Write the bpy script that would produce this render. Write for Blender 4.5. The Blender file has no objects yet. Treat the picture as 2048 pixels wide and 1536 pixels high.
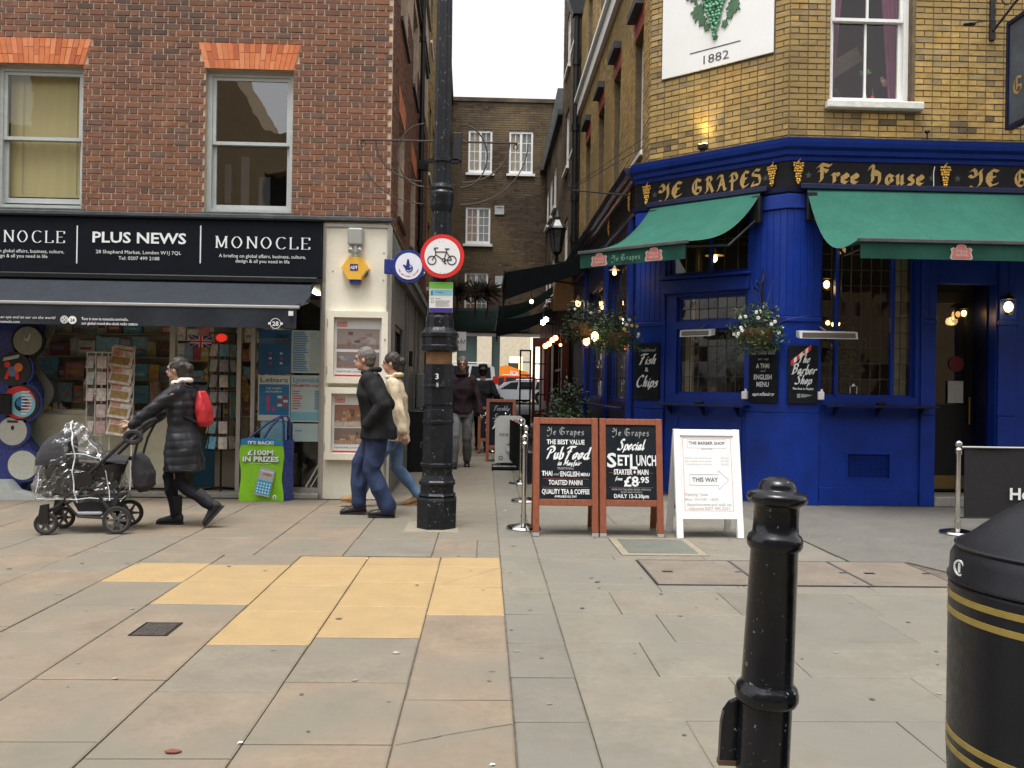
import bpy, bmesh, math, random
from mathutils import Vector, Matrix, noise
random.seed(7)
R = math.radians
SC = bpy.context.scene
COL = SC.collection
# ---------------- camera ----------------
H = 1.4; FPX = 1725.0; ROLL = R(.9); PITCH = R(.13); YAW = R(1.75)
cam_d = bpy.data.cameras.new('camera'); cam = bpy.data.objects.new('camera', cam_d); COL.objects.link(cam)
cam_d.sensor_width = 36; cam_d.lens = FPX / 2048 * 36; cam_d.clip_start = .05; cam_d.clip_end = 800
CM = (Matrix.Rotation(-YAW, 3, 'Z') @ Matrix.Rotation(PITCH, 3, 'X') @ Matrix.Rotation(R(90), 3, 'X') @ Matrix.Rotation(ROLL, 3, 'Z'))
cam.matrix_world = Matrix.Translation((0, 0, H)) @ CM.to_4x4()
SC.camera = cam
# ---------------- world, sun, exposure ----------------
W_ = bpy.data.worlds.new('World'); SC.world = W_; W_.use_nodes = True
nt = W_.node_tree; bg = nt.nodes['Background']
sky = nt.nodes.new('ShaderNodeTexSky'); sky.sky_type = 'NISHITA'; sky.sun_disc = False
sky.sun_elevation = R(74); sky.sun_rotation = R(200); sky.air_density = 1.0; sky.dust_density = 4.0; sky.ozone_density = 1.0
hs = nt.nodes.new('ShaderNodeHueSaturation'); hs.inputs['Saturation'].default_value = .07; hs.inputs['Value'].default_value = 1.2
nt.links.new(sky.outputs[0], hs.inputs['Color']); nt.links.new(hs.outputs[0], bg.inputs['Color'])
bg.inputs['Strength'].default_value = .15
sun_d = bpy.data.lights.new('sun', 'SUN'); sun = bpy.data.objects.new('sun', sun_d); COL.objects.link(sun)
sun_d.energy = 1.4; sun_d.angle = R(24); sun_d.color = (1, .97, .92)
sun.rotation_euler = (R(16), 0, R(-20))
SC.view_settings.view_transform = 'Standard'; SC.view_settings.look = 'None'
SC.view_settings.gamma = 1; SC.view_settings.use_curve_mapping = False
SC.view_settings.exposure = .86
SC.cycles.max_bounces = 7; SC.cycles.transparent_max_bounces = 16; SC.cycles.diffuse_bounces = 4
SC.cycles.sample_clamp_indirect = 4; SC.cycles.caustics_reflective = False; SC.cycles.caustics_refractive = False

# ---------------- helpers ----------------
def ray(px, py):
    "direction in the world seen at a point of the photograph"
    return CM @ Vector(((px - 1024) / FPX, -(py - 768) / FPX, -1))
def at(px, py, x=None, y=None, z=None):
    r = ray(px, py)
    t = x / r.x if x is not None else y / r.y if y is not None else (z - H) / r.z
    return Vector((r.x * t, r.y * t, r.z * t + H))
class Frame:
    "a wall: X runs right as you face it, Z up, -Y towards you"
    def __init__(s, x, y, deg, z=0):
        s.M = Matrix.Translation((x, y, z)) @ Matrix.Rotation(R(deg), 4, 'Z'); s.I = s.M.inverted()
    def uv(s, px, py, out=0.):
        o = s.I @ Vector((0, 0, H)); d = s.I.to_3x3() @ ray(px, py)
        t = (-out - o.y) / d.y; p = o + d * t
        return p.x, p.z
    def w(s, u, v, out=0.): return s.M @ Vector((u, -out, v))
WORLD = Matrix.Identity(4)
WM = {}
def link(name, data, parent=None, M=WORLD):
    o = bpy.data.objects.new(name, data); COL.objects.link(o)
    WM[o.name] = M.copy()
    if parent is not None:
        o.parent = parent; o.matrix_local = WM[parent.name].inverted() @ M
    else: o.matrix_local = M
    return o
def tag(o, label=None, cat=None, group=None, kind=None):
    if label: o['label'] = label
    if cat: o['category'] = cat
    if group: o['group'] = group
    if kind: o['kind'] = kind
    return o
def thing(name, label, cat, loc=(0, 0, 0), deg=0, group=None, M=None):
    M = M if M is not None else Matrix.Translation(loc) @ Matrix.Rotation(R(deg), 4, 'Z')
    return tag(link(name, None, None, M), label, cat, group)
class MB:
    "collects faces for ONE mesh"
    def __init__(s): s.v = []; s.f = []; s.m = []; s.t = []; s.sm = []; s.mi = 0; s.tone = 0.; s.smooth = False; s.T = None
    def add(s, vs, fs):
        n = len(s.v)
        if s.T is not None: vs = [tuple(s.T @ Vector(p)) for p in vs]
        s.v += [tuple(p) for p in vs]
        for f in fs:
            s.f.append([n + i for i in f]); s.m.append(s.mi); s.t.append(s.tone); s.sm.append(s.smooth)
        return s
    def pane(s, x0, x1, y, z0, z1): return s.add([(x0,y,z0),(x1,y,z0),(x1,y,z1),(x0,y,z1)], [(0,1,2,3)])
    def box(s, x0, x1, y0, y1, z0, z1, b=0):
        if b <= 0:
            return s.add([(x0,y0,z0),(x1,y0,z0),(x1,y1,z0),(x0,y1,z0),(x0,y0,z1),(x1,y0,z1),(x1,y1,z1),(x0,y1,z1)],
                     [(0,3,2,1),(4,5,6,7),(0,1,5,4),(1,2,6,5),(2,3,7,6),(3,0,4,7)])
        X, Y, Z = (x0, x1), (y0, y1), (z0, z1); vs = []; idx = {}
        for i in (0, 1):
            for j in (0, 1):
                for k in (0, 1):
                    sx, sy, sz = (1, -1)[i], (1, -1)[j], (1, -1)[k]
                    for a in range(3):
                        p = [X[i] + sx * b, Y[j] + sy * b, Z[k] + sz * b]; p[a] = (X[i], Y[j], Z[k])[a]
                        idx[(i, j, k, a)] = len(vs); vs.append(tuple(p))
        g = lambda i, j, k, a: idx[(i, j, k, a)]
        fs = [[g(0,0,0,0),g(0,0,1,0),g(0,1,1,0),g(0,1,0,0)],[g(1,0,0,0),g(1,1,0,0),g(1,1,1,0),g(1,0,1,0)],
              [g(0,0,0,1),g(1,0,0,1),g(1,0,1,1),g(0,0,1,1)],[g(0,1,0,1),g(0,1,1,1),g(1,1,1,1),g(1,1,0,1)],
              [g(0,0,0,2),g(0,1,0,2),g(1,1,0,2),g(1,0,0,2)],[g(0,0,1,2),g(1,0,1,2),g(1,1,1,2),g(0,1,1,2)]]
        for k in (0, 1):
            for j in (0, 1): fs.append([g(0,j,k,1),g(1,j,k,1),g(1,j,k,2),g(0,j,k,2)][::(1 if (j ^ k) else -1)])
            for i in (0, 1): fs.append([g(i,0,k,0),g(i,1,k,0),g(i,1,k,2),g(i,0,k,2)][::(-1 if (i ^ k) else 1)])
        for i in (0, 1):
            for j in (0, 1): fs.append([g(i,j,0,0),g(i,j,1,0),g(i,j,1,1),g(i,j,0,1)][::(-1 if (i ^ j) else 1)])
        for i in (0, 1):
            for j in (0, 1):
                for k in (0, 1): fs.append([g(i,j,k,0),g(i,j,k,1),g(i,j,k,2)][::(1 if (i + j + k) % 2 == 0 else -1)])
        return s.add(vs, fs)
    def prism(s, pts, y0, y1, axis='y'):
        "polygon in XZ pushed along Y (or XY along Z, YZ along X)"
        n = len(pts)
        P = {'y': lambda a, b, t: (a, t, b), 'z': lambda a, b, t: (a, b, t), 'x': lambda a, b, t: (t, a, b)}[axis]
        vs = [P(a, b, y0) for a, b in pts] + [P(a, b, y1) for a, b in pts]
        return s.add(vs, [list(range(n)), list(range(2*n - 1, n - 1, -1))] + [(i, n + i, n + (i+1) % n, (i+1) % n) for i in range(n)])
    def tube(s, pts, r, seg=8, caps=True, up=None):
        pts = [Vector(p) for p in pts]; n = len(pts)
        rr = r if isinstance(r, (list, tuple)) else [r] * n
        vs = []; prev = None
        for i, p in enumerate(pts):
            d = (pts[min(i+1, n-1)] - pts[max(i-1, 0)])
            d = d.normalized() if d.length > 1e-9 else Vector((0, 0, 1))
            if prev is None:
                a = Vector((0, 0, 1)) if abs(d.z) < .9 else Vector((1, 0, 0))
            else: a = prev
            a = (a - d * a.dot(d)).normalized(); prev = a; b = d.cross(a)
            e = rr[i] if isinstance(rr[i], tuple) else (rr[i], rr[i])
            for k in range(seg):
                t = 2 * math.pi * k / seg
                vs.append(p + a * math.cos(t) * e[0] + b * math.sin(t) * e[1])
        fs = [(i*seg+k, i*seg+(k+1) % seg, (i+1)*seg+(k+1) % seg, (i+1)*seg+k) for i in range(n-1) for k in range(seg)]
        if caps: fs += [list(range(seg))[::-1], [(n-1)*seg+k for k in range(seg)]]
        return s.add(vs, fs)
    def lathe(s, prof, c=(0, 0, 0), seg=24, sx=1., sy=1., rot=0., cap=True):
        vs = []; n = len(prof)
        for r, z in prof:
            for k in range(seg):
                t = 2 * math.pi * k / seg + rot
                vs.append((c[0] + r * math.cos(t) * sx, c[1] + r * math.sin(t) * sy, c[2] + z))
        fs = [(i*seg+k, i*seg+(k+1) % seg, (i+1)*seg+(k+1) % seg, (i+1)*seg+k) for i in range(n-1) for k in range(seg)]
        if cap: fs += [list(range(seg))[::-1], [(n-1)*seg+k for k in range(seg)]]
        return s.add(vs, fs)
    def ball(s, c, r, seg=10, rings=6, sc=(1, 1, 1)):
        prof = [(r * math.sin(math.pi * i / rings) + 1e-5, -r * math.cos(math.pi * i / rings)) for i in range(rings + 1)]
        vs = []
        for q, z in prof:
            for k in range(seg):
                t = 2 * math.pi * k / seg
                vs.append((c[0] + q * math.cos(t) * sc[0], c[1] + q * math.sin(t) * sc[1], c[2] + z * sc[2]))
        n = len(prof)
        return s.add(vs, [(i*seg+k, i*seg+(k+1) % seg, (i+1)*seg+(k+1) % seg, (i+1)*seg+k) for i in range(n-1) for k in range(seg)])
    def disc(s, c, r, y0, y1, seg=28, ri=0):
        "disc or ring in the XZ plane with thickness along Y"
        cx, cz = c
        o = [(cx + r*math.cos(2*math.pi*k/seg), cz + r*math.sin(2*math.pi*k/seg)) for k in range(seg)]
        if ri <= 0: return s.prism(o, y0, y1)
        i_ = [(cx + ri*math.cos(2*math.pi*k/seg), cz + ri*math.sin(2*math.pi*k/seg)) for k in range(seg)]
        vs = [(a, y0, b) for a, b in o] + [(a, y0, b) for a, b in i_] + [(a, y1, b) for a, b in o] + [(a, y1, b) for a, b in i_]
        fs = []
        for k in range(seg):
            l = (k+1) % seg
            fs += [(k, l, seg+l, seg+k), (2*seg+k, 3*seg+k, 3*seg+l, 2*seg+l), (k, 2*seg+k, 2*seg+l, l), (seg+k, seg+l, 3*seg+l, 3*seg+k)]
        return s.add(vs, fs)
    def grid(s, fn, nu, nv):
        vs = [fn(i / nu, j / nv) for j in range(nv + 1) for i in range(nu + 1)]
        return s.add(vs, [(j*(nu+1)+i, j*(nu+1)+i+1, (j+1)*(nu+1)+i+1, (j+1)*(nu+1)+i) for j in range(nv) for i in range(nu)])
    def mesh(s, name, mats):
        me = bpy.data.meshes.new(name); me.from_pydata(s.v, [], s.f)
        for m in (mats if isinstance(mats, (list, tuple)) else [mats]): me.materials.append(m)
        if me.polygons:
            me.polygons.foreach_set('material_index', s.m)
            if any(s.sm): me.polygons.foreach_set('use_smooth', s.sm)
            if any(s.t):
                at_ = me.attributes.new('tone', 'FLOAT', 'FACE'); at_.data.foreach_set('value', s.t)
        me.update(); return me
def ob(name, mb, mats, parent=None, M=WORLD, **k):
    me = mb.mesh(name, mats) if isinstance(mb, MB) else mb
    if isinstance(mb, MB) and k.pop('fixn', False):
        bm = bmesh.new(); bm.from_mesh(me); bmesh.ops.recalc_face_normals(bm, faces=bm.faces); bm.to_mesh(me); bm.free()
    k.pop('fixn', None)
    return tag(link(name, me, parent, M), **k) if k else link(name, me, parent, M)
def shade(o, deg=35):
    me = o.data
    for p in me.polygons: p.use_smooth = True
    bm = bmesh.new(); bm.from_mesh(me)
    bmesh.ops.recalc_face_normals(bm, faces=bm.faces)
    for e in bm.edges:
        if len(e.link_faces) == 2 and e.calc_face_angle(0) > R(deg): e.smooth = False
    bm.to_mesh(me); bm.free(); return o

# ---------------- materials ----------------
def ramp(N, L, fac, stops, interp='LINEAR'):
    r = N.new('ShaderNodeValToRGB'); e = r.color_ramp.elements; r.color_ramp.interpolation = interp
    while len(e) < len(stops): e.new(.5)
    for i, (p, c) in enumerate(stops):
        e[i].position = p; e[i].color = (*c[:3], 1) if not isinstance(c, (int, float)) else (c, c, c, 1)
    L.new(fac, r.inputs[0]); return r.outputs[0]
MATS = {}
def mat(name, col=(.5, .5, .5), rough=.6, var=.12, scale=5, bump=0, bs=40, metal=0, spec=.5, tones=None, tint=None,
        dirt=0, dirtcol=(.04, .035, .03), ds=1.2, dlo=.5, chips=0, chipcol=(.3, .3, .3), cs=60, rvar=.08, sheen=0, stretch=None, local=False, coat=0, trans=0):
    if name in MATS: return MATS[name]
    m = bpy.data.materials.new(name); m.use_nodes = True; MATS[name] = m
    N, L = m.node_tree.nodes, m.node_tree.links; p = N['Principled BSDF']
    if local: pos = N.new('ShaderNodeTexCoord').outputs['Object']
    else: pos = N.new('ShaderNodeNewGeometry').outputs['Position']
    if stretch:
        mp = N.new('ShaderNodeMapping'); mp.inputs['Scale'].default_value = stretch; L.new(pos, mp.inputs[0]); pos = mp.outputs[0]
    def nz(sc, det=5, rg=.55, dis=0):
        n = N.new('ShaderNodeTexNoise'); n.inputs['Scale'].default_value = sc; n.inputs['Detail'].default_value = det
        n.inputs['Roughness'].default_value = rg; n.inputs['Distortion'].default_value = dis; L.new(pos, n.inputs['Vector']); return n.outputs['Fac']
    def mix(fac, a, b, mode='MIX'):
        x = N.new('ShaderNodeMix'); x.data_type = 'RGBA'; x.blend_type = mode
        for s_, v in ((0, fac), (6, a), (7, b)):
            if isinstance(v, (int, float)): x.inputs[s_].default_value = v
            elif isinstance(v, tuple): x.inputs[s_].default_value = (*v[:3], 1)
            else: L.new(v, x.inputs[s_])
        return x.outputs[2]
    if tones:
        a = N.new('ShaderNodeAttribute'); a.attribute_name = 'tone'
        n = len(tones); base = ramp(N, L, a.outputs['Fac'], [((i + .0) / n, t) for i, t in enumerate(tones)], 'LINEAR')
    else:
        rgb = N.new('ShaderNodeRGB'); rgb.outputs[0].default_value = (*col, 1); base = rgb.outputs[0]
    if var:
        f = ramp(N, L, nz(scale, 6, .6), [(.3, 1 - var), (.7, 1 + var)])
        base = mix(1., base, f, 'MULTIPLY')
        f2 = ramp(N, L, nz(scale * 7.3, 3, .6), [(.3, 1 - var * .6), (.7, 1 + var * .6)])
        base = mix(1., base, f2, 'MULTIPLY')
    if tint: # broad second colour
        f = ramp(N, L, nz(tint[1], 4, .55, .5), [(.42, 0), (.62, 1)]); base = mix(f, base, tint[0])
    if dirt:
        f = ramp(N, L, nz(ds, 8, .65, .3), [(dlo, 0), (dlo + .25, dirt)]); base = mix(f, base, dirtcol)
    rgh = ramp(N, L, nz(scale * 3, 4), [(.3, max(.02, rough - rvar)), (.7, min(1, rough + rvar))])
    if chips:
        f = ramp(N, L, nz(cs, 4, .7), [(1 - chips, 0), (1 - chips + .03, 1)]); base = mix(f, base, chipcol)
        rgh = mix(f, rgh, (.7, .7, .7))
    L.new(base, p.inputs['Base Color']); L.new(rgh, p.inputs['Roughness'])
    p.inputs['Metallic'].default_value = metal; p.inputs['Specular IOR Level'].default_value = spec
    if coat: p.inputs['Coat Weight'].default_value = coat; p.inputs['Coat Roughness'].default_value = .08
    if sheen: p.inputs['Sheen Weight'].default_value = sheen
    if trans: p.inputs['Transmission Weight'].default_value = trans
    if bump:
        b = N.new('ShaderNodeBump'); b.inputs['Strength'].default_value = 1; b.inputs['Distance'].default_value = bump
        L.new(nz(bs, 6, .65), b.inputs['Height']); L.new(b.outputs[0], p.inputs['Normal'])
    return m
def emit(name, col, st):
    m = bpy.data.materials.new(name); m.use_nodes = True; N = m.node_tree.nodes
    p = N['Principled BSDF']; p.inputs['Base Color'].default_value = (*col, 1)
    p.inputs['Emission Color'].default_value = (*col, 1); p.inputs['Emission Strength'].default_value = st; return m
def glass(name, tint=(.9, .93, .92), gl=.06, rough=.02, dirt=.0, wavy=0):
    wavy *= .35
    m = bpy.data.materials.new(name); m.use_nodes = True; N, L = m.node_tree.nodes, m.node_tree.links
    N.remove(N['Principled BSDF']); out = N['Material Output']
    t = N.new('ShaderNodeBsdfTransparent'); t.inputs[0].default_value = (*tint, 1)
    g = N.new('ShaderNodeBsdfGlossy'); g.inputs['Roughness'].default_value = rough
    fr = N.new('ShaderNodeLayerWeight'); fr.inputs[0].default_value = .5
    pw = N.new('ShaderNodeMath'); pw.operation = 'POWER'; pw.inputs[1].default_value = 4.5; L.new(fr.outputs['Facing'], pw.inputs[0])
    ad = N.new('ShaderNodeMath'); ad.operation = 'MULTIPLY_ADD'; ad.inputs[1].default_value = .85; ad.inputs[2].default_value = .035 + gl; L.new(pw.outputs[0], ad.inputs[0])
    mx = N.new('ShaderNodeMixShader'); L.new(ad.outputs[0], mx.inputs[0]); L.new(t.outputs[0], mx.inputs[1]); L.new(g.outputs[0], mx.inputs[2])
    if wavy:
        pos = N.new('ShaderNodeNewGeometry').outputs['Position']; n = N.new('ShaderNodeTexNoise'); n.inputs['Scale'].default_value = 3
        L.new(pos, n.inputs['Vector']); b = N.new('ShaderNodeBump'); b.inputs['Distance'].default_value = wavy
        L.new(n.outputs['Fac'], b.inputs['Height']); L.new(b.outputs[0], g.inputs['Normal']); L.new(b.outputs[0], fr.inputs['Normal'])
    res = mx.outputs[0]
    if dirt:
        d = N.new('ShaderNodeBsdfDiffuse'); d.inputs[0].default_value = (.5, .5, .47, 1)
        m2 = N.new('ShaderNodeMixShader'); m2.inputs[0].default_value = dirt; L.new(res, m2.inputs[1]); L.new(d.outputs[0], m2.inputs[2]); res = m2.outputs[0]
    L.new(res, out.inputs[0]); return m

# ---------------- lettering ----------------
B36 = {c: i for i, c in enumerate('0123456789abcdefghijklmnopqrstuvwxyz')}
# strokes on a grid: base line 5, x-height f, capitals p, descenders 0; advance first
BLK = {  # blackletter
 'Y': 'i 3o5mak8g4g/3o1l3h7f/gpek8g/ekfgfac66470/fgjhgl', 'y': 'c 2f4d4855865/4d2f/9faDad84602', 'E': 'g en8p4l2g2b6575e8/2fbg/8p6k6a',
 'e': 'a 8c2c/2c5f8d8b2a/2d2765875', 'F': 'g 2l6pgnhp/6p7j7956/3h7jdicg/a5', 'r': 'a 1e3f4d4635/4d6f8f9d/3557', 'H': 'k 3m6p8n7h7856/7g9jdhff6f/fgf9e6c4/2k5m',
 'o': 'b 4f2c2755987a9d6e4f', 'u': 'c 1e3f3745675/3f3755788a/8f8695a6', 's': 'a 8e5f3d4b7a887545 26'.replace(' ', ''), 'a': 'b 3e6f7d7695/7b3b2847 6576'.replace(' ', ''),
 'p': 'b 1f3e3020/3e6f8d8755 35'.replace(' ', ''), 'G': 'k fmcp7o3k2e3975b5f8fd/fdbe/7o8j8a/dp', 'R': 'k 3m6p7m7755/6pcpem di7h/aheb g5i6'.replace(' ', ''),
 'A': 'k 2m5pak/5p4l/fod9f5h6/6c d c/c p 8h5735 25'.replace(' ', ''), 'P': 'j 3m6p7m70/6pcpfmfheg a e7g/3g7g'.replace(' ', ''), 'S': 'h en9p4m4jch dgb 5 5 6 2 8'.replace(' ', ''),
}
BLK['A'] = 'k 2l4o8pbn/bpf7h5j6/bn6854 3525'.replace('4 3', '43').replace('5 ', '5').replace('f7', 'f7'); BLK['A'] = 'k 3l5o9pcn/bof7h5j7/bn6935/6deDed'.replace('eDed', 'ed')
BLK['S'] = 'h fo8p4m4jehgbe696255a'
BLK['R'] = 'k 3m6p7m7735/6pcpelbi7h/aheag5i6'; BLK['P'] = 'j 3m6p7m7032/6pcpflfhbf7g/3g7g'; BLK['G'] = 'k gm8p4l2g3a76b5g8gd/gdae/8p8i8a'
BLK['y'] = 'c 1e3f4d4765975/8g9d9783402'.replace('65975', '6587'); BLK['Y'] = 'i 2m5p8m8g6f3f1h/fpdm8g/dmegea c 5 6 0 1 3'.replace(' ', '')
BLK['u'] = 'c 1e3f3745678/8f8695a6'; BLK['s'] = 'a 8e5f3d4b7a877525'; BLK['a'] = 'b 3e6f8d8695a6/8b4b284565 86'.replace('65 86', '6586'); BLK['p'] = 'b 1e3f3010/3e6f8d87553 5'.replace('3 5', '35')
SCR = {  # brush script
 'P': 'f 9l6d45 0/2k3n7pcpfmeh9f6f'.replace(' 0', ''), 'u': 'b 4f3a4568a8/9f8978 6 5 b7'.replace(' ', ''), 'b': 'b 6p4g35/4c6e8e9b877535', 'F': 'f 4m6phphp/bp7d5542 4/5hbh'.replace('42 4', '43'),
 'o': 'a 6f3d2845796a8d6f8dad', 'd': 'c 9e6f3b286588/bp9c8765a5b7'.replace('8765', '87'), 'S': 'e dn9p6m6j9fa96515 18'.replace('15 18', '0618'), 'p': 'b 4f3a00/4d7f9d97654 6'.replace('4 6', '46'), 'e': 'a 3a6b8d7f5f3c2745 78 9a'.replace(' ', ''),
 'c': '9 8d7f4e2a36558 8'.replace('8 8', '88'), 'i': '6 4f3a3546 68/5i5j'.replace(' ', ''), 'a': 'b 8e5f3c2745698e/8e7857 96 a8'.replace(' ', ''), 'l': '7 6p5n3c3546 69'.replace(' ', ''),
 'T': 'g 1m3phpip/bp8e6545', 'h': 'b 6p4g25/3a6e8f8c7657 97 b8'.replace(' ', '').replace('a8', ''), 'B': 'g 6o45/2m5pcpelcibg6h/bgdeb9d 6 6 5 2 7'.replace(' ', ''), 'r': '9 4f3a25/3b6e8f9d', 's': '9 8d6f4d7a6625 36'.replace(' ', ''),
 'C': 'g em cp8o3h2a55a5d8'.replace(' ', ''), '&': 'e cd9868534769jbn9p7m8idcb5e5'.replace('9868534769', '976534699h'), 't': '8 6m4c3545 68/2f8f'.replace(' ', ''), 'n': 'c 4f25/3a6e8f9c8567b7', 'R': 'g 6o45/2m5pcpfmdi7h/9hc7d5f6',
 'm': 'g 4f25/3a5e7f7b65/7a9ebfcc b5 c4 f7'.replace(' ', ''), 'L': 'e 7p4a25 d5 e7'.replace(' ', ''), 'f': '8 9m8p6m4530/2f8f', 'y': 'b 4f3a4568a8/9f7651 302'.replace('51 302', '5130'), 'g': 'b 8e5f3c2745698e/8e7551302'[:-1], 'M': 'k 25 7p a9 h p f 5 h 5'.replace(' ', ''),
}
SCR['M'] = 'k 257p/7p99/99hp/hpg5i6'; SCR['h'] = 'b 6p4g25/3a6e8f8c7696'; SCR['B'] = 'g 6o45/2m5pcpelcibg6h/bgdeb96625'; SCR['f'] = '8 9m8p6m4530/2f8f'
SER = {  # roman capitals with serifs
 'M': 'o 454p/4plallkp/kpk5'.replace('plallk', 'pc6/c6k'), 'O': 'n bp5m3f585b5'.replace('b5', ''), 'N': 'l 454p/4pi5/i5ip', 'C': 'k in ep 9p 5m 3f 58 95 e5 i8'.replace(' ', ''), 'L': 'h 454p/45g5/g5g9', 'E': 'i 454p/4pgp/gpgl/4fdf/45g5/g5g9',
}
SER['O'] = 'n bp6m3f68b5g8jfgmbp'
SERIF_AT = {'M': ((4, 5), (4, 25), (20, 5), (20, 25)), 'N': ((4, 5), (4, 25), (18, 25)), 'L': ((4, 5), (4, 25)), 'E': ((4, 5), (4, 25)), 'O': (), 'C': ()}
def stroke_text(txt, size, kind, weight=1.):
    "returns an MB lying in XZ (front faces -Y), cap height = size, starting at x=0, and its width"
    G = {'black': BLK, 'script': SCR, 'serif': SER}[kind]
    nib, ang, mn = {'black': (3.1, 38, .35), 'script': (1.7, 35, .55), 'serif': (2.3, 4, .5)}[kind]
    nib *= weight; mn *= weight
    k = size / 20.; x = 0.; mb = MB(); dep = 0.
    N = Vector((math.cos(R(ang)), math.sin(R(ang)))) * nib / 2
    for ch in txt:
        if ch == ' ': x += 8 * k; continue
        g = G.get(ch)
        if g is None: g = G.get(ch.upper()) or G.get(ch.lower())
        if g is None: x += 8 * k; continue
        adv, body = g.split(' ', 1) if ' ' in g else (g[0], g[1:])
        for st in body.split('/'):
            st = st.strip(); P = [Vector((B36.get(st[i].lower(), 0), B36.get(st[i+1].lower(), 0) - 5)) for i in range(0, len(st) - 1, 2)]
            if len(P) < 2: continue
            if (kind == 'script' or (kind == 'serif' and ch in 'OC')) and len(P) > 2:
                Q = []
                for i in range(len(P) - 1):
                    p0 = P[max(i-1, 0)]; p1 = P[i]; p2 = P[i+1]; p3 = P[min(i+2, len(P)-1)]
                    if ch == 'O': p0 = P[(i-1) if i else len(P)-2]; p3 = P[(i+2) if i + 2 < len(P) else 1]
                    for t in (0, .25, .5, .75):
                        Q.append(.5 * ((2*p1) + (p2-p0)*t + (2*p0-5*p1+4*p2-p3)*t*t + (3*p1-p0-3*p2+p3)*t*t*t))
                P = Q + [P[-1]]
            for i in range(len(P) - 1):
                a, b = P[i], P[i+1]; d = (b - a)
                if d.length < 1e-6: continue
                q = Vector((-d.y, d.x)).normalized() * mn
                e = q if q.dot(N) >= 0 else -q
                n_ = N + e * .55
                ext = d.normalized() * (.25 if kind != 'serif' else 0)
                quad = [a - n_ - ext, b - n_ + ext, b + n_ + ext, a + n_ - ext]
                sl = .22 if kind == 'script' else 0
                pts = [(x + (v.x + v.y * sl) * k, v.y * k) for v in quad]
                ar = sum(pts[j][0]*pts[(j+1) % 4][1] - pts[(j+1) % 4][0]*pts[j][1] for j in range(4))
                if ar < 0: pts = pts[::-1]
                dep += 4e-6
                mb.add([(p[0], -dep, p[1]) for p in pts], [(0, 1, 2, 3)])
        if kind == 'serif':
            for sx, sy in SERIF_AT.get(ch, ()):
                dep += 4e-6
                mb.add([(x + (sx-2.6)*k, -dep, (sy-5-.4)*k), (x + (sx+2.6)*k, -dep, (sy-5-.4)*k), (x + (sx+2.6)*k, -dep, (sy-5+.5)*k), (x + (sx-2.6)*k, -dep, (sy-5+.5)*k)], [(0, 1, 2, 3)])
        x += (B36[adv] + {'black': 1.2, 'script': -.6, 'serif': 3.2}[kind]) * k
    return mb, x
def text(txt, M, u, v, m, parent, size=.1, font='sans', align='c', out=.004, width=None, bold=0, shear=0, name='lettering', weight=1., rot=0, cond=1., space=1.):
    "lettering lying on a wall frame M; (u,v) is the middle/left/right of the base line; size = height of a capital"
    T = M @ Matrix.Translation((u, -out, v)) @ Matrix.Rotation(-R(rot), 4, 'Y')
    if font == 'sans':
        c = bpy.data.curves.new(name, 'FONT'); c.body = txt; c.size = size / .72; c.offset = bold * size; c.shear = shear; c.resolution_u = 2
        c.fill_mode = 'FRONT'; c.space_line = .95; c.space_character = space
        c.align_x = {'c': 'CENTER', 'l': 'LEFT', 'r': 'RIGHT'}[align]
        tmp = bpy.data.objects.new('tmp', c); COL.objects.link(tmp)
        dg = bpy.context.evaluated_depsgraph_get(); me = bpy.data.meshes.new_from_object(tmp.evaluated_get(dg))
        bpy.data.objects.remove(tmp); bpy.data.curves.remove(c)
        xs = [q.co.x for q in me.vertices] or [0, 1]; s = cond
        if width: s = width / max(1e-6, max(xs) - min(xs))
        me.transform(Matrix.Rotation(R(90), 4, 'X') @ Matrix.Diagonal((s, 1, 1, 1)))
        me.materials.clear(); me.materials.append(m)
        return link(name, me, parent, T)
    mb, w = stroke_text(txt, size, font, weight); s = (width / w) if width else cond; w *= s
    off = {'c': -w/2, 'l': 0, 'r': -w}[align]
    mb.v = [(p[0]*s + off, p[1], p[2]) for p in mb.v]
    return ob(name, mb, m, parent, T)

# ---------------- brickwork ----------------
BR = {}
def brick_mesh(key, L_, Hh, mats, ntone, rough=.0015):
    "a few hand-made variants of one brick, shared by many objects"
    k = (key, round(L_, 3), ntone)
    if k not in BR:
        mb = MB(); mb.tone = ntone; brick_geo(mb, 0, 0, L_, Hh, .009 + random.random() * .004, rough); BR[k] = mb.mesh('brick', mats)
    return BR[k]
def brick_geo(mb, u, v, L_, Hh, d, j=.0015):
    r = lambda a=j: random.uniform(-a, a)
    b = .003
    vs = [(u+r(), .002, v+r()), (u+L_+r(), .002, v+r()), (u+L_+r(), .002, v+Hh+r()), (u+r(), .002, v+Hh+r()),
          (u+b+r(), -d+r(.002), v+b+r()), (u+L_-b+r(), -d+r(.002), v+b+r()), (u+L_-b+r(), -d+r(.002), v+Hh-b+r()), (u+b+r(), -d+r(.002), v+Hh-b+r())]
    mb.add(vs, [(4,5,6,7),(0,1,5,4),(1,2,6,5),(2,3,7,6),(3,0,4,7)])
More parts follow.
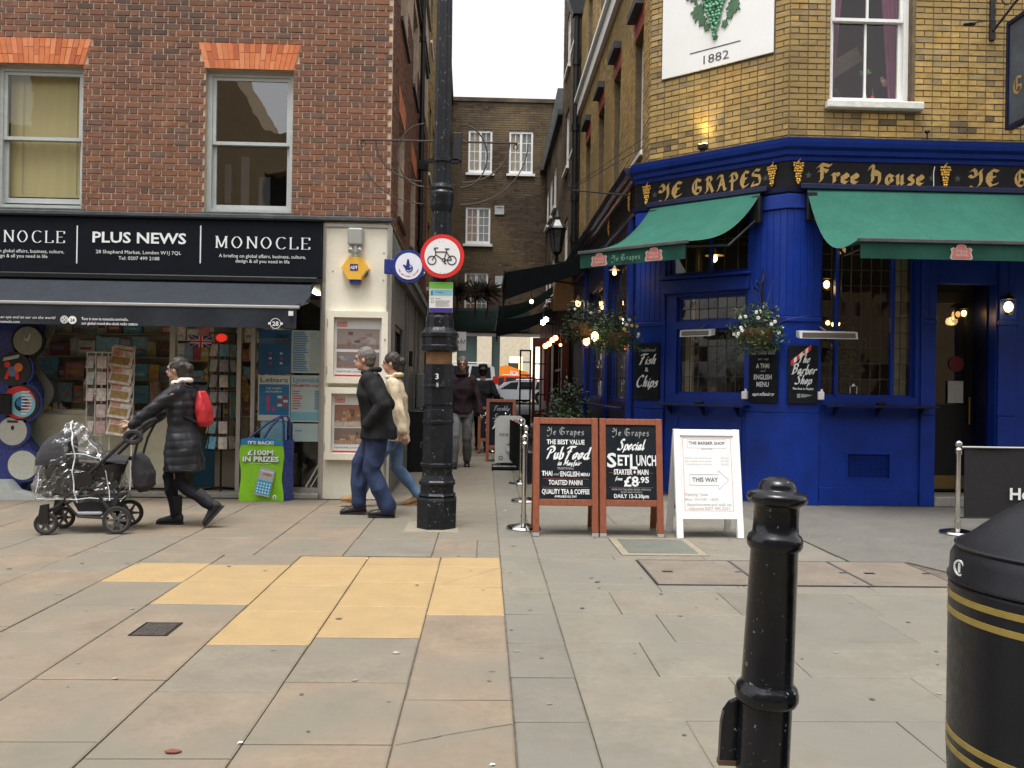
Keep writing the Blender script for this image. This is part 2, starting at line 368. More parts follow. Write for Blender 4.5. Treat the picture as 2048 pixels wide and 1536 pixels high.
def brickwork(key, parent, F, u0, u1, v0, v1, holes, m, tonefn, joint=.011, course=.0735, stretcher=.222, quota=None, single=True, bond='flemish', jit=.0015):
    "real bricks proud of the wall face; the first `quota` of them as parts of their own, the rest one part"
    hd = stretcher / 2 - joint / 2 + .0; rest = MB(); n = int((v1 - v0) / course); cells = []
    for i in range(n):
        v = v0 + i * course; u = u0
        seq = [stretcher, stretcher/2] if bond == 'flemish' else ([stretcher] if i % 2 else [stretcher/2])
        k = i % 2
        if bond == 'flemish' and i % 2: u = u0; first = stretcher * .75; 
        else: first = None
        while u < u1 - .02:
            L_ = first if first else seq[k % len(seq)]; first = None; k += 1
            e = min(u + L_, u1)
            a, b = u + joint/2, e - joint/2; u = e
            segs = [(a, b)]
            for (h0, h1, g0, g1) in holes:
                if v + course > g0 + .02 and v + course*.5 < g1:
                    ns = []
                    for (p, q) in segs:
                        if q <= h0 or p >= h1: ns.append((p, q)); continue
                        if p < h0 - .03: ns.append((p, h0))
                        if q > h1 + .03: ns.append((h1, q))
                    segs = ns
            for p, q in segs:
                if q - p > .03: cells.append((p, v + joint/2, q - p))
    hh = course - joint
    full = [c for c in cells if abs(c[2] - (stretcher - joint)) < .002 or abs(c[2] - (stretcher/2 - joint)) < .002]
    cut = len(full) if quota is None else quota
    if not single: cut = 0
    pick = set()
    if cut:
        # the ones that show largest: nearest the camera
        full.sort(key=lambda c: (F.w(c[0], c[1]) - Vector((0, 0, H))).length); pick = set(full[:cut])
    for c in cells:
        tn = tonefn(c[0], c[1])
        if c in pick:
            tn = round(tn * 14) / 14 + .001
            me = brick_mesh(key + str(random.randrange(2)), c[2], hh, m, tn, jit)
            link('brick', me, parent, F.M @ Matrix.Translation((c[0], 0, c[1])))
        else:
            rest.tone = tn + .001; brick_geo(rest, c[0], c[1], c[2], hh, .008 + random.random() * .005, jit)
    if rest.f: ob('brickwork', rest, m, parent, F.M, kind='stuff')
def wall_mb(u0, u1, v0, v1, holes, depth, reveal=None):
    "slab with openings, front face at y=0"
    mb = MB(); us = sorted({u0, u1, *[h[0] for h in holes], *[h[1] for h in holes]}); vs = sorted({v0, v1, *[h[2] for h in holes], *[h[3] for h in holes]})
    us = [u for u in us if u0 <= u <= u1]; vs = [v for v in vs if v0 <= v <= v1]
    for i in range(len(us) - 1):
        run = None
        for j in range(len(vs) - 1):
            c = ((us[i] + us[i+1]) / 2, (vs[j] + vs[j+1]) / 2)
            if any(h[0] < c[0] < h[1] and h[2] < c[1] < h[3] for h in holes):
                if run is not None: mb.box(us[i], us[i+1], 0, depth, run, vs[j]); run = None
            elif run is None: run = vs[j]
        if run is not None: mb.box(us[i], us[i+1], 0, depth, run, vs[-1])
    return mb
def frame_mb(u0, u1, v0, v1, t, y0, y1, tb=None, tt=None):
    tb = t if tb is None else tb; tt = t if tt is None else tt
    mb = MB(); mb.box(u0, u0+t, y0, y1, v0, v1); mb.box(u1-t, u1, y0, y1, v0, v1)
    mb.box(u0+t, u1-t, y0+.001, y1-.001, v0, v0+tb); mb.box(u0+t, u1-t, y0+.001, y1-.001, v1-tt, v1); return mb
def copy_tree(o, M, parent=None):
    c = o.copy(); COL.objects.link(c); WM[c.name] = M.copy()
    if parent is not None: c.parent = parent; c.matrix_local = WM[parent.name].inverted() @ M
    else: c.matrix_local = M
    for ch in list(o.children):
        copy_tree(ch, M @ WM[o.name].inverted() @ WM[ch.name], c)
    return c
# ================= shared materials =================
M_red = mat('red_brick', tones=[(.10,.064,.052),(.14,.072,.053),(.165,.08,.054),(.19,.085,.053),(.215,.095,.056),(.155,.08,.058),(.13,.086,.068),(.24,.11,.064)], rough=.85, var=.16, scale=9, bump=.003, bs=70, spec=.25, dirt=.25, ds=1.1, dirtcol=(.06,.045,.04))
M_mortr = mat('pale_mortar', (.47,.37,.275), .9, .2, 7, .003, 90, spec=.2, dirt=.2, ds=.9)
M_rub = mat('rubbed_brick', tones=[(.52,.15,.06),(.56,.18,.07),(.38,.10,.045),(.60,.22,.10)], rough=.8, var=.1, scale=14, bump=.0012, bs=90, spec=.25)
M_yel = mat('yellow_stock_brick', tones=[(.13,.095,.055),(.30,.21,.09),(.40,.275,.10),(.46,.315,.115),(.41,.26,.09),(.33,.25,.13),(.21,.15,.085),(.46,.35,.17)], rough=.85, var=.2, scale=8, tint=((.29,.205,.085), .75), bump=.004, bs=60, spec=.25, dirt=.45, ds=1.3, dlo=.52, dirtcol=(.07,.055,.04))
M_morty = mat('grey_mortar', (.15,.115,.07), .9, .25, 9, .003, 90, spec=.2, dirt=.3)
M_brn = mat('sooty_brown_brick', tones=[(.055,.04,.03),(.085,.06,.042),(.12,.085,.055),(.075,.05,.036),(.15,.11,.065),(.10,.065,.045)], rough=.9, var=.2, scale=5, bump=.004, bs=60, spec=.2, tint=((.17,.125,.07), .5), dirt=.5, ds=.6, dirtcol=(.03,.026,.024))
M_mortb = mat('sooty_mortar', (.12,.10,.075), .9, .25, 7, spec=.2, dirt=.4)
M_white = mat('white_paint', (.78,.78,.76), .45, .04, 6, spec=.4, dirt=.12, ds=3, dirtcol=(.4,.38,.34))
M_greyp = mat('pale_grey_paint', (.42,.45,.44), .5, .08, 8, dirt=.25, ds=4, dirtcol=(.2,.2,.18))
M_cream = mat('cream_paint', (.76,.72,.60), .5, .05, 3, spec=.35, dirt=.12, ds=2, dirtcol=(.45,.38,.26))
M_black = mat('black_paint', (.008,.009,.010), .4, .2, 8, spec=.3)
M_navyk = mat('fascia_black', (.004,.006,.010), .65, .15, 5, spec=.12)
M_awk = mat('charcoal_canvas', (.022,.026,.034), .9, .12, 5, .0006, 300, spec=.25)
M_lead = mat('lead_flashing', (.05,.053,.056), .75, .25, 6, .004, 30, dirt=.4, ds=3, dirtcol=(.12,.12,.11))
M_alu = mat('brushed_aluminium', (.50,.50,.49), .38, .06, 4, metal=.9)
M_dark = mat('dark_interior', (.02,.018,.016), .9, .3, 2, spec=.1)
M_roomw = mat('shop_wall', (.33,.31,.26), .8, .1, 2)
M_print = mat('print_colours', tones=[(.5,.06,.06),(.6,.5,.35),(.08,.16,.35),(.65,.62,.55),(.35,.05,.07),(.08,.08,.09),(.6,.35,.05),(.15,.3,.3),(.5,.45,.42),(.12,.35,.5)], rough=.5, var=.35, scale=23)
M_paper = mat('paper_white', (.68,.69,.68), .6, .05, 12)
M_ink = mat('black_ink', (.015,.015,.018), .6, 0, 1)
M_wlet = mat('white_lettering', (.72,.74,.74), .5, .05, 20)
M_stone = mat('door_step_stone', (.27,.25,.22), .85, .15, 6, .003, 50, dirt=.4, ds=3)
G_win = glass('window_glass', (.88,.9,.89), .02, .015, 0, .004)
G_shop = glass('shop_glass', (.93,.95,.94), .015, .02, .01)
G_dark = glass('old_glass', (.7,.73,.72), .07, .03, .015, .01)
E_tube = emit('fluorescent_tube', (1, .88, .66), 4)
E_bulb = emit('warm_bulb', (1, .55, .17), 6)
def cm(name, c, r=.55, v=.04, **k): return mat(name, c, r, v, 12, **k)
M_blue = cm('poster_blue', (.02,.19,.42)); M_cyan = cm('poster_cyan', (.22,.5,.62)); M_pink = cm('poster_magenta', (.6,.06,.2)); M_pale = cm('poster_pale_blue', (.5,.62,.64))
M_navy = cm('navy_enamel', (.018,.035,.2), .3, coat=.4); M_redp = cm('sign_red', (.62,.03,.03), .35); M_lime = cm('lime_green_print', (.22,.52,.02), .45)
M_or = cm('alarm_yellow', (.75,.42,.05), .45); M_lens = cm('grey_metal', (.30,.30,.28), .5)

def noise_at(x, y, s): return noise.noise(Vector((x * s, y * s, 3.1)))
LF = Frame(0, 10.5, 0); LS = Frame(-1.19, 10.5, 91.2)
lb = thing('corner_building', 'red brick corner building with orange window heads above the black newsagent shopfront', 'building', (-3.6, 10.5, 0))
WTOP = 9.2; LEND = 8.6
holesF = [(-5.93, -4.88, 3.44, 5.17), (-3.43, -2.38, 3.44, 5.17)]
holesU = [(-5.93, -4.88, 6.9, 8.4), (-3.43, -2.38, 6.9, 8.4)]
archF = []
for a_, b_ in ((-5.93, -4.88), (-3.43, -2.38)):
    for i in range(40):
        v_ = 3.42 + i * .0735
        if 5.12 < v_ < 5.47: f_ = max(0, min(1, (v_ + .037 - 5.17) / .31)); archF.append((a_ - .09 * f_ - .006, b_ + .09 * f_ + .006, v_ + .02, v_ + .045))
sideW = [(.97, 2.05, 3.62, 5.02, 5.35), (3.42, 4.7, 3.62, 5.0, 5.32), (5.85, 7.0, 3.62, 4.98, 5.3), (.97, 2.4, 6.27, 7.7, 8.0), (3.52, 4.75, 6.27, 7.7, 8.0), (5.9, 7.0, 6.42, 7.7, 8.0)]
holesS = [(a, b, c, d) for a, b, c, d, e in sideW]
ob('wall', wall_mb(-9.5, -1.19, 3.40, WTOP, holesF + holesU, .3), M_mortr, lb, LF.M)
ob('wall', wall_mb(.31, LEND, 3.40, WTOP, holesS, .3), M_mortr, lb, LS.M)
ob('wall', MB().box(-9.5, -9.2, .301, 8, 3.4, WTOP).box(-9.5, -1.6, 7.7, 8, 3.4, WTOP).box(-9.19, -1.62, .31, 7.69, 3.1, 3.2).box(-9.4, -1.6, .31, 7.69, WTOP - .3, WTOP - .1), M_mortr, lb, LF.M)
def tr(u, v): return min(.97, max(0, .40 + .33 * noise_at(u, v, .8) + random.gauss(0, .17) + (.06 if v < 5 else -.06)))
brickwork('r', lb, LF, -6.6, -1.19, 3.42, 6.45, holesF + archF + [(-5.93, -4.88, 6.9, 8.4)], M_red, tr, joint=.012, stretcher=.197, quota=300)
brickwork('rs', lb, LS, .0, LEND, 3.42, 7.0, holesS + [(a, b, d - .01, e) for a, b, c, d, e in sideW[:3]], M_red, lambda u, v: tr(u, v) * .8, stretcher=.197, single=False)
# gauged brick window heads
def arch(parent, F, u0, u1, v0, v1, sp, n, m, name='arch_brick', out=.014):
    for i in range(n):
        a, b = i / n, (i + 1) / n; mb = MB(); mb.tone = random.random() * .9 + .01
        g = .003; lo0 = u0 + (u1 - u0) * a + g; lo1 = u0 + (u1 - u0) * b - g
        hi0 = (u0 - sp) + (u1 - u0 + 2*sp) * a + g; hi1 = (u0 - sp) + (u1 - u0 + 2*sp) * b - g
        k = random.choice((.35, .65)); 
        m0, m1 = lo0 + (hi0 - lo0) * k, lo1 + (hi1 - lo1) * k; vm = v0 + (v1 - v0) * k
        mb.prism([(lo0, v0), (lo1, v0), (m1, vm - .003), (m0, vm - .003)], -out, .02); mb.tone = random.random() * .9 + .01
        mb.prism([(m0, vm + .003), (m1, vm + .003), (hi1, v1), (hi0, v1)], -out, .02)
        ob(name, mb, m, parent, F.M)
for (a, b, c, d), n in ((holesF[0], 18), (holesF[1], 18)):
    ob('arch_backing', MB().prism([(a-.001, d), (b+.001, d), (b + .1, d + .31), (a - .1, d + .31)], -.004, .01), cm('pale_arch_joint', (.62,.38,.24), .9), lb, LF.M)
    arch(lb, LF, a, b, d + .002, d + .308, .09, n, M_rub)
for a, b, c, d, e in sideW[:3]: arch(lb, LS, a, b, d + .002, e, .06, 10, M_rub)
# sash windows
G_w2 = glass('reflecting_glass', (.8,.82,.82), .16, .012, 0, .003)
def sash(parent, F, u0, u1, v0, v1, m=M_greyp, mid=.5, rec=.09, t=.055, g=G_win, back=None, bars=False, gap=0, label=None):
    w = ob('window', frame_mb(u0, u1, v0, v1, t, rec, rec + .12, .06, .06), m, parent, F.M)
    if label: tag(w, label)
    vm = v0 + (v1 - v0) * mid; s = .042
    up = frame_mb(u0 + t, u1 - t, vm - .02, v1 - .06, s, rec + .02, rec + .055, .04, s)
    lo = frame_mb(u0 + t, u1 - t, v0 + .06 + gap, vm + .02, s, rec + .065, rec + .10, .06, .04)
    if bars:
        c = (u0 + u1) / 2; up.box(c - .014, c + .014, rec + .022, rec + .05, vm + .02, v1 - .1); lo.box(c - .014, c + .014, rec + .068, rec + .095, v0 + .12, vm - .02)
    ob('sash', up, m, w, F.M); ob('sash', lo, m, w, F.M)
    ob('pane', MB().pane(u0 + t + s, u1 - t - s, rec + .036, vm + .02, v1 - .1), g, w, F.M)
    ob('pane', MB().pane(u0 + t + s, u1 - t - s, rec + .08, v0 + .12 + gap, vm - .02), g, w, F.M)
    ob('sill', MB().box(u0 - .05, u1 + .05, -.05, rec + .12, v0 - .07, v0, .008), M_lead if m is M_greyp else m, w, F.M)
    if back: back(w)
    return w
M_blind = mat('olive_roller_blind', (.50,.42,.21), .75, .04, 9, stretch=(1, 1, 30))
def blind(w):
    b = MB().grid(lambda a, c: (-5.86 + .92 * a, .235 + .004 * math.sin(a * 40), 3.62 + 1.5 * c), 30, 1)
    ob('blind', b, M_blind, w, LF.M)
    ob('blind_cord', MB().tube([(-5.7, .225, 3.65), (-5.7, .225, 5.1)], .003, 4).tube([(-5.05, .225, 3.65), (-5.05, .225, 5.1)], .003, 4), M_lens, w, LF.M)
sash(lb, LF, *holesF[0], back=blind, gap=.03, mid=.5)
def room2(w):
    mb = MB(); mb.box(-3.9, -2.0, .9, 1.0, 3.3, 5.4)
    ob('dark_backing', mb, M_dark, w, LF.M)  # plain near-black sheet closing the view behind the sash
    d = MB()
    for a, b, c, e in ((-3.28, 3.62, -3.2, 4.1), (-3.08, 3.55, -2.98, 4.2), (-2.86, 3.5, -2.72, 3.95)): d.box(a, c, .32, .36, b, e)
    ob('picture_frame', d, cm('dusty_grey', (.05,.055,.06)), w, LF.M)
sash(lb, LF, *holesF[1], back=room2, g=G_w2)
for h in holesU: sash(lb, LF, *h)
M_maroon = mat('dark_maroon_paint', (.03,.02,.02), .5, .2, 6)
for a, b, c, d, e in sideW:
    w = sash(lb, LS, a, b, c, d, m=M_maroon, rec=.12, g=G_dark)
ob('string_course', MB().box(-9.5, -1.15, -.07, .0, 3.355, 3.41, .01), M_lead, lb, LF.M)
ob('cornice', MB().box(0, 7.9, -.05, 0, 7.9, 8.02).box(0, 7.9, -.075, 0, 8.02, 8.06), M_lead, lb, LS.M)
ob('coping', MB().box(-9.55, -1.14, -.06, .36, WTOP, WTOP + .09), M_stone, lb, LF.M)
ob('coping', MB().box(.36, LEND, -.06, .36, WTOP, WTOP + .09), M_stone, lb, LS.M)
# down-pipe and hopper on the side wall
rp = MB(); rp.tube([(5.15, -.07, 8.6), (5.15, -.07, 3.5)], .045, 10)
for z in (7.6, 6.1, 4.6, 3.9): rp.tube([(5.15, -.07, z), (5.15, -.07, z + .1)], .062, 10)
o = ob('downpipe', rp, M_black, lb, LS.M); shade(o)
rp = MB(); rp.prism([(4.98, 5.42), (5.3, 5.42), (5.22, 5.28), (5.06, 5.28)], -.2, 0); ob('hopper', rp, M_lead, lb, LS.M)
# yellow-brick building further down the alley, and one more behind it
yb = thing('terrace_house', 'yellow brick house beyond the red one, half hidden by the lamp post', 'building', M=LS.M @ Matrix.Translation((LEND, 0, 0)))
hy = [(.5, 1.5, 3.6, 5.2), (2.4, 3.4, 3.6, 5.2), (.5, 1.5, 6.2, 7.9), (2.4, 3.4, 6.2, 7.9), (.5, 1.5, 9.2, 10.6)]
LS2 = Frame(*(LS.M @ Vector((LEND, 0, 0))).xy, 91.2)
ob('wall', wall_mb(.003, 4.2, 0, 12, hy, .4), M_morty, yb, LS2.M)
brickwork('ys', yb, LS2, .0, 4.2, 3.4, 11.9, hy, M_yel, lambda u, v: min(.95, max(0, .35 + random.gauss(0, .2))), single=False)
for h in hy: sash(yb, LS2, *h, m=M_white, rec=.12, g=G_dark, bars=True)
fb = thing('terrace_house', 'dark brick house with a deep cornice where the alley narrows, behind the lamp post', 'building', M=LS.M @ Matrix.Translation((LEND + 4.2, 0, 0)))
LS3 = Frame(*(LS.M @ Vector((LEND + 4.2, 0, 0))).xy, 91.2)
hz = [(.9 + 2.4 * i, 1.9 + 2.4 * i, z, z + 1.5) for i in range(3) for z in (3.8, 6.4, 9.0)]
ob('wall', wall_mb(.003, 9.6, 0, 12.6, hz, .4), M_brn, fb, LS3.M)
for h in hz: sash(fb, LS3, *h, m=M_white, rec=.1, g=G_dark, bars=True)
ob('cornice', MB().box(0, 9.6, -.1, 0, 11.6, 11.75).box(0, 9.6, -.18, 0, 11.75, 12.1).box(0, 9.6, -.27, 0, 12.1, 12.3), M_brn, fb, LS3.M)

# ================= the newsagent's shopfront (ground floor) =================
sf = thing('shopfront', 'newsagent shopfront with aluminium framed windows, an open door and a crowded interior', 'shop front', (-4, 10.5, 0))
gl = .12  # glass line behind the wall face
fr = MB()
for a, b in ((-3.84, -3.775), (-3.03, -2.98), (-2.86, -2.81), (-2.03, -1.992)): fr.box(a, b, gl - .03, gl + .03, .06, 2.66)
fr.box(-9.4, -3.84, gl - .028, gl + .028, .98, 1.03); fr.box(-9.4, -3.84, gl - .028, gl + .028, .10, .14); fr.box(-2.81, -2.03, gl - .028, gl + .028, .06, .12)
ob('window_frame', fr, M_alu, sf, LF.M)
ob('stall_riser', MB().box(-9.4, -3.84, gl - .01, gl + .02, .14, .98), cm('cream_panel', (.50,.49,.38), .5, .1), sf, LF.M)
ob('window_pane', MB().pane(-9.4, -3.84, gl, 1.03, 2.66), G_shop, sf, LF.M)
ob('window_pane', MB().pane(-2.81, -2.03, gl, .12, 2.66), G_shop, sf, LF.M)
ob('threshold', MB().box(-9.4, -1.995, -.06, .2, 0.003, .06, .006), M_stone, sf, LF.M)
rm = MB(); rm.box(-9.4, -1.99, 3.6, 3.7, 0, 3.1); rm.box(-9.5, -9.4, .2, 3.6, 0, 3.1); rm.box(-1.985, -1.93, .21, 3.59, .01, 3.1); rm.box(-9.4, -1.995, .21, 3.59, 2.75, 2.85)
ob('interior_wall', rm, M_roomw, sf, LF.M)
ob('interior_floor', MB().box(-9.39, -2.0, .201, 3.59, 0.004, .05), cm('brown_lino', (.09,.07,.055), .4, .2), sf, LF.M)
for x in (-7.2, -5.2, -3.4, -2.5):
    ob('ceiling_light', MB().box(x - .03, x + .03, .7, 2.4, 2.70, 2.74), E_tube, sf, LF.M)
ob('pier', MB().box(-1.989, -1.19, 0, .3, 0.0, 3.35), M_cream, sf, LF.M)
ob('pier_trim', MB().box(-1.989, -1.955, -.02, -.001, 0.003, 3.33).box(-1.215, -1.185, -.02, -.001, .003, 3.33).box(-1.955, -1.215, -.02, -.001, 3.29, 3.33), M_alu, sf, LF.M)
pm = MB()
for u, v in ((-1.87, 2.76), (-1.26, 2.66), (-1.26, 2.99)): pm.ball((u, -.002, v), .012, 8, 5, (1, .5, 1))
ob('screw_cap', pm, M_greyp, sf, LF.M)
# grey painted side of the shop along the alley: panelled, dark window, boxed base
M_grp = mat('weathered_grey_paint', (.13,.135,.125), .5, .15, 3, .002, 20, dirt=.45, ds=1.5, dirtcol=(.05,.05,.045))
sd = wall_mb(.301, 9.4, 0, 2.80, [(.95, 2.35, .55, 2.2)], .2)
for a in (.31, 2.75, 3.15, 5.0, 6.2): sd.box(a, a + .12, -.03, -.001, .0, 2.79)
sd.box(.31, 9.4, -.09, -.001, 2.8, 2.95); sd.prism([(-.001, 2.951), (-.13, 2.951), (-.001, 3.32)], .31, 9.4, 'x')
ob('side_wall', sd, M_grp, sf, LS.M)
ob('side_window', frame_mb(.95, 2.35, .55, 2.2, .07, .03, .12).box(1.6, 1.66, .04, .1, .6, 2.15).box(.98, 2.32, .035, .1, 1.02, 1.12), M_black, sf, LS.M)
ob('side_window_rail', MB().box(1.0, 2.33, .02, .034, 1.42, 1.5), cm('bare_wood', (.35,.22,.09), .7, .2), sf, LS.M)
ob('side_window_pane', MB().pane(1.0, 2.3, .072, .6, 2.15), G_dark, sf, LS.M)
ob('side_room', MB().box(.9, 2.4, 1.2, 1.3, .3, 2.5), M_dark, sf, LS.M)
ob('meter_box', MB().box(5.4, 6.1, -.22, -.03, .9, 1.6, .01), M_grp, sf, LS.M)
ob('base_cupboard', MB().box(3.3, 9.0, -.35, -.032, 0.0, .98, .01).box(3.3, 9.0, -.37, -.353, .9, .99), M_black, sf, LS.M)
ob('keypad', MB().box(3.75, 3.9, -.06, -.001, 1.7, 1.95, .01), M_black, sf, LS.M)
# fascia board
fs = thing('shop_sign', 'long black fascia board lettered PLUS NEWS between two MONOCLE panels', 'sign', (-4, 10.39, 2.66))
ob('board', MB().box(-9.4, -1.995, -.11, -.001, 2.66, 3.33).box(-9.4, -1.99, -.14, -.002, 3.331, 3.353), M_navyk, fs, LF.M)
def tx(s, px, py, size, m, par, F=LF, out=.114, **k):
    u, v = F.uv(px, py, out); return text(s, F.M, u, v, m, par, size, out=out + .002, **k)
tx('MONOCLE', 527, 497, .135, M_wlet, fs, font='serif', width=1.16)
tx('MONOCLE', 40, 484, .135, M_wlet, fs, font='serif', width=1.10)
tx('PLUS NEWS', 278, 486, .128, M_wlet, fs, bold=.03, width=1.10)
tx('28 Shepherd Market, London W1J 7QL', 277, 508, .042, M_wlet, fs, width=1.0); tx('Tel: 0207 499 2188', 278, 520, .042, M_wlet, fs, width=.48)
for x, y in ((525, 0), (40, -11)):
    tx('A briefing on global affairs, business, culture,', x, 516 + y, .042, M_wlet, fs, width=1.03, name='small_lettering'); tx('design & all you need in life', x, 526 + y, .042, M_wlet, fs, width=.64, name='small_lettering')
for px in (154, 401):
    u, v = LF.uv(px, 488, .112); ob('divider', MB().box(u - .007, u + .007, -.1125, -.111, v - .23, v + .22), M_wlet, fs, LF.M)
# awning over the shopfront
aw = thing('awning', 'charcoal canvas awning with a printed valance over the newsagent window', 'awning', (-4, 10.4, 2.6))
def awf(a, b): return (-9.4 + 7.35 * a, -.10 - .88 * b, 2.60 - .37 * b - .05 * math.sin(math.pi * b))
ob('canopy', MB().grid(awf, 30, 8), M_awk, aw, LF.M)
ob('roller_cassette', MB().box(-9.4, -2.02, -.17, -.003, 2.585, 2.655, .012), M_black, aw, LF.M)
ob('front_rail', MB().box(-9.4, -2.05, -1.01, -.975, 2.205, 2.24, .008), M_lens, aw, LF.M)
ob('valance', MB().grid(lambda a, b: (-9.4 + 7.32 * a, -1.0 + .012 * math.sin(a * 60) * b, 2.205 - .215 * b), 90, 3), M_awk, aw, LF.M)
ob('end_bracket', MB().tube([(-2.07, -.12, 2.6), (-2.07, -.5, 2.32), (-2.09, -.96, 2.24)], .016, 6), M_black, aw, LF.M)
o_ = 1.015
tx('Tune in now to monocle.com/radio,', 163, 640, .032, M_wlet, aw, out=o_, align='l', bold=.01, width=.5, name='small_lettering'); tx('our global round-the-clock radio station', 163, 649, .032, M_wlet, aw, out=o_, align='l', bold=.01, width=.6, name='small_lettering')
tx('Keeping an eye and an ear on the world', 110, 638, .03, M_wlet, aw, out=o_, align='r', shear=.3, width=.75, name='small_lettering'); tx('monocle.com', 40, 646, .03, M_wlet, aw, out=o_, align='r', name='small_lettering')
u, v = LF.uv(145, 640, o_); ob('logo_disc', MB().disc((u, v), .044, -o_ - .003, -o_ - .001), M_wlet, aw, LF.M); text('24', LF.M, u, v - .018, M_awk, aw, .036, out=o_ + .005, bold=.02)
u2 = LF.uv(129, 639, o_)[0]; ob('logo_ring', MB().disc((u2, v + .003), .042, -o_ - .003, -o_ - .001, ri=.034).disc((u2, v + .003), .028, -o_ - .0032, -o_ - .0012, ri=.023).prism([(u2-.02, v-.012),(u2-.014, v-.016),(u2+.02, v+.018),(u2+.014, v+.022)], -o_-.0034, -o_-.0012).prism([(u2+.02, v-.012),(u2+.014, v-.016),(u2-.02, v+.018),(u2-.014, v+.022)], -o_-.0036, -o_-.0012), M_wlet, aw, LF.M)
u, v = LF.uv(551, 647, o_); ob('number_plate', MB().disc((u, v), .058, -o_ - .003, -o_ - .001, ri=.052).box(u - .078, u - .058, -o_ - .0031, -o_ - .001, v - .012, v + .012).box(u + .058, u + .078, -o_ - .0031, -o_ - .001, v - .012, v + .012), M_wlet, aw, LF.M); text('28', LF.M, u, v - .026, M_wlet, aw, .05, out=o_ + .005, bold=.03)
u, v = LF.uv(582, 627, 1.02); ob('rail_tag', MB().box(u - .025, u + .025, -1.03, -1.02, v - .025, v + .025), M_paper, aw, LF.M)
# poster cases on the pier
def pcase(px0, py0, px1, py1, label, shots):
    a, b = LF.uv(px0, py0, .03); c, d = LF.uv(px1, py1, .03)
    t = thing('poster_case', label, 'poster case', (a, 10.5, d), group='estate agent poster cases on the pier')
    ob('frame', frame_mb(a, c, d, b, .075, -.085, -.001), M_cream, t, LF.M)
    ob('poster', MB().box(a + .074, c - .074, -.02, -.003, d + .074, b - .074), M_paper, t, LF.M)
    ob('pane', MB().pane(a + .075, c - .075, -.058, d + .075, b - .075), glass('case_glass', (.98,.98,.98), -.015, .02), t, LF.M)
    ob('lock', MB().ball((c - .035, -.085, (b + d) / 2 + .1), .012, 8, 5), M_lens, t, LF.M)
    ob('hinge', MB().box(a - .004, a + .006, -.09, -.05, b - .2, b - .1).box(a - .004, a + .006, -.09, -.05, d + .1, d + .2), M_lens, t, LF.M)
    w = c - a - .15; a += .075; top = b - .075
    ob('poster_stripe', MB().box(a + .01, a + w - .01, -.0215, -.0205, d + .085, d + .105), M_redp, t, LF.M)
    ob('poster_logo', frame_mb(a + .03, a + .15, top - .11, top - .05, .008, -.0215, -.0205).box(a + .045, a + .135, -.0216, -.0206, top - .095, top - .085).box(a + .045, a + .135, -.0216, -.0206, top - .076, top - .066), M_redp, t, LF.M)
    for (z0, z1, mats_) in shots:
        mb = MB(); n = 9; y = -.0215
        ob('photo_print', MB().box(a + .03, a + w - .03, y, -.0205, d + z0, d + z1), mats_[0], t, LF.M)
        for i in range(16):
            x0 = a + .035 + random.random() * (w - .14); z = d + z0 + random.random() * (z1 - z0) * .7; mb.tone = random.random() * .99 + .001
            mb.box(x0, x0 + .02 + random.random() * .06, y - .0004 - i * 3e-5, y, z, z + (z1 - z0) * (.08 + .22 * random.random()))
        mb.box(a + .03, a + w - .03, y - .002, y - .0013, d + z0, d + z0 + (z1 - z0) * .22)
        ob('photo_detail', mb, mats_[1], t, LF.M, kind='stuff')
    text('MAYFAIR, LONDON W1', LF.M, a + .03, d + .135, M_ink, t, .018, out=.023, align='l', width=w * .8, name='small_lettering')
M_ph1 = mat('photo_cool', tones=[(.26,.20,.17),(.12,.2,.34),(.36,.32,.29),(.08,.06,.05),(.24,.16,.14)], var=.25, scale=30); M_ph2 = mat('photo_warm', tones=[(.28,.11,.05),(.4,.27,.18),(.17,.06,.03),(.45,.4,.34),(.05,.04,.04)], var=.25, scale=30)
pcase(657, 622, 775, 768, 'cream framed poster case with two photographs of a grey room, upper of the pair', [(.42, .66, (cm('ph_a', (.27,.22,.20)), M_ph1)), (.19, .38, (cm('ph_b', (.22,.17,.15)), M_ph1))])
pcase(652, 774, 770, 920, 'cream framed poster case with photographs of a wood floored room, lower of the pair', [(.40, .66, (cm('ph_c', (.25,.12,.075)), M_ph2)), (.19, .38, (cm('ph_d', (.2,.13,.10)), M_ph2))])
# floodlight and alarm box
t = thing('security_light', 'small grey twin spot security light above the yellow alarm box', 'light', (-1.59, 10.5, 3.0))
ob('housing', MB().box(-1.685, -1.50, -.11, -.001, 3.06, 3.27, .02), M_lens, t, LF.M)
for x in (-1.645, -1.54): ob('spot', MB().tube([(x, -.06, 3.06), (x, -.08, 3.01), (x, -.13, 2.985)], [.014, .022, .026], 10), M_greyp, t, LF.M)
ob('sensor', MB().ball((-1.59, -.06, 2.975), .028, 10, 6), M_lens, t, LF.M); ob('mount', MB().tube([(-1.59, -.06, 3.06), (-1.59, -.05, 2.93)], .03, 10), M_greyp, t, LF.M)
t = thing('alarm_box', 'yellow hexagonal alarm box with a blue ADT label on the cream pier', 'alarm box', (-1.59, 10.5, 2.78))
hx = [(-1.59 + .165 * math.cos(R(60 * i)), 2.785 + .135 * math.sin(R(60 * i)) / .866) for i in range(6)]
ob('cover', MB().prism(hx, -.09, -.001), M_or, t, LF.M)
ob('strobe', MB().prism([(-1.66, 2.65), (-1.52, 2.65), (-1.53, 2.60), (-1.65, 2.60)], -.08, -.001), M_navy, t, LF.M)
ob('label_panel', MB().box(-1.65, -1.555, -.093, -.0905, 2.755, 2.835), M_navy, t, LF.M); text('ADT', LF.M, -1.602, 2.775, M_wlet, t, .038, out=.095, bold=.04, width=.082)
gr = MB()
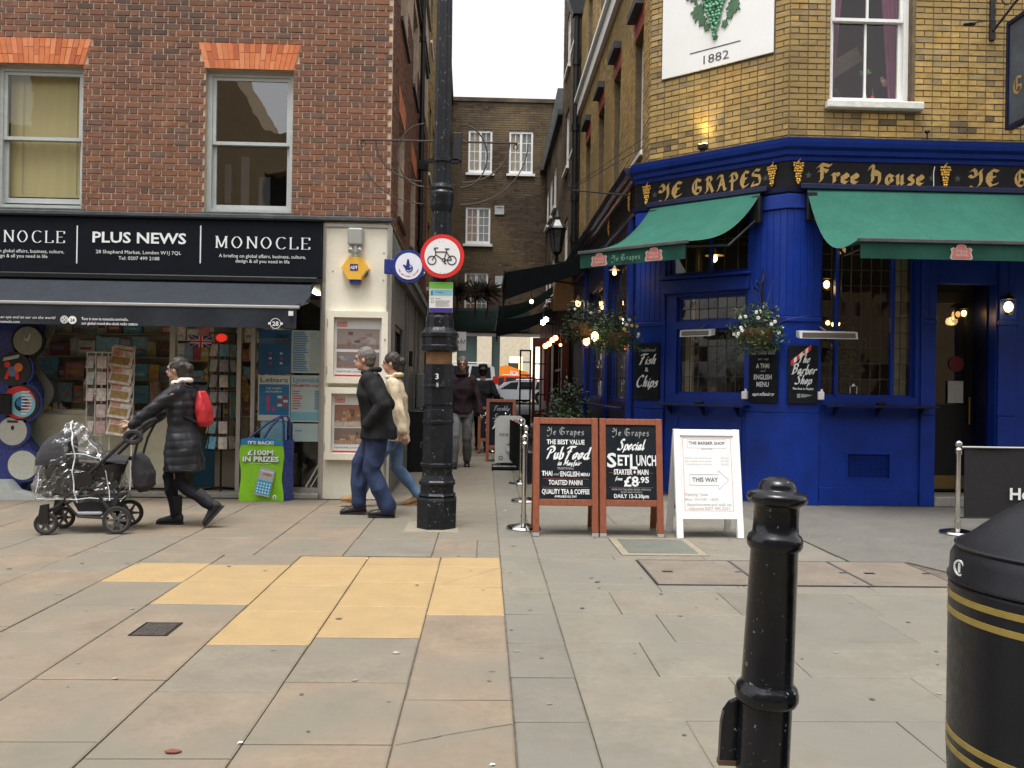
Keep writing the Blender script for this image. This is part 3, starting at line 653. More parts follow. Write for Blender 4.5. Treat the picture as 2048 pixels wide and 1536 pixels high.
for i in range(6): gr.box(-1.45 - i * .012, -1.445 - i * .012, -.095, -.002, 2.72 - i * .012, 2.77 - i * .016)
ob('louvre', gr, M_lead, t, LF.M)
# projecting round lottery sign
t = thing('projecting_sign', 'round blue and white lottery sign with a crossed fingers emblem, jutting from the corner', 'sign', (-1.19, 10.42, 2.8))
LG = Frame(-.93, 10.30, -3); cz = 2.80
ob('bracket', MB().box(-.30, -.12, -.02, .04, cz - .09, cz + .09, .01), M_navy, t, LG.M)
ob('rim', MB().disc((0, cz), .195, -.05, .05, 40), M_navy, t, LG.M)
ob('face', MB().disc((0, cz), .158, -.056, -.051, 40), cm('sign_white', (.72,.74,.82), .35), t, LG.M)
hd = MB(); y0, y1 = -.060, -.0565
hd.disc((.005, cz - .025), .045, y0, y1, 20); hd.prism([(-.07, cz+.01), (-.055, cz+.022), (-.025, cz-.005), (-.03, cz-.045)], y0 - .0002, y1); hd.prism([(-.035, cz-.02), (-.005, cz-.01), (.002, cz+.08), (-.018, cz+.082)], y0 - .0004, y1); hd.prism([(-.01, cz-.02), (.022, cz-.015), (.0, cz+.085), (-.012, cz+.05)], y0 - .0006, y1)
ob('emblem', hd, M_navy, t, LG.M)
ob('emblem_smile', MB().tube([(-.02, y0 - .002, cz - .05), (.0, y0 - .002, cz - .062), (.025, y0 - .002, cz - .052), (.035, y0 - .002, cz - .035)], .004, 5).disc((.022, cz - .005), .012, y0 - .003, y0 - .001, 10, .007), M_wlet, t, LG.M)
s_ = 'THE NATIONAL LOTTERY'
for i, ch in enumerate(s_):
    if ch == ' ': continue
    an = R(-160 + 140 * i / (len(s_) - 1))
    text(ch, LG.M, .13 * math.cos(an), cz + .13 * math.sin(an), M_redp, t, .018, out=.058, bold=.03, rot=math.degrees(an) + 90, name='letter')
# ---- posters in the right-hand pane ----
def sheet(name, u0, u1, v0, v1, m, par, out=-.13, F=LF): return ob(name, MB().box(u0, u1, -out, -out + .002, v0, v1), m, par, F.M)
def poster(label, a, c, d, b, m, head, headm, extra, cat='poster'):
    t = thing('poster', label, cat, (a, 10.64, d)); sheet('sheet', a, c, d, b, m, t)
    if head: text(head, LF.M, (a + c) / 2, b - .085, headm, t, .06, out=-.126, width=(c - a) * .86)
    extra(t, a, c, d, b); return t
def lines(t, a, c, d, b, m, n, w=.9, y=-.1285):
    mb = MB()
    for i in range(n):
        z = d + (b - d) * (i + .5) / n; mb.box(a, a + (c - a) * (w - .3 * random.random()), y, y + .001, z - .005, z + .005)
    o = ob('printed_lines', mb, m, t, Matrix.Translation((0, .257 - .001, 0)) @ LF.M, kind='stuff'); return o
def ex1(t, a, c, d, b):
    sheet('panel', a + .015, c - .01, d + .07, b - .11, M_blue, t, -.1285)
    text('Call mobiles', LF.M, (a+c)/2 + .0, b - .17, M_wlet, t, .028, out=-.125, bold=.02); text('and landlines', LF.M, (a+c)/2, b - .21, M_wlet, t, .028, out=-.125, bold=.02)
    text('1', LF.M, a + .13, b - .42, M_pink, t, .17, out=-.124, bold=.05); text('p', LF.M, a + .2, b - .42, M_pink, t, .06, out=-.124, bold=.04)
    for i in range(3):
        for j in range(2): sheet('flag', a + .24 + j * .07, a + .295 + j * .07, b - .28 - i * .05, b - .25 - i * .05, (M_paper, M_redp)[(i + j) % 2], t, -.1265)
poster('blue and white phone card poster headed Lebara on the shop window', -2.78, -2.39, .93, 1.485, M_paper, 'Lebara', cm('lebara_grey', (.07,.1,.12)), ex1)
def ex2(t, a, c, d, b):
    text('UNLIMITED CALLS', LF.M, (a+c)/2, b - .14, M_redp, t, .03, out=-.125, bold=.02, width=.36); lines(t, a + .02, c - .12, d + .15, b - .18, M_redp, 8, .5); lines(t, c - .1, c - .01, d + .15, b - .18, M_blue, 10)
    sheet('panel', a, c, d + .02, d + .12, M_cyan, t, -.1285)
poster('pale call rates poster headed Lycamobile on the shop window', -2.38, -1.99, .92, 1.49, M_pale, 'Lycamobile', M_blue, ex2)
def ex3(t, a, c, d, b):
    text('TALK', LF.M, c - .1, b - .1, M_ink, t, .05, out=-.126, bold=.04); text('HOME', LF.M, c - .1, b - .165, M_ink, t, .05, out=-.126, bold=.04)
    for i in range(3):
        for j in range(2): sheet('spot', a + .13 + j * .13, a + .16 + j * .13, b - .3 - i * .06, b - .275 - i * .06, (M_redp, M_pale)[(i + j) % 2], t, -.1285)
poster('dark blue calling card poster lettered TALK HOME', -2.78, -2.39, 1.50, 2.04, cm('deep_blue_print', (.015,.10,.24)), None, None, ex3)
poster('pale blue call price list above the Lycamobile poster', -2.38, -1.99, 1.52, 2.04, M_pale, None, None, lambda t, a, c, d, b: (lines(t, a + .02, a + .19, d + .02, b - .02, M_blue, 22, 1.1), lines(t, a + .22, c - .02, d + .02, b - .02, M_greyp, 22)))
poster('plain pale blue notice low on the shop window', -2.35, -2.04, .68, .90, M_pale, None, None, lambda t, a, c, d, b: lines(t, a + .03, a + .15, d + .12, b - .08, M_blue, 1))
poster('turquoise leaflet behind the green prize bag', -2.74, -2.42, .70, .92, M_cyan, None, None, lambda t, a, c, d, b: lines(t, a + .03, c - .1, d + .05, b - .05, M_pale, 4))
# ---- goods inside ----
def shelfstock(label, u0, u1, y, v0, v1, rows, seed, kind='magazines', bw=(.04, .16)):
    random.seed(seed); t = thing('display_shelf', label, 'shelf', (u0, 10.5 + y, v0))
    mb = MB(); h = (v1 - v0) / rows
    mb.box(u0, u1, y + .2, y + .22, v0, v1)
    for i in range(rows + 1): mb.box(u0, u1, y - .02, y + .2, v0 + i * h - .012, v0 + i * h)
    ob('shelf', mb, cm('shelf_cream', (.35,.32,.25)), t, LF.M)
    st = MB()
    for i in range(rows):
        u = u0 + .01
        while u < u1 - .05:
            w = random.uniform(*bw); st.tone = random.random() * .99 + .001; st.box(u, min(u + w, u1), y + random.random() * .05, y + .12, v0 + i * h, v0 + i * h + h * random.uniform(.5, .93)); k_ = len(st.v) ; yy = st.v[-8][1]; uu = u; u += w + random.random() * .02
            if w > .06: st.tone = random.random() * .99 + .001; z_ = v0 + i * h + h * random.uniform(.1, .3); st.box(uu + w * .15, min(uu + w * .8, u1), yy - .004, yy - .001, z_, z_ + h * random.uniform(.06, .2))
    ob(kind, st, M_print, t, LF.M, kind='stuff')
shelfstock('window shelf packed with red and dark souvenir boxes behind the postcard racks', -5.6, -3.95, .45, 1.12, 2.55, 5, 3, 'souvenirs', (.05, .25))
shelfstock('tall magazine shelf on the back wall seen through the open door', -3.95, -2.05, 3.2, .3, 2.6, 8, 5)
shelfstock('magazine shelf along the right side of the doorway', -3.0, -2.86, 1.6, .3, 2.6, 8, 6)
shelfstock('crowded counter shelf deep inside behind the window', -6.6, -4.1, 2.4, .8, 2.6, 6, 9)
random.seed(11)
def card_rack(label, u, y, r, v0, v1, wire, cards, grp):
    t = thing('card_rack', label, 'card rack', (u, 10.5 + y, 0), group=grp)
    p = MB().tube([(u, y, .05), (u, y, v1)], .012, 6)
    for k in range(8):
        a = math.pi * k / 4; p.tube([(u + r*math.cos(a), y + r*math.sin(a), v0), (u + r*math.cos(a), y + r*math.sin(a), v1)], .004, 4)
    for z in (v0, (v0 + v1) / 2, v1): p.tube([(u + r*math.cos(R(30*k)), y + r*math.sin(R(30*k)), z) for k in range(13)], .004, 4)
    for k in range(4): a = math.pi * k / 2 + .3; p.tube([(u, y, .08), (u + .28*math.cos(a), y + .28*math.sin(a), .05)], .014, 6)
    ob('wire_frame', p, wire, t, LF.M)
    for i in range(int((v1 - v0) / .19)):
        for k in range(8):
            if random.random() < .1: continue
            a = math.pi * k / 4 + .39; c = MB(); c.tone = random.choice(cards); z = v0 + .02 + i * .19
            c.T = Matrix.Translation((u + (r + .01) * math.cos(a), y + (r + .01) * math.sin(a), z)) @ Matrix.Rotation(a - math.pi/2 + math.pi, 4, 'Z') @ Matrix.Rotation(R(-12), 4, 'X')
            c.box(-.05, .05, -.004, .004, 0, .15); ob('card', c, M_print, t, LF.M)
card_rack('white wire postcard rack standing before the left window', -4.55, -.13, .17, .75, 1.72, M_white, (.33, .35, .82, .31, .15, .73), 'card racks by the newsagent')
card_rack('tall dark postcard spinner just inside the open door', -3.28, .35, .17, .55, 2.0, M_black, (.33, .15, .82, .31, .7, .95), 'card racks by the newsagent')
t = thing('newspaper_stand', 'slanted stack of newspapers in wire pockets beside the white postcard rack', 'newspaper stand', (-4.3, 10.3, 0))
for i in range(5):
    z = 1.55 - i * .2; mb = MB(); mb.tone = .31; mb.T = Matrix.Translation((-4.30, -.24 - i * .012, z)) @ Matrix.Rotation(R(-16), 4, 'X') @ Matrix.Rotation(R(8), 4, 'Y')
    mb.box(-.13, .13, -.006, .006, 0, .26); mb.tone = .55; mb.box(-.11, .1, -.008, -.0062, .03, .12); mb.box(-.11, .11, -.008, -.0062, .2, .22); mb.tone = .05; mb.box(-.11, 0, -.008, -.0062, .13, .19)
    ob('newspaper', mb, M_print, t, LF.M)
ob('stand', MB().tube([(-4.43, -.2, .1), (-4.43, -.13, 1.8)], .008, 5).tube([(-4.17, -.2, .1), (-4.17, -.13, 1.8)], .008, 5).tube([(-4.43, -.2, .1), (-4.43, -.4, .06)], .008, 5).tube([(-4.17, -.2, .1), (-4.17, -.4, .06)], .008, 5), M_white, t, LF.M)
# flag and star sticker on the glass of the door
t = thing('flag', 'small union flag hanging above the shop door', 'flag', (-3.43, 10.6, 1.95))
u, v = -3.47, 1.88
sheet('cloth', u - .13, u + .13, v - .07, v + .07, M_navy, t, -.10)
x = MB(); y = .098
for s1 in (1, -1): x.prism([(u - .13, v - .07*s1), (u - .12, v - .07*s1), (u + .13, v + .07*s1), (u + .12, v + .07*s1)][::s1], y, y + .001)
x.box(u - .025, u + .025, y - .001, y, v - .07, v + .07).box(u - .13, u + .13, y - .0012, y, v - .022, v + .022); ob('white_cross', x, M_wlet, t, LF.M)
ob('red_cross', MB().box(u - .013, u + .013, y - .003, y - .002, v - .07, v + .07).box(u - .13, u + .13, y - .0032, y - .002, v - .012, v + .012), M_redp, t, LF.M)
st = [( -3.22 + (.075 if i % 2 else .05) * math.cos(math.pi*i/12) * 1.1, 1.93 + (.06 if i % 2 else .04) * math.sin(math.pi*i/12)) for i in range(24)]
tag(ob('star_sticker', MB().prism(st, .09, .093), emit('dayglo_red', (.9, .04, .02), .35), None, LF.M), 'day-glow red star sticker beside the little union flag', 'sticker')
M_teddy = mat('golden_plush', (.45,.28,.09), .9, .3, 30, .01, 60)
for i, (a, b, s) in enumerate(((-2.98 - .1, 1.32, 1.), (-2.9, 1.5, .9))):
    a = -3.16 + i * .1; b = 1.12 + i * .15
    t = thing('toy_dog', ['golden plush toy dog with a dark nose, lower of the two in the doorway', 'golden plush toy dog sitting above and behind the other in the doorway'][i], 'toy dog', (a, 10.9 + .1*i, b), group='plush dogs in the shop doorway')
    y = .45 + .1 * i
    ob('body', MB().ball((a, y, b), .09, 10, 7, (1, .9, 1.2)), M_teddy, t, LF.M); ob('head', MB().ball((a - .03, y - .04, b + .14), .065, 10, 7), M_teddy, t, LF.M)
    ob('snout', MB().ball((a - .05, y - .1, b + .125), .03, 8, 6), M_teddy, t, LF.M); ob('nose', MB().ball((a - .055, y - .13, b + .13), .013, 6, 5), M_ink, t, LF.M)
    for s1 in (-1, 1): ob('ear', MB().ball((a - .03 + s1 * .06, y - .03, b + .13), .03, 8, 6, (.5, .6, 1.3)), M_teddy, t, LF.M); ob('leg', MB().tube([(a + s1 * .05, y - .06, b - .05), (a + s1 * .06, y - .13, b - .1)], .03, 8), M_teddy, t, LF.M)
ob('display_box', MB().box(-3.4, -2.99, .5, .9, .051, .95), cm('kraft_board', (.22,.18,.13)), sf, LF.M)
ob('display_box', MB().box(-3.75, -3.35, .75, .95, .051, .62), cm('display_teal', (.02,.12,.2)), sf, LF.M)
# broom and folded frames behind the right pane
t = thing('broom', 'broom leaning inside the right hand pane', 'broom', (-2.2, 10.8, .06))
ob('handle', MB().tube([(-2.30, .3, .12), (-2.12, .22, .86)], .011, 6), M_black, t, LF.M); ob('brush', MB().box(-2.4, -2.2, .26, .34, .07, .13), M_black, t, LF.M)
t = thing('empty_frame', 'empty white wire frame leaning in the corner of the window', 'frame', (-2.1, 10.8, .06))
ob('frame', MB().tube([(-2.22, .2, .07), (-2.04, .3, .42), (-2.03, .3, .42), (-2.03, .2, .07), (-2.22, .2, .07)], .01, 5).tube([(-2.16, .2, .07), (-2.04, .28, .3)], .008, 5), M_white, t, LF.M)
tag(ob('carton', MB().box(-2.52, -2.38, .3, .55, .052, .5), cm('carton_grey', (.3,.3,.3)), None, LF.M), 'grey carton on the floor behind the right hand pane', 'carton')
tag(ob('leaflet_box', MB().box(-2.5, -2.36, .22, .28, .52, .66), M_pink, None, LF.M), 'pink leaflet box behind the pane above the carton', 'box')
# ---- blue lottery play station at far left ----
t = thing('play_station', 'wavy navy blue lottery play station with stacked round panels at the shop window', 'lottery stand', (-5.5, 10.3, 0))
pts = [(-9.0, .05), (-5.45, .05), (-5.36, .3), (-5.30, .55), (-5.38, .8), (-5.42, 1.0), (-5.3, 1.2), (-5.26, 1.4), (-5.36, 1.6), (-5.42, 1.75), (-5.30, 1.9), (-5.33, 2.1), (-5.5, 2.25), (-9.0, 2.25)]
pts = [(max(a, -6.1), b) for a, b in pts]
def wav(v): return -5.36 + .10 * math.cos((v - .45) * 2 * math.pi / .78)
prof = [(-6.15, .05)] + [(wav(.05 + 2.2 * i / 40), .05 + 2.2 * i / 40) for i in range(41)] + [(-6.15, 2.25)]
ob('body', MB().prism(prof, -.22, -.03), M_navy, t, LF.M)
prof2 = [(-6.15, .06)] + [(wav(.05 + 2.15 * i / 40) + .10, .06 + 2.15 * i / 40) for i in range(41)] + [(-6.15, 2.2)]
ob('backboard', MB().prism(prof2, -.029, -.005), cm('frosted_edge', (.2,.22,.18), .3), t, LF.M)
ob('base', MB().prism([(-6.15, 0), (-5.12, 0), (-5.2, .05), (-5.4, .1), (-5.5, .22), (-6.15, .22)], -.42, -.231), M_greyp, t, LF.M)
for i, (px, py, r, m, nm) in enumerate(((48, 930, .17, cm('disc_cream', (.5,.52,.46), .3), 'round_panel'), (28, 862, .165, cm('disc_cream2', (.42,.43,.38), .3), 'round_panel'), (45, 805, .21, M_ink, 'play_disc'), (30, 738, .20, M_ink, 'play_disc'), (58, 682, .165, cm('clock_face', (.22,.23,.2), .3), 'clock_face'))):
    u, v = LF.uv(px, py, .23)
    ob('ring', MB().disc((u, v), r + .03, -.25, -.221, 36), M_navy if i != 4 else M_black, t, LF.M); d_ = ob(nm, MB().disc((u, v), r, -.262, -.251, 36), m, t, LF.M)
    if i == 2:
        ob('dial', MB().disc((u - .02, v), .19, -.268, -.263, 30, .1), M_redp, t, LF.M); ob('dial', MB().disc((u + .02, v - .02), .15, -.272, -.269, 30, .09), M_cyan, t, LF.M); ob('hub', MB().disc((u, v), .05, -.276, -.263, 20), M_blue, t, LF.M)
        mb = MB()
        for k in range(8): mb.box(u + .01, u + .14 - .004 * (k - 4) ** 2, -.278, -.2765, v - .14 + k * .037, v - .125 + k * .037)
        ob('slip_slots', mb, M_wlet, t, LF.M, kind='stuff'); ob('leaflet_tray', MB().box(u - .22, u - .09, -.34, -.28, v - .14, v + .1, .01), M_black, t, LF.M)
    if i == 3:
        ob('picture', MB().disc((u + .06, v + .02), .05, -.268, -.263, 20), cm('flame_orange', (.6,.16,.03)), t, LF.M); ob('picture', MB().disc((u - .07, v + .05), .035, -.268, -.263, 20), M_redp, t, LF.M); ob('picture', MB().disc((u - .01, v - .03), .06, -.2665, -.263, 20), cm('dusk_blue', (.1,.16,.3)), t, LF.M)
        ob('picture', MB().prism([(u - .1, v - .12), (u - .06, v - .12), (u - .04, v - .02), (u - .07, v - .02)], -.269, -.263).prism([(u + .03, v - .13), (u + .07, v - .12), (u + .06, v - .03), (u + .02, v - .04)], -.269, -.263), M_redp, t, LF.M)
        ob('banner', MB().prism([(u - .12, v + .09), (u + .06, v + .13), (u + .07, v + .17), (u - .11, v + .13)], -.272, -.263), M_greyp, t, LF.M)
    if i == 1: ob('slot', MB().box(u - .06, u + .06, -.268, -.263, v + .1, v + .125), M_ink, t, LF.M); ob('emblem', MB().ball((u, -.264, v + .04), .02, 8, 5, (1, .3, 1.4)), M_ink, t, LF.M)
    if i == 4:
        ob('clock_hands', MB().tube([(u, -.266, v), (u + .03, -.266, v + .08)], .006, 4).tube([(u, -.266, v), (u - .04, -.266, v + .03)], .006, 4), M_wlet, t, LF.M)
# ---- green prize bag sign ----
t = thing('pavement_sign', 'lime green bag shaped sign reading 100M in prizes beside the shop door', 'pavement sign', (-2.62, 10.32, 0))
PS_ = Frame(-2.62, 10.24, 0)
A, B_, Ht = -.245, .255, .70
def bagf(a, b):
    w = .012 * math.sin(b * 9 + 1) ; return (A + (B_ - A) * a + w * (a - .5) * 2, -.02 - .022 * math.sin(math.pi * a) * math.sin(math.pi * b) - .006 * math.sin(a * 13 + b * 7), .0 + Ht * b * (1 - .02 * a))
mb = MB(); mb.grid(bagf, 14, 14); mb.smooth = True
ob('front_panel', mb, M_lime, t, PS_.M)
ob('blue_band', MB().grid(lambda a, b: (A + .005 + (B_ - A - .005) * a, -.028 - .022 * math.sin(math.pi * a) * .3, .655 + .075 * b * (1 - .35 * a * a) + .02 * math.sin(math.pi * a)), 12, 2), M_blue, t, PS_.M)
ob('side_panel', MB().prism([(B_ + .002, -.02), (B_ + .09, .1), (B_ + .09, .14), (B_ + .002, .14)], 0.0, .72, 'z'), M_navy, t, PS_.M)
ob('back_panel', MB().box(A, B_, .1, .12, 0, .72), M_lime, t, PS_.M)
ob('handle', MB().tube([(-.02, .02, .68), (.1, .02, .88), (.18, .02, .97), (.23, .02, .98), (.245, .02, .9), (.25, .02, .6)], .016, 8), M_navy, t, PS_.M)
ob('handle', MB().tube([(A + .03, .09, .7), (.05, .1, .92), (.2, .1, 1.0), (.27, .1, 1.0), (.30, .1, .9), (.31, .1, .4)], .014, 8), M_navy, t, PS_.M)
for s_, z, sz, w in (("IT'S BACK!", .672, .036, .30), ('£100M', .545, .058, .30), ('IN PRIZES', .47, .058, .42)):
    text(s_, PS_.M, 0, z, M_wlet, t, sz, out=.056, bold=.05, width=w); 
    if sz > .05: text(s_, PS_.M, .006, z - .006, cm('dark_green', (.03,.12,.01)), t, sz, out=.054, bold=.07, width=w)
text('PLAY NOW FOR A MOMENT', PS_.M, 0, .44, M_wlet, t, .014, out=.056, width=.24)
TK = Frame(-2.60, 10.175, 0).M @ Matrix.Translation((0, 0, .07)) @ Matrix.Rotation(R(12), 4, 'Y')
sk = ob('scratch_card', MB().box(-.09, .09, 0, .003, 0, .33), cm('ticket_grey', (.33,.36,.36)), t, TK)
ob('scratch_panel', MB().box(-.085, .085, -.002, -.0005, .02, .18), cm('ticket_blue', (.03,.3,.5)), t, TK)
mb = MB()
for i in range(5):
    for j in range(4): mb.disc((-.066 + i * .033, .04 + j * .035), .009, -.004, -.0025, 8)
ob('scratch_spots', mb, M_wlet, t, TK, kind='stuff'); text('MILLION', TK, 0, .28, M_wlet, t, .022, out=.003, bold=.05, width=.15); text('CASH', TK, .01, .245, M_redp, t, .022, out=.003, bold=.05, width=.1)
ob('logo', MB().disc((.17, .055), .022, -.055, -.052, 18), M_wlet, t, PS_.M); ob('logo_hand', MB().disc((.17, .053), .011, -.058, -.0555, 12), M_navy, t, PS_.M)
# ================= THE PUB =================
M_pub = mat('royal_blue_gloss', (.004,.028,.235), .42, .16, 4, .002, 25, spec=.3, dirt=.5, ds=2.2, dlo=.5, dirtcol=(.006,.014,.075), chips=.30, chipcol=(.03,.05,.16), cs=25)
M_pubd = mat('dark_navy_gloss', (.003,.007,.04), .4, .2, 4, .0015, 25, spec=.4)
M_fasc = mat('fascia_near_black', (.008,.007,.009), .55, .3, 5, spec=.2)
M_gold = mat('gold_leaf', (.48,.31,.10), .42, .15, 30, metal=.25)
M_goldb = mat('gilded_plaster', (.62,.36,.07), .35, .15, 40, metal=.45)
M_green = mat('green_canvas', (.022,.105,.076), .85, .10, 4, .0008, 250, spec=.2, dirt=.3, ds=1.5, dirtcol=(.016,.07,.05))
M_gdark = mat('dark_green_canvas', (.004,.012,.01), .85, .2, 4, spec=.15)
M_bcan = mat('black_canvas', (.004,.005,.006), .9, .2, 4, spec=.1)
M_iron = mat('wrought_iron', (.012,.012,.013), .5, .2, 20, spec=.4)
M_chalk = mat('chalk_board', (.010,.013,.017), .8, .3, 9, dirt=.3, ds=6, dirtcol=(.03,.033,.037), spec=.12)
M_chk = mat('chalk_paint_white', (.66,.68,.68), .8, .15, 40); M_chkg = mat('chalk_grey', (.24,.25,.26), .85, .25, 40); M_chkr = mat('chalk_rust', (.28,.07,.04), .85, .25, 40)
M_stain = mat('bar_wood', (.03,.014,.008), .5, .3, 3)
M_sand = mat('aged_pub_wood', (.16,.10,.06), .6, .3, 3)
M_plaq = mat('white_plaque', (.80,.80,.79), .5, .02, 3)
M_grape = mat('green_grape', (.12,.34,.2), .35, .2, 12); M_leafp = mat('painted_leaf', (.05,.13,.06), .5, .3, 12)
PF = Frame(3.66, 10.45, 0); PC = Frame(2.06, 11.89, -42); PS = Frame(2.06, 11.89, -90); PSU = Frame(2.2, 11.76, -90)
LC = 2.153
pub = thing('public_house', 'yellow brick corner pub with royal blue ground floor, gilt fascia lettering and green awnings', 'pub', (3.6, 11, 0))
PT = 10.5
hF = [(.50, 1.52, 4.94, 7.7)]
# upper brick walls
ob('wall', wall_mb(0, 8, 4.2, PT, hF, .25), M_morty, pub, PF.M)
ob('wall', wall_mb(.19, LC, 4.2, PT, [], .25), M_morty, pub, PC.M)
pw = [(-1.28, -.55, 4.80, 6.62), (-3.4, -2.66, 4.80, 6.80), (-5.5, -4.7, 4.80, 6.85), (-7.7, -6.85, 4.80, 6.88)]
pw2 = [(a, b, 8.55, 10.2) for a, b, c, d in pw]; pw2 = [(a, b, 8.45, 10.2) for a, b, c, d in pw]
ob('wall', wall_mb(-9.0, -.0, 4.2, PT, pw + pw2, .25), M_morty, pub, PSU.M)
ob('wall', MB().box(.3, 8, .26, 9, 4.2, 4.3).box(.2, 8, 1.0, 9.2, PT - .3, PT - .1).box(7.8, 8, .26, 9, 0, PT), M_dark, pub, PF.M)
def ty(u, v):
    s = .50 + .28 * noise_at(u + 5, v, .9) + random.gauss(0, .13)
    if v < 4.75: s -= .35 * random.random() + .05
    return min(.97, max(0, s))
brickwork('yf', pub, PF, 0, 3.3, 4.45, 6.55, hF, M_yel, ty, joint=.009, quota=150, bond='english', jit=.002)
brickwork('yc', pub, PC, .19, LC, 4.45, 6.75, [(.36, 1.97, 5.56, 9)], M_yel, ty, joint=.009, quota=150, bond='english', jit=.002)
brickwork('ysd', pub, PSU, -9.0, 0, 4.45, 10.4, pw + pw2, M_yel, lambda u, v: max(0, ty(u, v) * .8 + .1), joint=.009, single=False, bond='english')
# side windows: red rubbed heads, white frames, sills
for i, (a, b, c, d) in enumerate(pw + pw2):
    w = sash(pub, PSU, a, b, c, d, m=M_white, rec=.10, g=G_dark)
    if i < 4: arch(pub, PSU, a, b, d + .002, d + .30, .06, 6, mat('red_head_brick', tones=[(.33,.07,.045),(.4,.1,.06),(.28,.06,.04)], rough=.8), out=.02); ob('head_block', MB().box(a - .02, b + .02, -.14, .0, d + .3, d + .42), M_lead, pub, PSU.M)
bd = MB(); bd.box(-9.0, 0, -.10, -.001, 7.95, 8.25).box(-9.0, 0, -.17, -.001, 8.251, 8.33)
ob('string_course', bd, M_white, pub, PSU.M)
# drainpipe with a copper-green hopper
t = thing('drainpipe', 'black cast iron drainpipe at the far end of the yellow brick side wall', 'drainpipe', (2.05, 20.8, 0))
dp = MB(); Y0 = 20.85
dp.tube([(2.08, Y0, 10.55), (2.08, Y0, .0)], .075, 12)
for z in (9.2, 7.6, 5.9, 4.9, 2.6): dp.tube([(2.08, Y0, z), (2.08, Y0, z + .16)], .10, 12)
shade(ob('pipe', dp, M_black, t))
ob('hopper', MB().prism([(1.85, 11.0), (2.3, 11.0), (2.3, 10.75), (2.2, 10.4), (1.97, 10.4), (1.85, 10.75)], Y0 - .15, Y0 + .15), M_black, t); ob('hopper_rim', MB().box(1.9, 2.25, Y0 - .12, Y0 + .12, 11.001, 11.1), cm('verdigris', (.25,.4,.33), .7), t)
# sweep of a moulding round the corner
def sweep(path, prof):
    P = [Vector(p) for p in path]; n = len(P); offs = []
    for i in range(n):
        d0 = (P[i] - P[i-1]).normalized() if i else (P[1] - P[0]).normalized(); d1 = (P[i+1] - P[i]).normalized() if i < n-1 else d0
        n0 = Vector((d0.y, -d0.x)); n1 = Vector((d1.y, -d1.x)); m = (n0 + n1).normalized(); offs.append(m / max(.3, m.dot(n0)))
    mb = MB(); k = len(prof)
    vs = [(P[i].x + offs[i].x * o, P[i].y + offs[i].y * o, z) for i in range(n) for o, z in prof]
    fs = [(i*k+j, (i+1)*k+j, (i+1)*k+(j+1) % k, i*k+(j+1) % k) for i in range(n-1) for j in range(k)] + [list(range(k)), list(range((n-1)*k, n*k))[::-1]]
    return mb.add(vs, fs)
C1 = (2.06, 11.89); C0 = (3.66, 10.45)
cprof = [(-.02, 4.205), (.05, 4.205), (.06, 4.25), (.10, 4.27), (.11, 4.32), (.16, 4.35), (.18, 4.40), (.19, 4.44), (-.02, 4.455)]
ob('cornice', sweep([C1, C0, (9, 10.45)], cprof), M_pub, pub, fixn=True)
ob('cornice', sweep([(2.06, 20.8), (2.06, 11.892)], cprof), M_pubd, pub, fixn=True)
fprof = [(-.02, 3.885), (.035, 3.885), (.035, 4.204), (-.02, 4.204)]
ob('fascia_board', sweep([(2.06, 20.8), C1, C0, (9, 10.45)], fprof), M_fasc, pub, fixn=True)
lprof = [(-.02, 3.80), (.03, 3.80), (.06, 3.83), (.07, 3.884), (-.02, 3.884)]
ob('fascia_moulding', sweep([(2.06, 20.8), C1, C0, (9, 10.45)], lprof), M_pubd, pub, fixn=True)
ob('gutter_lead', sweep([C1, C0, (9, 10.45)], [(-.02, 4.456), (.15, 4.456), (.15, 4.468), (-.02, 4.475)]), M_lead, pub, fixn=True)
# ground floor, chamfer
hC = [(.64, 1.62, 1.33, 2.19), (.64, 1.62, 2.29, 2.62), (.50, 1.68, 2.92, 3.79)]
ob('front_wall', wall_mb(.0, LC, 0, 3.80, hC, .16), M_pub, pub, PC.M)
ob('front_wall', wall_mb(0, 1.86, 0, 3.80, [(.44, 1.62, 1.33, 3.70), (.79, 1.31, .34, .63)], .16).box(2.62, 5.6, 0, .16, 0, 3.8).box(1.86, 2.62, 0, .16, 2.75, 3.8), M_pub, pub, PF.M)
for (F, a, b) in ((PC, 1.66, LC + .012), (PF, -.012, .42), (PC, .02, .48), (PF, 1.68, 1.86), (PF, 2.64, 2.86)):
    mb = MB().box(a, b, -.035, -.002, .0, 1.12, .006).box(a + .0, b, -.028, -.002, 1.125, 3.62, .004).box(a - .015, b + .015, -.06, -.002, 3.62, 3.80, .01).box(a - .01, b + .01, -.045, -.002, 2.24, 2.30, .006)
    ob('pilaster', mb, M_pub, pub, F.M)
    n = max(2, int((b - a) / .075))
    for i in range(n):
        ob('tongue_board', MB().box(a + (b-a)*i/n + .004, a + (b-a)*(i+1)/n - .004, -.036, -.029, 2.31, 3.61, .002), M_pub, pub, F.M)
ob('plinth', MB().box(-.01, .42, -.05, -.036, 0, .05).box(.43, 1.66, -.02, -.002, .0, .22, .004), M_pub, pub, PF.M)
ob('panel_moulding', frame_mb(.66, 1.6, .2, 1.05, .03, -.014, -.001), M_pub, pub, PC.M)
ob('sign_beam', MB().box(.46, 1.70, -.10, -.002, 2.66, 2.84, .01).box(.44, 1.72, -.15, -.002, 2.845, 2.88, .006), M_pub, pub, PC.M)
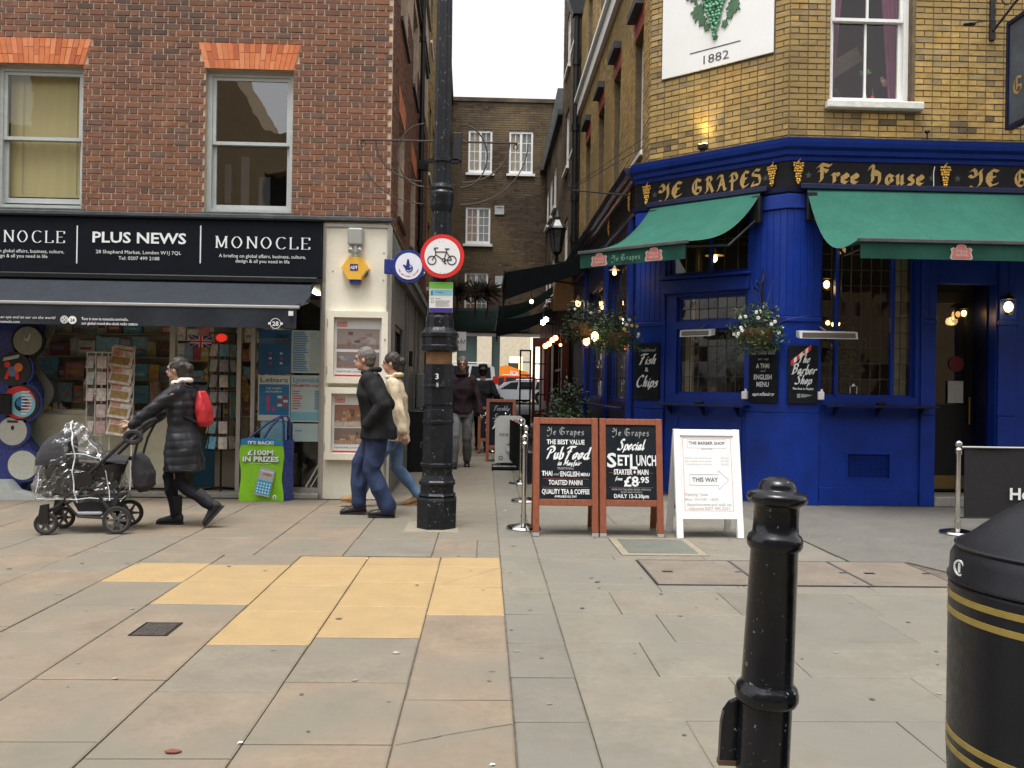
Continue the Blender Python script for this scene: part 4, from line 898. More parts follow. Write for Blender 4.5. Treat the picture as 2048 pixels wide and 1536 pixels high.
for F, a, b, v in ((PC, .46, 1.72, 1.195), (PF, .44, 1.80, 1.225)):
    ob('drinks_shelf', MB().box(a, b, -.24, -.04, v - .02, v + .012, .006), M_pubd, pub, F.M)
    for u in (a + .15, (a + b) / 2, b - .15): ob('shelf_bracket', MB().prism([(-.2, v - .021), (-.04, v - .021), (-.04, v - .14)], u - .012, u + .012, 'x'), M_pubd, pub, F.M)
    ob('ashtray', MB().box((a+b)/2 - .05, (a+b)/2 + .05, -.22, -.14, v + .013, v + .05, .01), M_black, pub, F.M)
# air grille
ob('air_grille', frame_mb(.77, 1.33, .32, .65, .02, -.008, .01), M_pub, pub, PF.M)
mb = MB()
for i in range(17): mb.box(.795 + i * .031, .803 + i * .031, .02, .035, .34, .63)
for i in range(10): mb.box(.79, 1.31, .021, .034, .345 + i * .031, .353 + i * .031)
mb.box(.79, 1.31, .05, .06, .34, .63); ob('grille_mesh', mb, M_pub, pub, PF.M, kind='stuff')
# leaded windows
M_came = mat('lead_came', (.05,.048,.045), .6, .2, 20, metal=.3)
G_pub = glass('leaded_glass', (.82,.84,.8), .03, .03, .015, .006)
def leaded(F, u0, u1, v0, v1, nu, nv, y, mull=()):
    w = ob('window_frame', frame_mb(u0, u1, v0, v1, .03, y - .03, y + .03), M_pub, pub, F.M)
    for m_ in mull: ob('mullion', MB().box(m_ - .022, m_ + .022, y - .045, y + .031, v0 + .001, v1 - .001, .005), M_pub, w, F.M)
    a, b, c, d = u0 + .03, u1 - .03, v0 + .03, v1 - .03; du, dv = (b - a) / nu, (d - c) / nv; mb = MB()
    for i in range(1, nu): mb.box(a + du*i - .004, a + du*i + .004, y - .006, y + .006, c, d)
    for j in range(1, nv): mb.box(a, b, y - .0065, y + .0065, c + dv*j - .004, c + dv*j + .004)
    ob('lead_came', mb, M_came, w, F.M, kind='stuff')
    for i in range(nu):
        for j in range(nv):
            q = MB(); t1, t2 = random.uniform(-.0012, .0012), random.uniform(-.0012, .0012)
            x0, x1, z0, z1 = a + du*i + .004, a + du*(i+1) - .004, c + dv*j + .004, c + dv*(j+1) - .004
            q.add([(x0, y + t1, z0), (x1, y - t1 + t2, z0), (x1, y - t1 - t2, z1), (x0, y + t1 - t2 * .5, z1)], [(0, 1, 2, 3)]); ob('pane', q, G_pub, w, F.M)
    return w
leaded(PC, .64, 1.62, 1.33, 2.19, 7, 4, .09); leaded(PC, .64, 1.62, 2.29, 2.62, 7, 2, .09)
leaded(PC, .50, 1.68, 2.92, 3.79, 6, 2, .10, (1.09,))
leaded(PF, .44, 1.62, 1.33, 3.70, 9, 12, .09, (.655, 1.355))
# pub interior
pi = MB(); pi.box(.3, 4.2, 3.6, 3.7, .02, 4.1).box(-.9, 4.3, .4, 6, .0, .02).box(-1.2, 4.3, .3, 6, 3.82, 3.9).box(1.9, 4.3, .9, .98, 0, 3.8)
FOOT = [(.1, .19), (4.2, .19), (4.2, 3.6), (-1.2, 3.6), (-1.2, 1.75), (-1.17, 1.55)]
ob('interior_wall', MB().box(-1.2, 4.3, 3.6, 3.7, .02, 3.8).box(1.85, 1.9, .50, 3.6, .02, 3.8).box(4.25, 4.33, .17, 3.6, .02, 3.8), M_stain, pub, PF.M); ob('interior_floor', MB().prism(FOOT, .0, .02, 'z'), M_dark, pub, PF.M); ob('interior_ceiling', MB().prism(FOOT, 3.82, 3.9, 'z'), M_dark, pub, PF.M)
ob('curtain_pier', MB().box(1.44, 1.60, .20, .26, 1.3, 3.6), cm('pale_jamb', (.42,.37,.28), .7, .15), pub, PF.M)
ob('curtain_pier', MB().box(.66, .76, .22, .28, 1.33, 2.62), cm('pale_jamb', (.42,.37,.28)), pub, PC.M)
random.seed(21)
bt = MB()
for i in range(90):
    u = random.uniform(.2, 1.8); z = random.choice((1.0, 1.35, 1.7, 2.0)); bt.tone = random.random() * .98 + .01
    bt.tube([(u, 3.4 + random.random() * .1, z), (u, 3.45, z + .2), (u, 3.45, z + .3)], [.035, .035, .012], 6)
ob('bottles', bt, mat('bottle_glass', tones=[(.02,.08,.02),(.12,.05,.01),(.3,.25,.12),(.02,.02,.02),(.35,.05,.02),(.2,.14,.03)], rough=.15, var=.2), pub, PF.M, kind='stuff')
for z in (.98, 1.33, 1.68, 1.98): ob('back_bar_shelf', MB().box(.1, 1.84, 3.35, 3.599, z - .03, z), M_sand, pub, PF.M)
# foliage: many leaf faces spread through a volume
def leaves(n, c, r, size, seed, sq=(1, 1, 1), droop=0, tones=1.):
    rnd = random.Random(seed); mb = MB()
    for i in range(n):
        d = Vector((rnd.gauss(0, 1), rnd.gauss(0, 1), rnd.gauss(0, 1))).normalized() * r * (rnd.random() ** .45)
        lump = 1 + .35 * noise.noise(d * 6 + Vector((seed, 0, 0)))
        p = Vector((c[0] + d.x * sq[0] * lump, c[1] + d.y * sq[1] * lump, c[2] + d.z * sq[2] * lump - droop * (d.x**2 + d.y**2) / r))
        a = Vector((rnd.gauss(0, 1), rnd.gauss(0, 1), rnd.gauss(0, .8))).normalized(); b = a.cross(Vector((rnd.gauss(0, 1), rnd.gauss(0, 1), rnd.gauss(0, 1)))).normalized()
        s = size * rnd.uniform(.5, 1.2); mb.tone = rnd.random() * .98 + .01
        mb.add([p - a * s, p + b * s * .4 + a * s*.1, p + a * s, p - b * s * .4 + a*s*.1], [(0, 1, 2, 3)])
    return mb
M_leaf = mat('mixed_leaf', tones=[(.025,.06,.018),(.05,.10,.025),(.035,.075,.02),(.09,.13,.04),(.02,.045,.018)], rough=.5, var=.2, spec=.3)
M_leafd = mat('dark_leaf', tones=[(.012,.03,.012),(.02,.045,.015),(.03,.055,.02),(.015,.03,.012)], rough=.5, var=.2, spec=.3)
M_petw = mat('white_petal', (.75,.75,.70), .6, .05); M_pety = mat('yellow_petal', (.75,.45,.03), .6, .1); M_coir = mat('coir_liner', (.12,.075,.04), .95, .3, 40)
def basket(label, p, r, seed, nw, ny, chain=.55, twigs=0, leafm=None):
    t = thing('hanging_basket', label, 'hanging basket', p, group='hanging baskets along the pub'); x, y, z = p
    ob('basket', MB().lathe([(.02, -r * .8), (r * .5, -r * .65), (r * .75, -r * .2), (r * .78, 0)], p, 16), M_coir, t)
    ob('foliage', leaves(1500, (x, y, z + r * .12), r * 1.3, .030, seed, (1, 1, .9), .4), leafm or M_leaf, t, kind='stuff')
    rnd = random.Random(seed); ch = MB()
    for k in range(3):
        a = R(120 * k + 30); ch.tube([(x + r*.75*math.cos(a), y + r*.75*math.sin(a), z), (x, y, z + chain)], .004, 4)
    ob('chain', ch, M_iron, t)
    for n, m in ((nw, M_petw), (ny, M_pety)):
        for i in range(n):
            a = rnd.uniform(math.pi * .95, math.pi * 2.1); e = rnd.uniform(-.5, .8); q = Vector((x + r * 1.12 * math.cos(a) * math.cos(e), y + r * 1.12 * math.sin(a) * math.cos(e), z + r * .9 * math.sin(e) + .02))
            f = MB()
            for k in range(5): b = 2*math.pi*k/5; f.ball((q.x + .013*math.cos(b), q.y, q.z + .013*math.sin(b)), .011, 6, 4, (1, .5, 1))
            ob('flower', f, m, t)
    if twigs:
        tw = MB()
        for i in range(twigs):
            a = rnd.uniform(0, 6.28); e = rnd.uniform(.3, 1.3); l = rnd.uniform(.4, .75); q = Vector((math.cos(a) * math.cos(e), math.sin(a) * math.cos(e), math.sin(e)))
            tw.tube([Vector(p), Vector(p) + q * l * .6, Vector(p) + q * l + Vector((0, 0, -.05 * l))], [.003, .002, .001], 4)
        ob('twigs', tw, mat('dry_twig', (.10,.08,.05), .8), t, kind='stuff')
    return t
bp = PC.w(1.97, 2.13, .38); basket('large hanging basket of white flowers on the pilaster above the restaurant board', tuple(bp), .27, 31, 14, 1, .52, 10)
bracket = thing('basket_bracket', 'curved iron basket bracket on the blue corner pilaster', 'bracket', tuple(PC.w(1.85, 2.7, 0)))
ob('arm', MB().tube([PC.w(1.87, 2.85, .03), PC.w(1.9, 2.74, .12), PC.w(1.97, 2.66, .38), PC.w(1.97, 2.70, .44)], .011, 6).tube([PC.w(1.87, 2.45, .03), PC.w(1.87, 2.60, .1), PC.w(1.86, 2.66, .3)], .009, 6).tube([PC.w(1.87, 2.42, .03), PC.w(1.87, 2.90, .03)], .014, 6), M_iron, bracket)
basket('hanging basket with yellow pansies and long bare twigs on the far side of the corner', (1.72, 11.35, 2.12), .26, 33, 4, 4, .6, 22)
basket('dark leafy hanging basket further down the alley side of the pub', (1.60, 14.2, 2.45), .32, 35, 3, 0, .6, 16, M_leafd)
# fascia lettering and gilt grapes
def tp(F, s, px0, px1, py, size, out, **k):
    a, _ = F.uv(px0, py, out); b, v = F.uv(px1, py, out); v = (F.uv((px0+px1)/2, py, out))[1]
    return text(s, F.M, (a + b) / 2, v, k.pop('m', M_gold), pub, size, out=out + .002, width=b - a, **k)
O = .036
def cap(s, F, u0, u1, v, size, **k): return text(s, F.M, (u0+u1)/2, v, k.pop('m', M_gold), pub, size, out=O + .003, width=u1 - u0, font='black', **k)
cap('YE', PC, .36, .74, 3.955, .195, weight=1.3); cap('GRAPES', PC, .86, 1.83, 3.955, .195, weight=1.3)
cap('Free', PF, .33, .88, 3.945, .225, weight=1.35); cap('House', PF, .96, 1.69, 3.945, .225, weight=1.3)
cap('YE', PF, 2.23, 2.63, 3.955, .195, weight=1.3); cap('GRAPES', PF, 2.80, 3.78, 3.955, .195, weight=1.3)
def grapes(F, u, v, s=1., par=None, m=None, n=24):
    rnd = random.Random(int(u * 100)); mb = MB(); mb.smooth = True
    mb.ball((u, -O - .01, v + .12 * s), .018 * s, 8, 5); mb.tube([(u, -O - .01, v + .12 * s), (u + .02 * s, -O - .02, v + .16 * s)], .006 * s, 5)
    rows = [(5, .10), (5, .07), (4, .04), (4, .012), (3, -.02), (3, -.05), (2, -.08), (2, -.105), (1, -.13)]
    for k, z in rows:
        for i in range(k): mb.ball((u + (i - (k-1)/2) * .025 * s + rnd.uniform(-.003, .003), -O - .012 - rnd.random() * .014, v + z * s + rnd.uniform(-.005, .005)), .0165 * s, 8, 6)
    return ob('gilt_grapes', mb, m or M_goldb, par or pub, F.M)
grapes(PC, .18, 4.05); grapes(PC, 1.97, 4.05); grapes(PF, .11, 4.06, 1.05); grapes(PF, 1.93, 4.05, 1.05); grapes(PF, 4.0, 4.05)
grapes(PS, -.35, 4.05); grapes(PS, -2.4, 4.05, .9)
for F, u in ((PC, .30), (PF, .24), (PF, 1.77), (PF, 2.09), (PC, 1.88)):
    lf = MB(); q = [(u + .045*math.cos(R(72*i+90))*(1 if True else 1), 4.03 + .045*math.sin(R(72*i+90))) for i in range(5)]; w = []
    for i in range(5): w += [q[i], (u + .02*math.cos(R(72*i+126)), 4.03 + .02*math.sin(R(72*i+126)))]
    ob('painted_leaf', lf.prism(w, -O - .002, -O - .0003), cm('faded_leaf', (.045,.055,.05)), pub, F.M)
ob('spare_tube', MB().tube([(1.79, -O - .01, 3.93), (1.785, -O - .012, 4.1), (1.80, -O - .01, 4.17)], .006, 5), M_white, pub, PF.M)
# plaque with grapes and the date
t = thing('wall_plaque', 'large white plaque with green grapes above the date 1882', 'plaque', tuple(PC.w(1.16, 5.58, 0)))
ob('board', MB().box(.38, 1.955, -.035, -.012, 5.58, 7.9, .004), M_plaq, t, PC.M)
text('1882', PC.M, 1.165, 5.645, cm('dim_ink', (.06,.06,.06)), t, .115, out=.038, width=.36)
ob('rule', MB().prism([(.80, 5.82), (1.52, 5.82), (1.52, 5.835), (.80, 5.835)], -.0372, -.036), cm('dim_ink', (.06,.06,.06)), t, PC.M)
gb = MB(); gb.smooth = True; rnd = random.Random(4)
for r_ in range(24):
    z = 5.98 + r_ * .042; k = min(9, 1 + int(r_ * .55)); 
    for i in range(k): gb.ball((1.16 + (i - (k-1)/2) * .05 + rnd.uniform(-.01, .01), -.05 - rnd.random() * .025, z + rnd.uniform(-.008, .008)), .027, 8, 6)
ob('grape_bunch', gb, M_grape, t, PC.M)
for (u, v, s, ro) in ((.92, 6.35, .15, 30), (1.42, 6.3, .14, -30), (.86, 6.62, .17, 60), (1.5, 6.62, .16, -50), (1.05, 6.12, .07, 20), (1.3, 6.10, .07, -15), (1.17, 5.96, .05, 0), (.98, 6.22, .09, 10), (1.37, 6.2, .08, 0)):
    lf = []
    for i in range(20):
        a = 2*math.pi*i/20 + R(ro); rr = s * (1 if i % 4 == 0 else .78 if i % 2 == 0 else .58); lf.append((u + rr*math.cos(a)*.8, v + rr*math.sin(a)))
    ob('vine_leaf', MB().prism(lf, -.05 - .003 * s, -.036), M_leafp, t, PC.M)
# upstairs window
def up(w):
    cu = mat('purple_curtain', (.24,.05,.13), .8, .15, 8)
    for s_, a0, b0 in ((1, .53, .86), (-1, 1.49, 1.16)):
        ob('curtain', MB().grid(lambda a, b: (a0 + (b0 - a0) * a * (.35 + .65 * b) + 0 * s_, .28 + .02 * math.sin(a * 26), 4.98 + 2.7 * b), 24, 8), cu, w, PF.M)
    ob('room', MB().box(.16, 2.59, 2.4, 2.5, 4.9, 7.7), cm('oxblood_wall', (.34,.035,.03), .8), w, PF.M)
sash(pub, PF, *hF[0], m=M_white, mid=.39, rec=.10, t=.06, back=up, bars=True)
ob('window_ledge', MB().box(.44, 1.64, -.10, .0, 4.85, 4.945, .012), mat('flaking_white', (.66,.65,.6), .7, .12, 12, .006, 40, dirt=.4, ds=8, dirtcol=(.3,.28,.25)), pub, PF.M)
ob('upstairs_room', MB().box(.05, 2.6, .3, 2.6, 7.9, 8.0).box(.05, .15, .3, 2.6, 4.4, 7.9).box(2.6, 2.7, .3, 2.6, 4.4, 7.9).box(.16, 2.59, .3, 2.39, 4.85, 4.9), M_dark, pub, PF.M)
ob('roof_beam', MB().prism([(.6, 5.35), (1.3, 5.82), (1.22, 6.0), (.58, 5.6)], .9, 1.0), M_sand, pub, PF.M)
t = thing('flower_vase', 'slim yellow bud vase with a green flower head on the upstairs window table', 'vase', tuple(PF.w(1.02, 5.0, -.32)))
ob('vase', MB().lathe([(.02, 0), (.032, .03), (.028, .07), (.014, .11), (.016, .14)], (1.08, .33, 5.06), 12), cm('yellow_glaze', (.6,.5,.12), .3), t, PF.M); ob('stem', MB().tube([(1.08, .33, 5.19), (1.09, .33, 5.42)], .006, 5), cm('pale_stem', (.4,.32,.26)), t, PF.M)
ob('flower_head', leaves(60, (1.085, .33, 5.44), .055, .03, 5, (1, 1, .6)), cm('green_bloom', (.12,.30,.08)), t, PF.M, kind='stuff')
t = thing('drink_bottle', 'small glass bottle with a red label beside the bud vase', 'bottle', tuple(PF.w(1.18, 5.0, -.32)))
ob('glass', MB().lathe([(.02, 0), (.022, .09), (.009, .15), (.009, .19)], (1.18, .33, 5.06), 10), cm('cola_brown', (.05,.02,.01), .1), t, PF.M); ob('label', MB().lathe([(.0235, .04), (.0235, .08)], (1.18, .33, 5.06), 10), M_redp, t, PF.M)
t = thing('table', 'white topped table just inside the upstairs pub window', 'table', tuple(PF.w(1.0, 4.9, -.4)))
ob('table_top', MB().box(.82, 1.44, .23, .7, 5.03, 5.055), M_white, t, PF.M)
for a in (.85, 1.41): ob('leg', MB().box(a - .02, a + .02, .25, .29, 4.9, 5.03), M_white, t, PF.M)
# floodlight and little bits on the cornice
t = thing('floodlight', 'small black floodlight standing on the blue cornice, washing the brick', 'floodlight', tuple(PC.w(1.05, 4.46, .12)))
fu = PC.uv(1406, 300, .12)[0]
ob('housing', MB().box(fu - .06, fu + .06, -.17, -.09, 4.50, 4.57, .01), M_black, t, PC.M); ob('bracket', MB().box(fu - .03, fu + .03, -.14, -.12, 4.47, 4.5), M_black, t, PC.M); ob('lens', MB().box(fu - .045, fu + .045, -.15, -.1, 4.571, 4.576), emit('flood_lens', (1, .85, .45), 12), t, PC.M)
sp = bpy.data.lights.new('flood', 'SPOT'); spo = link('flood_lamp', sp, t, PC.M @ Matrix.Translation((fu, -.13, 4.6)) @ Matrix.Rotation(R(180 - 12), 4, 'X')); sp.energy = 13; sp.color = (1, .8, .35); sp.spot_size = R(80); sp.spot_blend = 1; sp.shadow_soft_size = .05
t = thing('roof_sensor', 'tiny dark sensor on a stem above the Free House lettering', 'sensor', tuple(PF.w(1.6, 4.46, .1)))
su = PF.uv(1854, 290, .1)[0]; ob('stem', MB().tube([(su, -.1, 4.46), (su, -.1, 4.56)], .012, 6), M_iron, t, PF.M); ob('head', MB().ball((su, -.1, 4.58), .035, 8, 6, (1, 1, .7)), M_iron, t, PF.M)
# green awnings
M_stl = mat('faded_red_emblem', (.42,.11,.10), .8, .15, 20); M_stg = mat('faded_emblem_edge', (.34,.33,.29), .8, .1)
def emblem(t, M, u, v, s=1.):
    for k, m, y in ((1.18, M_stg, -.008), (1., M_stl, -.010)):
        p = [(-.105,-.05),(-.09,-.065),(.09,-.065),(.105,-.05),(.09,.0),(.10,.03),(.075,.045),(.05,.035),(.04,.065),(.0,.075),(-.04,.065),(-.05,.035),(-.075,.045),(-.10,.03),(-.09,.0)]
        ob('emblem', MB().prism([(u + a*k*s, v + b*k*s) for a, b in p], y, y + .0015), m, t, M)
    text('STELLA', M, u, v - .0, M_stg, t, .026 * s, out=.011, bold=.04, width=.13 * s); text('ARTOIS', M, u, v - .04 * s, M_stg, t, .026 * s, out=.011, bold=.04, width=.13 * s)
def awning(label, F, u0t, u1t, u0b, u1b, d, vt, vb, sag, vd, emb, word=None, m=M_green, mv=None):
    t = thing('awning', label, 'awning', tuple(F.w((u0t + u1t)/2, vt, 0)), group='awnings on the pub')
    def f(a, b):
        u = (u0t + (u1t - u0t) * a) * (1 - b) + (u0b + (u1b - u0b) * a) * b
        edge = (abs(a - .5) * 2) ** 8
        return (u, -.10 - (d - .10) * b + .0, vt + (vb - vt) * b - sag * math.sin(math.pi * b ** .85) * (1 + .5 * edge) - .006 * math.sin(a * 9 * math.pi) * math.sin(math.pi*b))
    o = ob('canopy', MB().grid(f, 40, 16), m, t, F.M); 
    for p in o.data.polygons: p.use_smooth = True
    ob('canvas_seam', [None, (lambda q: [q.tube([Vector(f(a_, b_ / 16)) + Vector((0, -.002, .002)) for b_ in range(17)], .0022, 4) for a_ in (.0, .26, .5, .74, 1.)] and q)(MB())][1], cm('seam_green', (.045,.16,.12), .8), t, F.M)
    ob('front_rail', MB().box(u0b - .02, u1b + .02, -d - .035, -d + .01, vb - .03, vb + .012, .006), M_lead if m is M_green else M_black, t, F.M)
    ob('valance', MB().grid(lambda a, b: (u0b + .01 + (u1b - u0b - .02) * a, -d - .012 + .008 * math.sin(a * 30) * b, vb - .03 - vd * b), 60, 2), mv or m, t, F.M)
    ob('roller_box', MB().box(u0t - .08, u1t + .08, -.14, -.075, vt - .02, vt + .05, .01), M_pubd, t, F.M)
    for u_ in (u0t + .05, u1t - .05):
        ub = u0b + .12 if u_ < (u0t+u1t)/2 else u1b - .12
        ob('folding_arm', MB().tube([(u_, -.1, vt - .34), ((u_ + ub)/2 + .1, -d*.5, (vt + vb)/2 - sag - .22), (ub, -d, vb - .05)], .016, 6), M_black, t, F.M)
        ob('arm_bracket', MB().box(u_ - .06, u_ + .06, -.16, -.065, vt - .40, vt - .06, .01), M_black, t, F.M)
    FM = F.M @ Matrix.Translation((0, -d - .012, 0))
    for u in emb: emblem(t, FM, u, vb - .03 - vd * .55)
    if word: text('Ye Grapes', FM, word, vb - .03 - vd * .75, cm('faded_print', (.12,.24,.18)), t, .075, 'black', out=.01, width=.44)
    return t
M_grval = mat('green_valance', (.010,.055,.040), .8, .08, 5, spec=.2)
awning('green awning with two faded emblems and pub name on its valance, over the corner window', PC, .18, 1.98, .66, 2.19 + .0, 1.30, 3.84, 3.11, .10, .175, (), mv=M_grval) if False else None
aw1 = awning('green awning with two faded emblems over the corner window', PC, .30, 1.86, -.02 - 0, 1.50, 1.30, 3.86, 3.11, .14, .175, (), mv=M_grval)
a_, _ = PC.uv(1199, 525, 1.31); b_, _ = PC.uv(1308, 520, 1.31); c_, _ = PC.uv(1250, 522, 1.31)
FM = PC.M @ Matrix.Translation((0, -1.312, 0)); emblem(aw1, FM, a_, 2.99); emblem(aw1, FM, b_, 2.99)
text('Ye Grapes', FM, c_ + .02, 2.955, cm('faded_print', (.12,.24,.18)), aw1, .075, 'black', out=.012, width=.42)
aw2 = awning('wide green awning with one faded emblem over the front window and door', PF, .20, 4.6, .24, 4.6, 1.50, 3.86, 3.0, .26, .17, (), mv=M_grval)
FM = PF.M @ Matrix.Translation((0, -1.512, 0)); emblem(aw2, FM, PF.uv(1922, 497, 1.51)[0], 2.88)
# chalk boards fixed to the wall
def wallboard(label, F, u0, u1, v0, v1, linesl, grp='chalk boards fixed to the blue pub wall'):
    t = thing('chalk_board', label, 'chalk board', tuple(F.w((u0+u1)/2, v0, .04)), group=grp)
    ob('board', MB().box(u0, u1, -.062, -.037, v0, v1, .003), M_chalk, t, F.M)
    for (s, z, sz, f, w, m) in linesl: text(s, F.M, (u0+u1)/2, v0 + z, m, t, sz, f, out=.065, width=w, weight=1.9 if f == 'script' else 1, **({'bold': .03} if f == 'sans' else {}))
    return t
wallboard('narrow chalk board lettered Fish and Chips on the left pilaster', PC, .04, .42, 1.24, 2.01, [('Traditional', .66, .05, 'script', .27, M_chkg), ('Fish', .49, .13, 'script', .27, M_chk), ('&', .385, .06, 'sans', None, M_chk), ('Chips', .18, .15, 'script', .33, M_chk)])
wallboard('chalk board advertising the Thai and English menu upstairs, under the large basket', PC, 1.71, 2.08, 1.24, 1.96, [('Restaurant', .60, .085, 'script', .31, M_chkg), ('serving', .53, .035, 'script', .14, M_chkg), ('A THAI', .43, .06, 'sans', .17, M_chk), ('and', .385, .03, 'script', .06, M_chkg), ('ENGLISH', .29, .062, 'sans', .23, M_chk), ('MENU', .20, .062, 'sans', .16, M_chk), ('upstairs', .09, .05, 'script', .28, M_chk)])
t = wallboard('chalk board for The Barber Shop with a slanted red and white striped pole', PF, -.0 + .02, .385, 1.24, 1.95, [('The', .50, .10, 'script', .15, M_chk), ('Barber', .36, .12, 'script', .30, M_chk), ('Shop', .24, .11, 'script', .2, M_chk), ('The Best in Mayfair', .17, .026, 'sans', .26, M_chk)])
for i in range(7):
    a = .05 + i * .035; ob('pole_stripe', MB().prism([(a, 1.70 + i*.028), (a + .035, 1.728 + i*.028), (a + .035, 1.79 + i*.028), (a, 1.762 + i*.028)], -.0635 , -.0625), M_redp if i % 2 == 0 else M_petw, t, PF.M)
ob('pointing_hand', MB().box(.13, .17, -.064, -.0625, 1.31, 1.36).prism([(.18, 1.315), (.24, 1.32), (.32, 1.345), (.24, 1.355), (.18, 1.36)], -.064, -.0625), M_chkg, t, PF.M)
# patio heaters, white boxes
def heater(label, F, u0, u1, v, out):
    t = thing('patio_heater', label, 'heater', tuple(F.w((u0+u1)/2, v, out)), group='wall mounted electric heaters')
    ob('body', MB().prism([(-out, v), (-out + .12, v + .02), (-out + .13, v + .10), (-out + .02, v + .085)], u0, u1, 'x'), cm('heater_silver', (.55,.55,.53), .35), t, F.M)
    ob('reflector', MB().prism([(-out - .002, v + .012), (-out - .001, v + .07), (-out + .0, v + .07), (-out + .0, v + .012)], u0 + .03, u1 - .03, 'x'), cm('heater_grille', (.12,.10,.09), .4), t, F.M)
    ob('bracket', MB().tube([((u0+u1)/2, -out + .08, v + .09), ((u0+u1)/2, -.04, v + .16)], .012, 6), M_alu, t, F.M)
heater('white wall heater across the middle of the corner window', PC, .86, 1.30, 2.07, .30); heater('long silver wall heater over the barber chalk board', PF, .06, .76, 2.02, .32)
for F, u, v, l in ((PC, 1.665, 1.33, 'small white sensor box on the corner window frame by the restaurant board'), (PF, .42, 1.34, 'small white sensor box on the front window frame by the barber board')):
    t = thing('sensor_box', l, 'sensor', tuple(F.w(u, v, .05)), group='white boxes on the window frames')
    ob('box', MB().box(u - .035, u + .035, -.10, -.04, v - .05, v + .05, .008), M_white, t, F.M); ob('knuckle', MB().tube([(u + .01, -.07, v + .05), (u + .01, -.07, v + .08)], .014, 8), M_white, t, F.M)
ob('window_sticker', frame_mb(.84, .93, 1.37, 1.46, .006, .078, .080).prism([(.855, 1.462), (.915, 1.462), (.885, 1.50)], .078, .080), M_wlet, pub, PF.M)
# lamps
def pend(label, p, kind, s=1., e=None):
    t = thing('lamp', label, 'lamp', p, group='lit lamps on and in the pub'); x, y, z = p
    if kind == 'dish':
        ob('shade', MB().lathe([(.13*s, 0), (.04*s, .035*s), (.02*s, .10*s)], (x, y, z + .03), 18), cm('enamel_shade', (.35,.3,.2), .4), t); ob('bulb', MB().ball((x, y, z - .005), .045*s, 10, 7, (1, 1, 1.2)), e or E_bulb, t); ob('stem', MB().tube([(x, y, z + .12), (x, y, z + .4)], .008, 5), M_iron, t)
    else:
        ob('lantern_frame', MB().lathe([(.10*s, .09*s), (.03*s, .14*s), (.012*s, .19*s)], p, 6).lathe([(.045*s, -.10*s), (.05*s, -.08*s)], p, 6).tube([(x+.05*s, y, z-.08*s), (x+.09*s, y, z+.09*s)], .005, 4).tube([(x-.05*s, y, z-.08*s), (x-.09*s, y, z+.09*s)], .005, 4), M_iron, t); ob('bulb', MB().ball((x, y, z), .05*s, 10, 7, (1, 1, 1.3)), e or E_bulb, t)
    l = bpy.data.lights.new('glow', 'POINT'); l.energy = .9 * s; l.color = (1, .6, .25); l.shadow_soft_size = .06; link('glow', l, t, Matrix.Translation((x, y - .12, z - .08)))
    return t
pend('shallow dish lamp glowing inside the upper corner window', tuple(PC.w(1.0, 3.16, -.35)), 'dish'); pend('small amber candle lamp at the right of the upper corner window', tuple(PC.w(1.58, 2.98, -.3)), 'lantern', .6)
pend('bright lantern behind the left light of the front window', tuple(PF.w(.61, 2.74, -.28)), 'lantern', .75); pend('large lit lantern over the right side of the pub doorway', tuple(PF.w(2.70, 2.46, .12)), 'lantern', 1.); pend('small lit lantern inside the pub doorway', tuple(PF.w(2.44, 2.42, -.4)), 'lantern', .6)
pend('small lamp peeping from under the left end of the wide green awning', tuple(PF.w(.85, 3.28, .15)), 'dish', .5)
pend('bare bulb hanging under the corner awning emblem', tuple(at(1229, 545, y=11.6)), 'dish', .6)
pend('dish lamp on the alley side below the corner awning', tuple(at(1156, 606, x=1.9)), 'dish', 1.3); pend('first yellow lantern beside the pansy basket', tuple(at(1190, 673, x=1.75)), 'lantern', 1.2); pend('second yellow lantern just left of the first by the pansy basket', tuple(at(1173, 682, x=1.75)), 'lantern', 1.2)
for i, (u, z) in enumerate(((.9, 2.30), (1.0, 2.32), (1.06, 2.29), (1.25, 2.31))):
    p = PC.w(u, z, -.5 - .1 * i); tag(ob('candle_bulb', MB().ball(tuple(p), .03, 8, 6), E_bulb, None), ['leftmost', 'second', 'third', 'rightmost'][i] + ' candle bulb glowing behind the transom of the corner window', 'bulb', 'candle bulbs of a light fitting behind the corner window')
for i, (u, z) in enumerate(((1.0, 2.33), (1.08, 2.31), (1.14, 2.32))):
    p = PF.w(u, z, -1.2); tag(ob('candle_bulb', MB().ball(tuple(p), .03, 8, 6), E_bulb, None), ['left', 'middle', 'right'][i] + ' candle bulb of three glowing deep behind the front window', 'bulb', 'candle bulbs of a light fitting behind the front window')
t = thing('potted_plant', 'leafy indoor plant standing behind the leaded front window', 'plant', tuple(PF.w(.95, .1, -.7)))
ob('foliage', leaves(500, tuple(PF.w(.95, 1.85, -.55)), .32, .06, 77, (.8, .8, 1.5)), M_leaf, t, kind='stuff'); ob('pot', MB().lathe([(.12, 0), (.18, .3)], tuple(PF.w(.95, 1.05, -.55)), 14), M_stain, t)
t = thing('potted_plant', 'leafy indoor plant standing behind the leaded corner window', 'plant', tuple(PC.w(1.15, .1, -.6)))
ob('foliage', leaves(400, tuple(PC.w(1.2, 1.85, -.5)), .3, .06, 78, (.9, .9, 1.3)), M_leafd, t, kind='stuff'); ob('pot', MB().lathe([(.12, 0), (.18, .3)], tuple(PC.w(1.2, 1.2, -.5)), 14), M_stain, t)
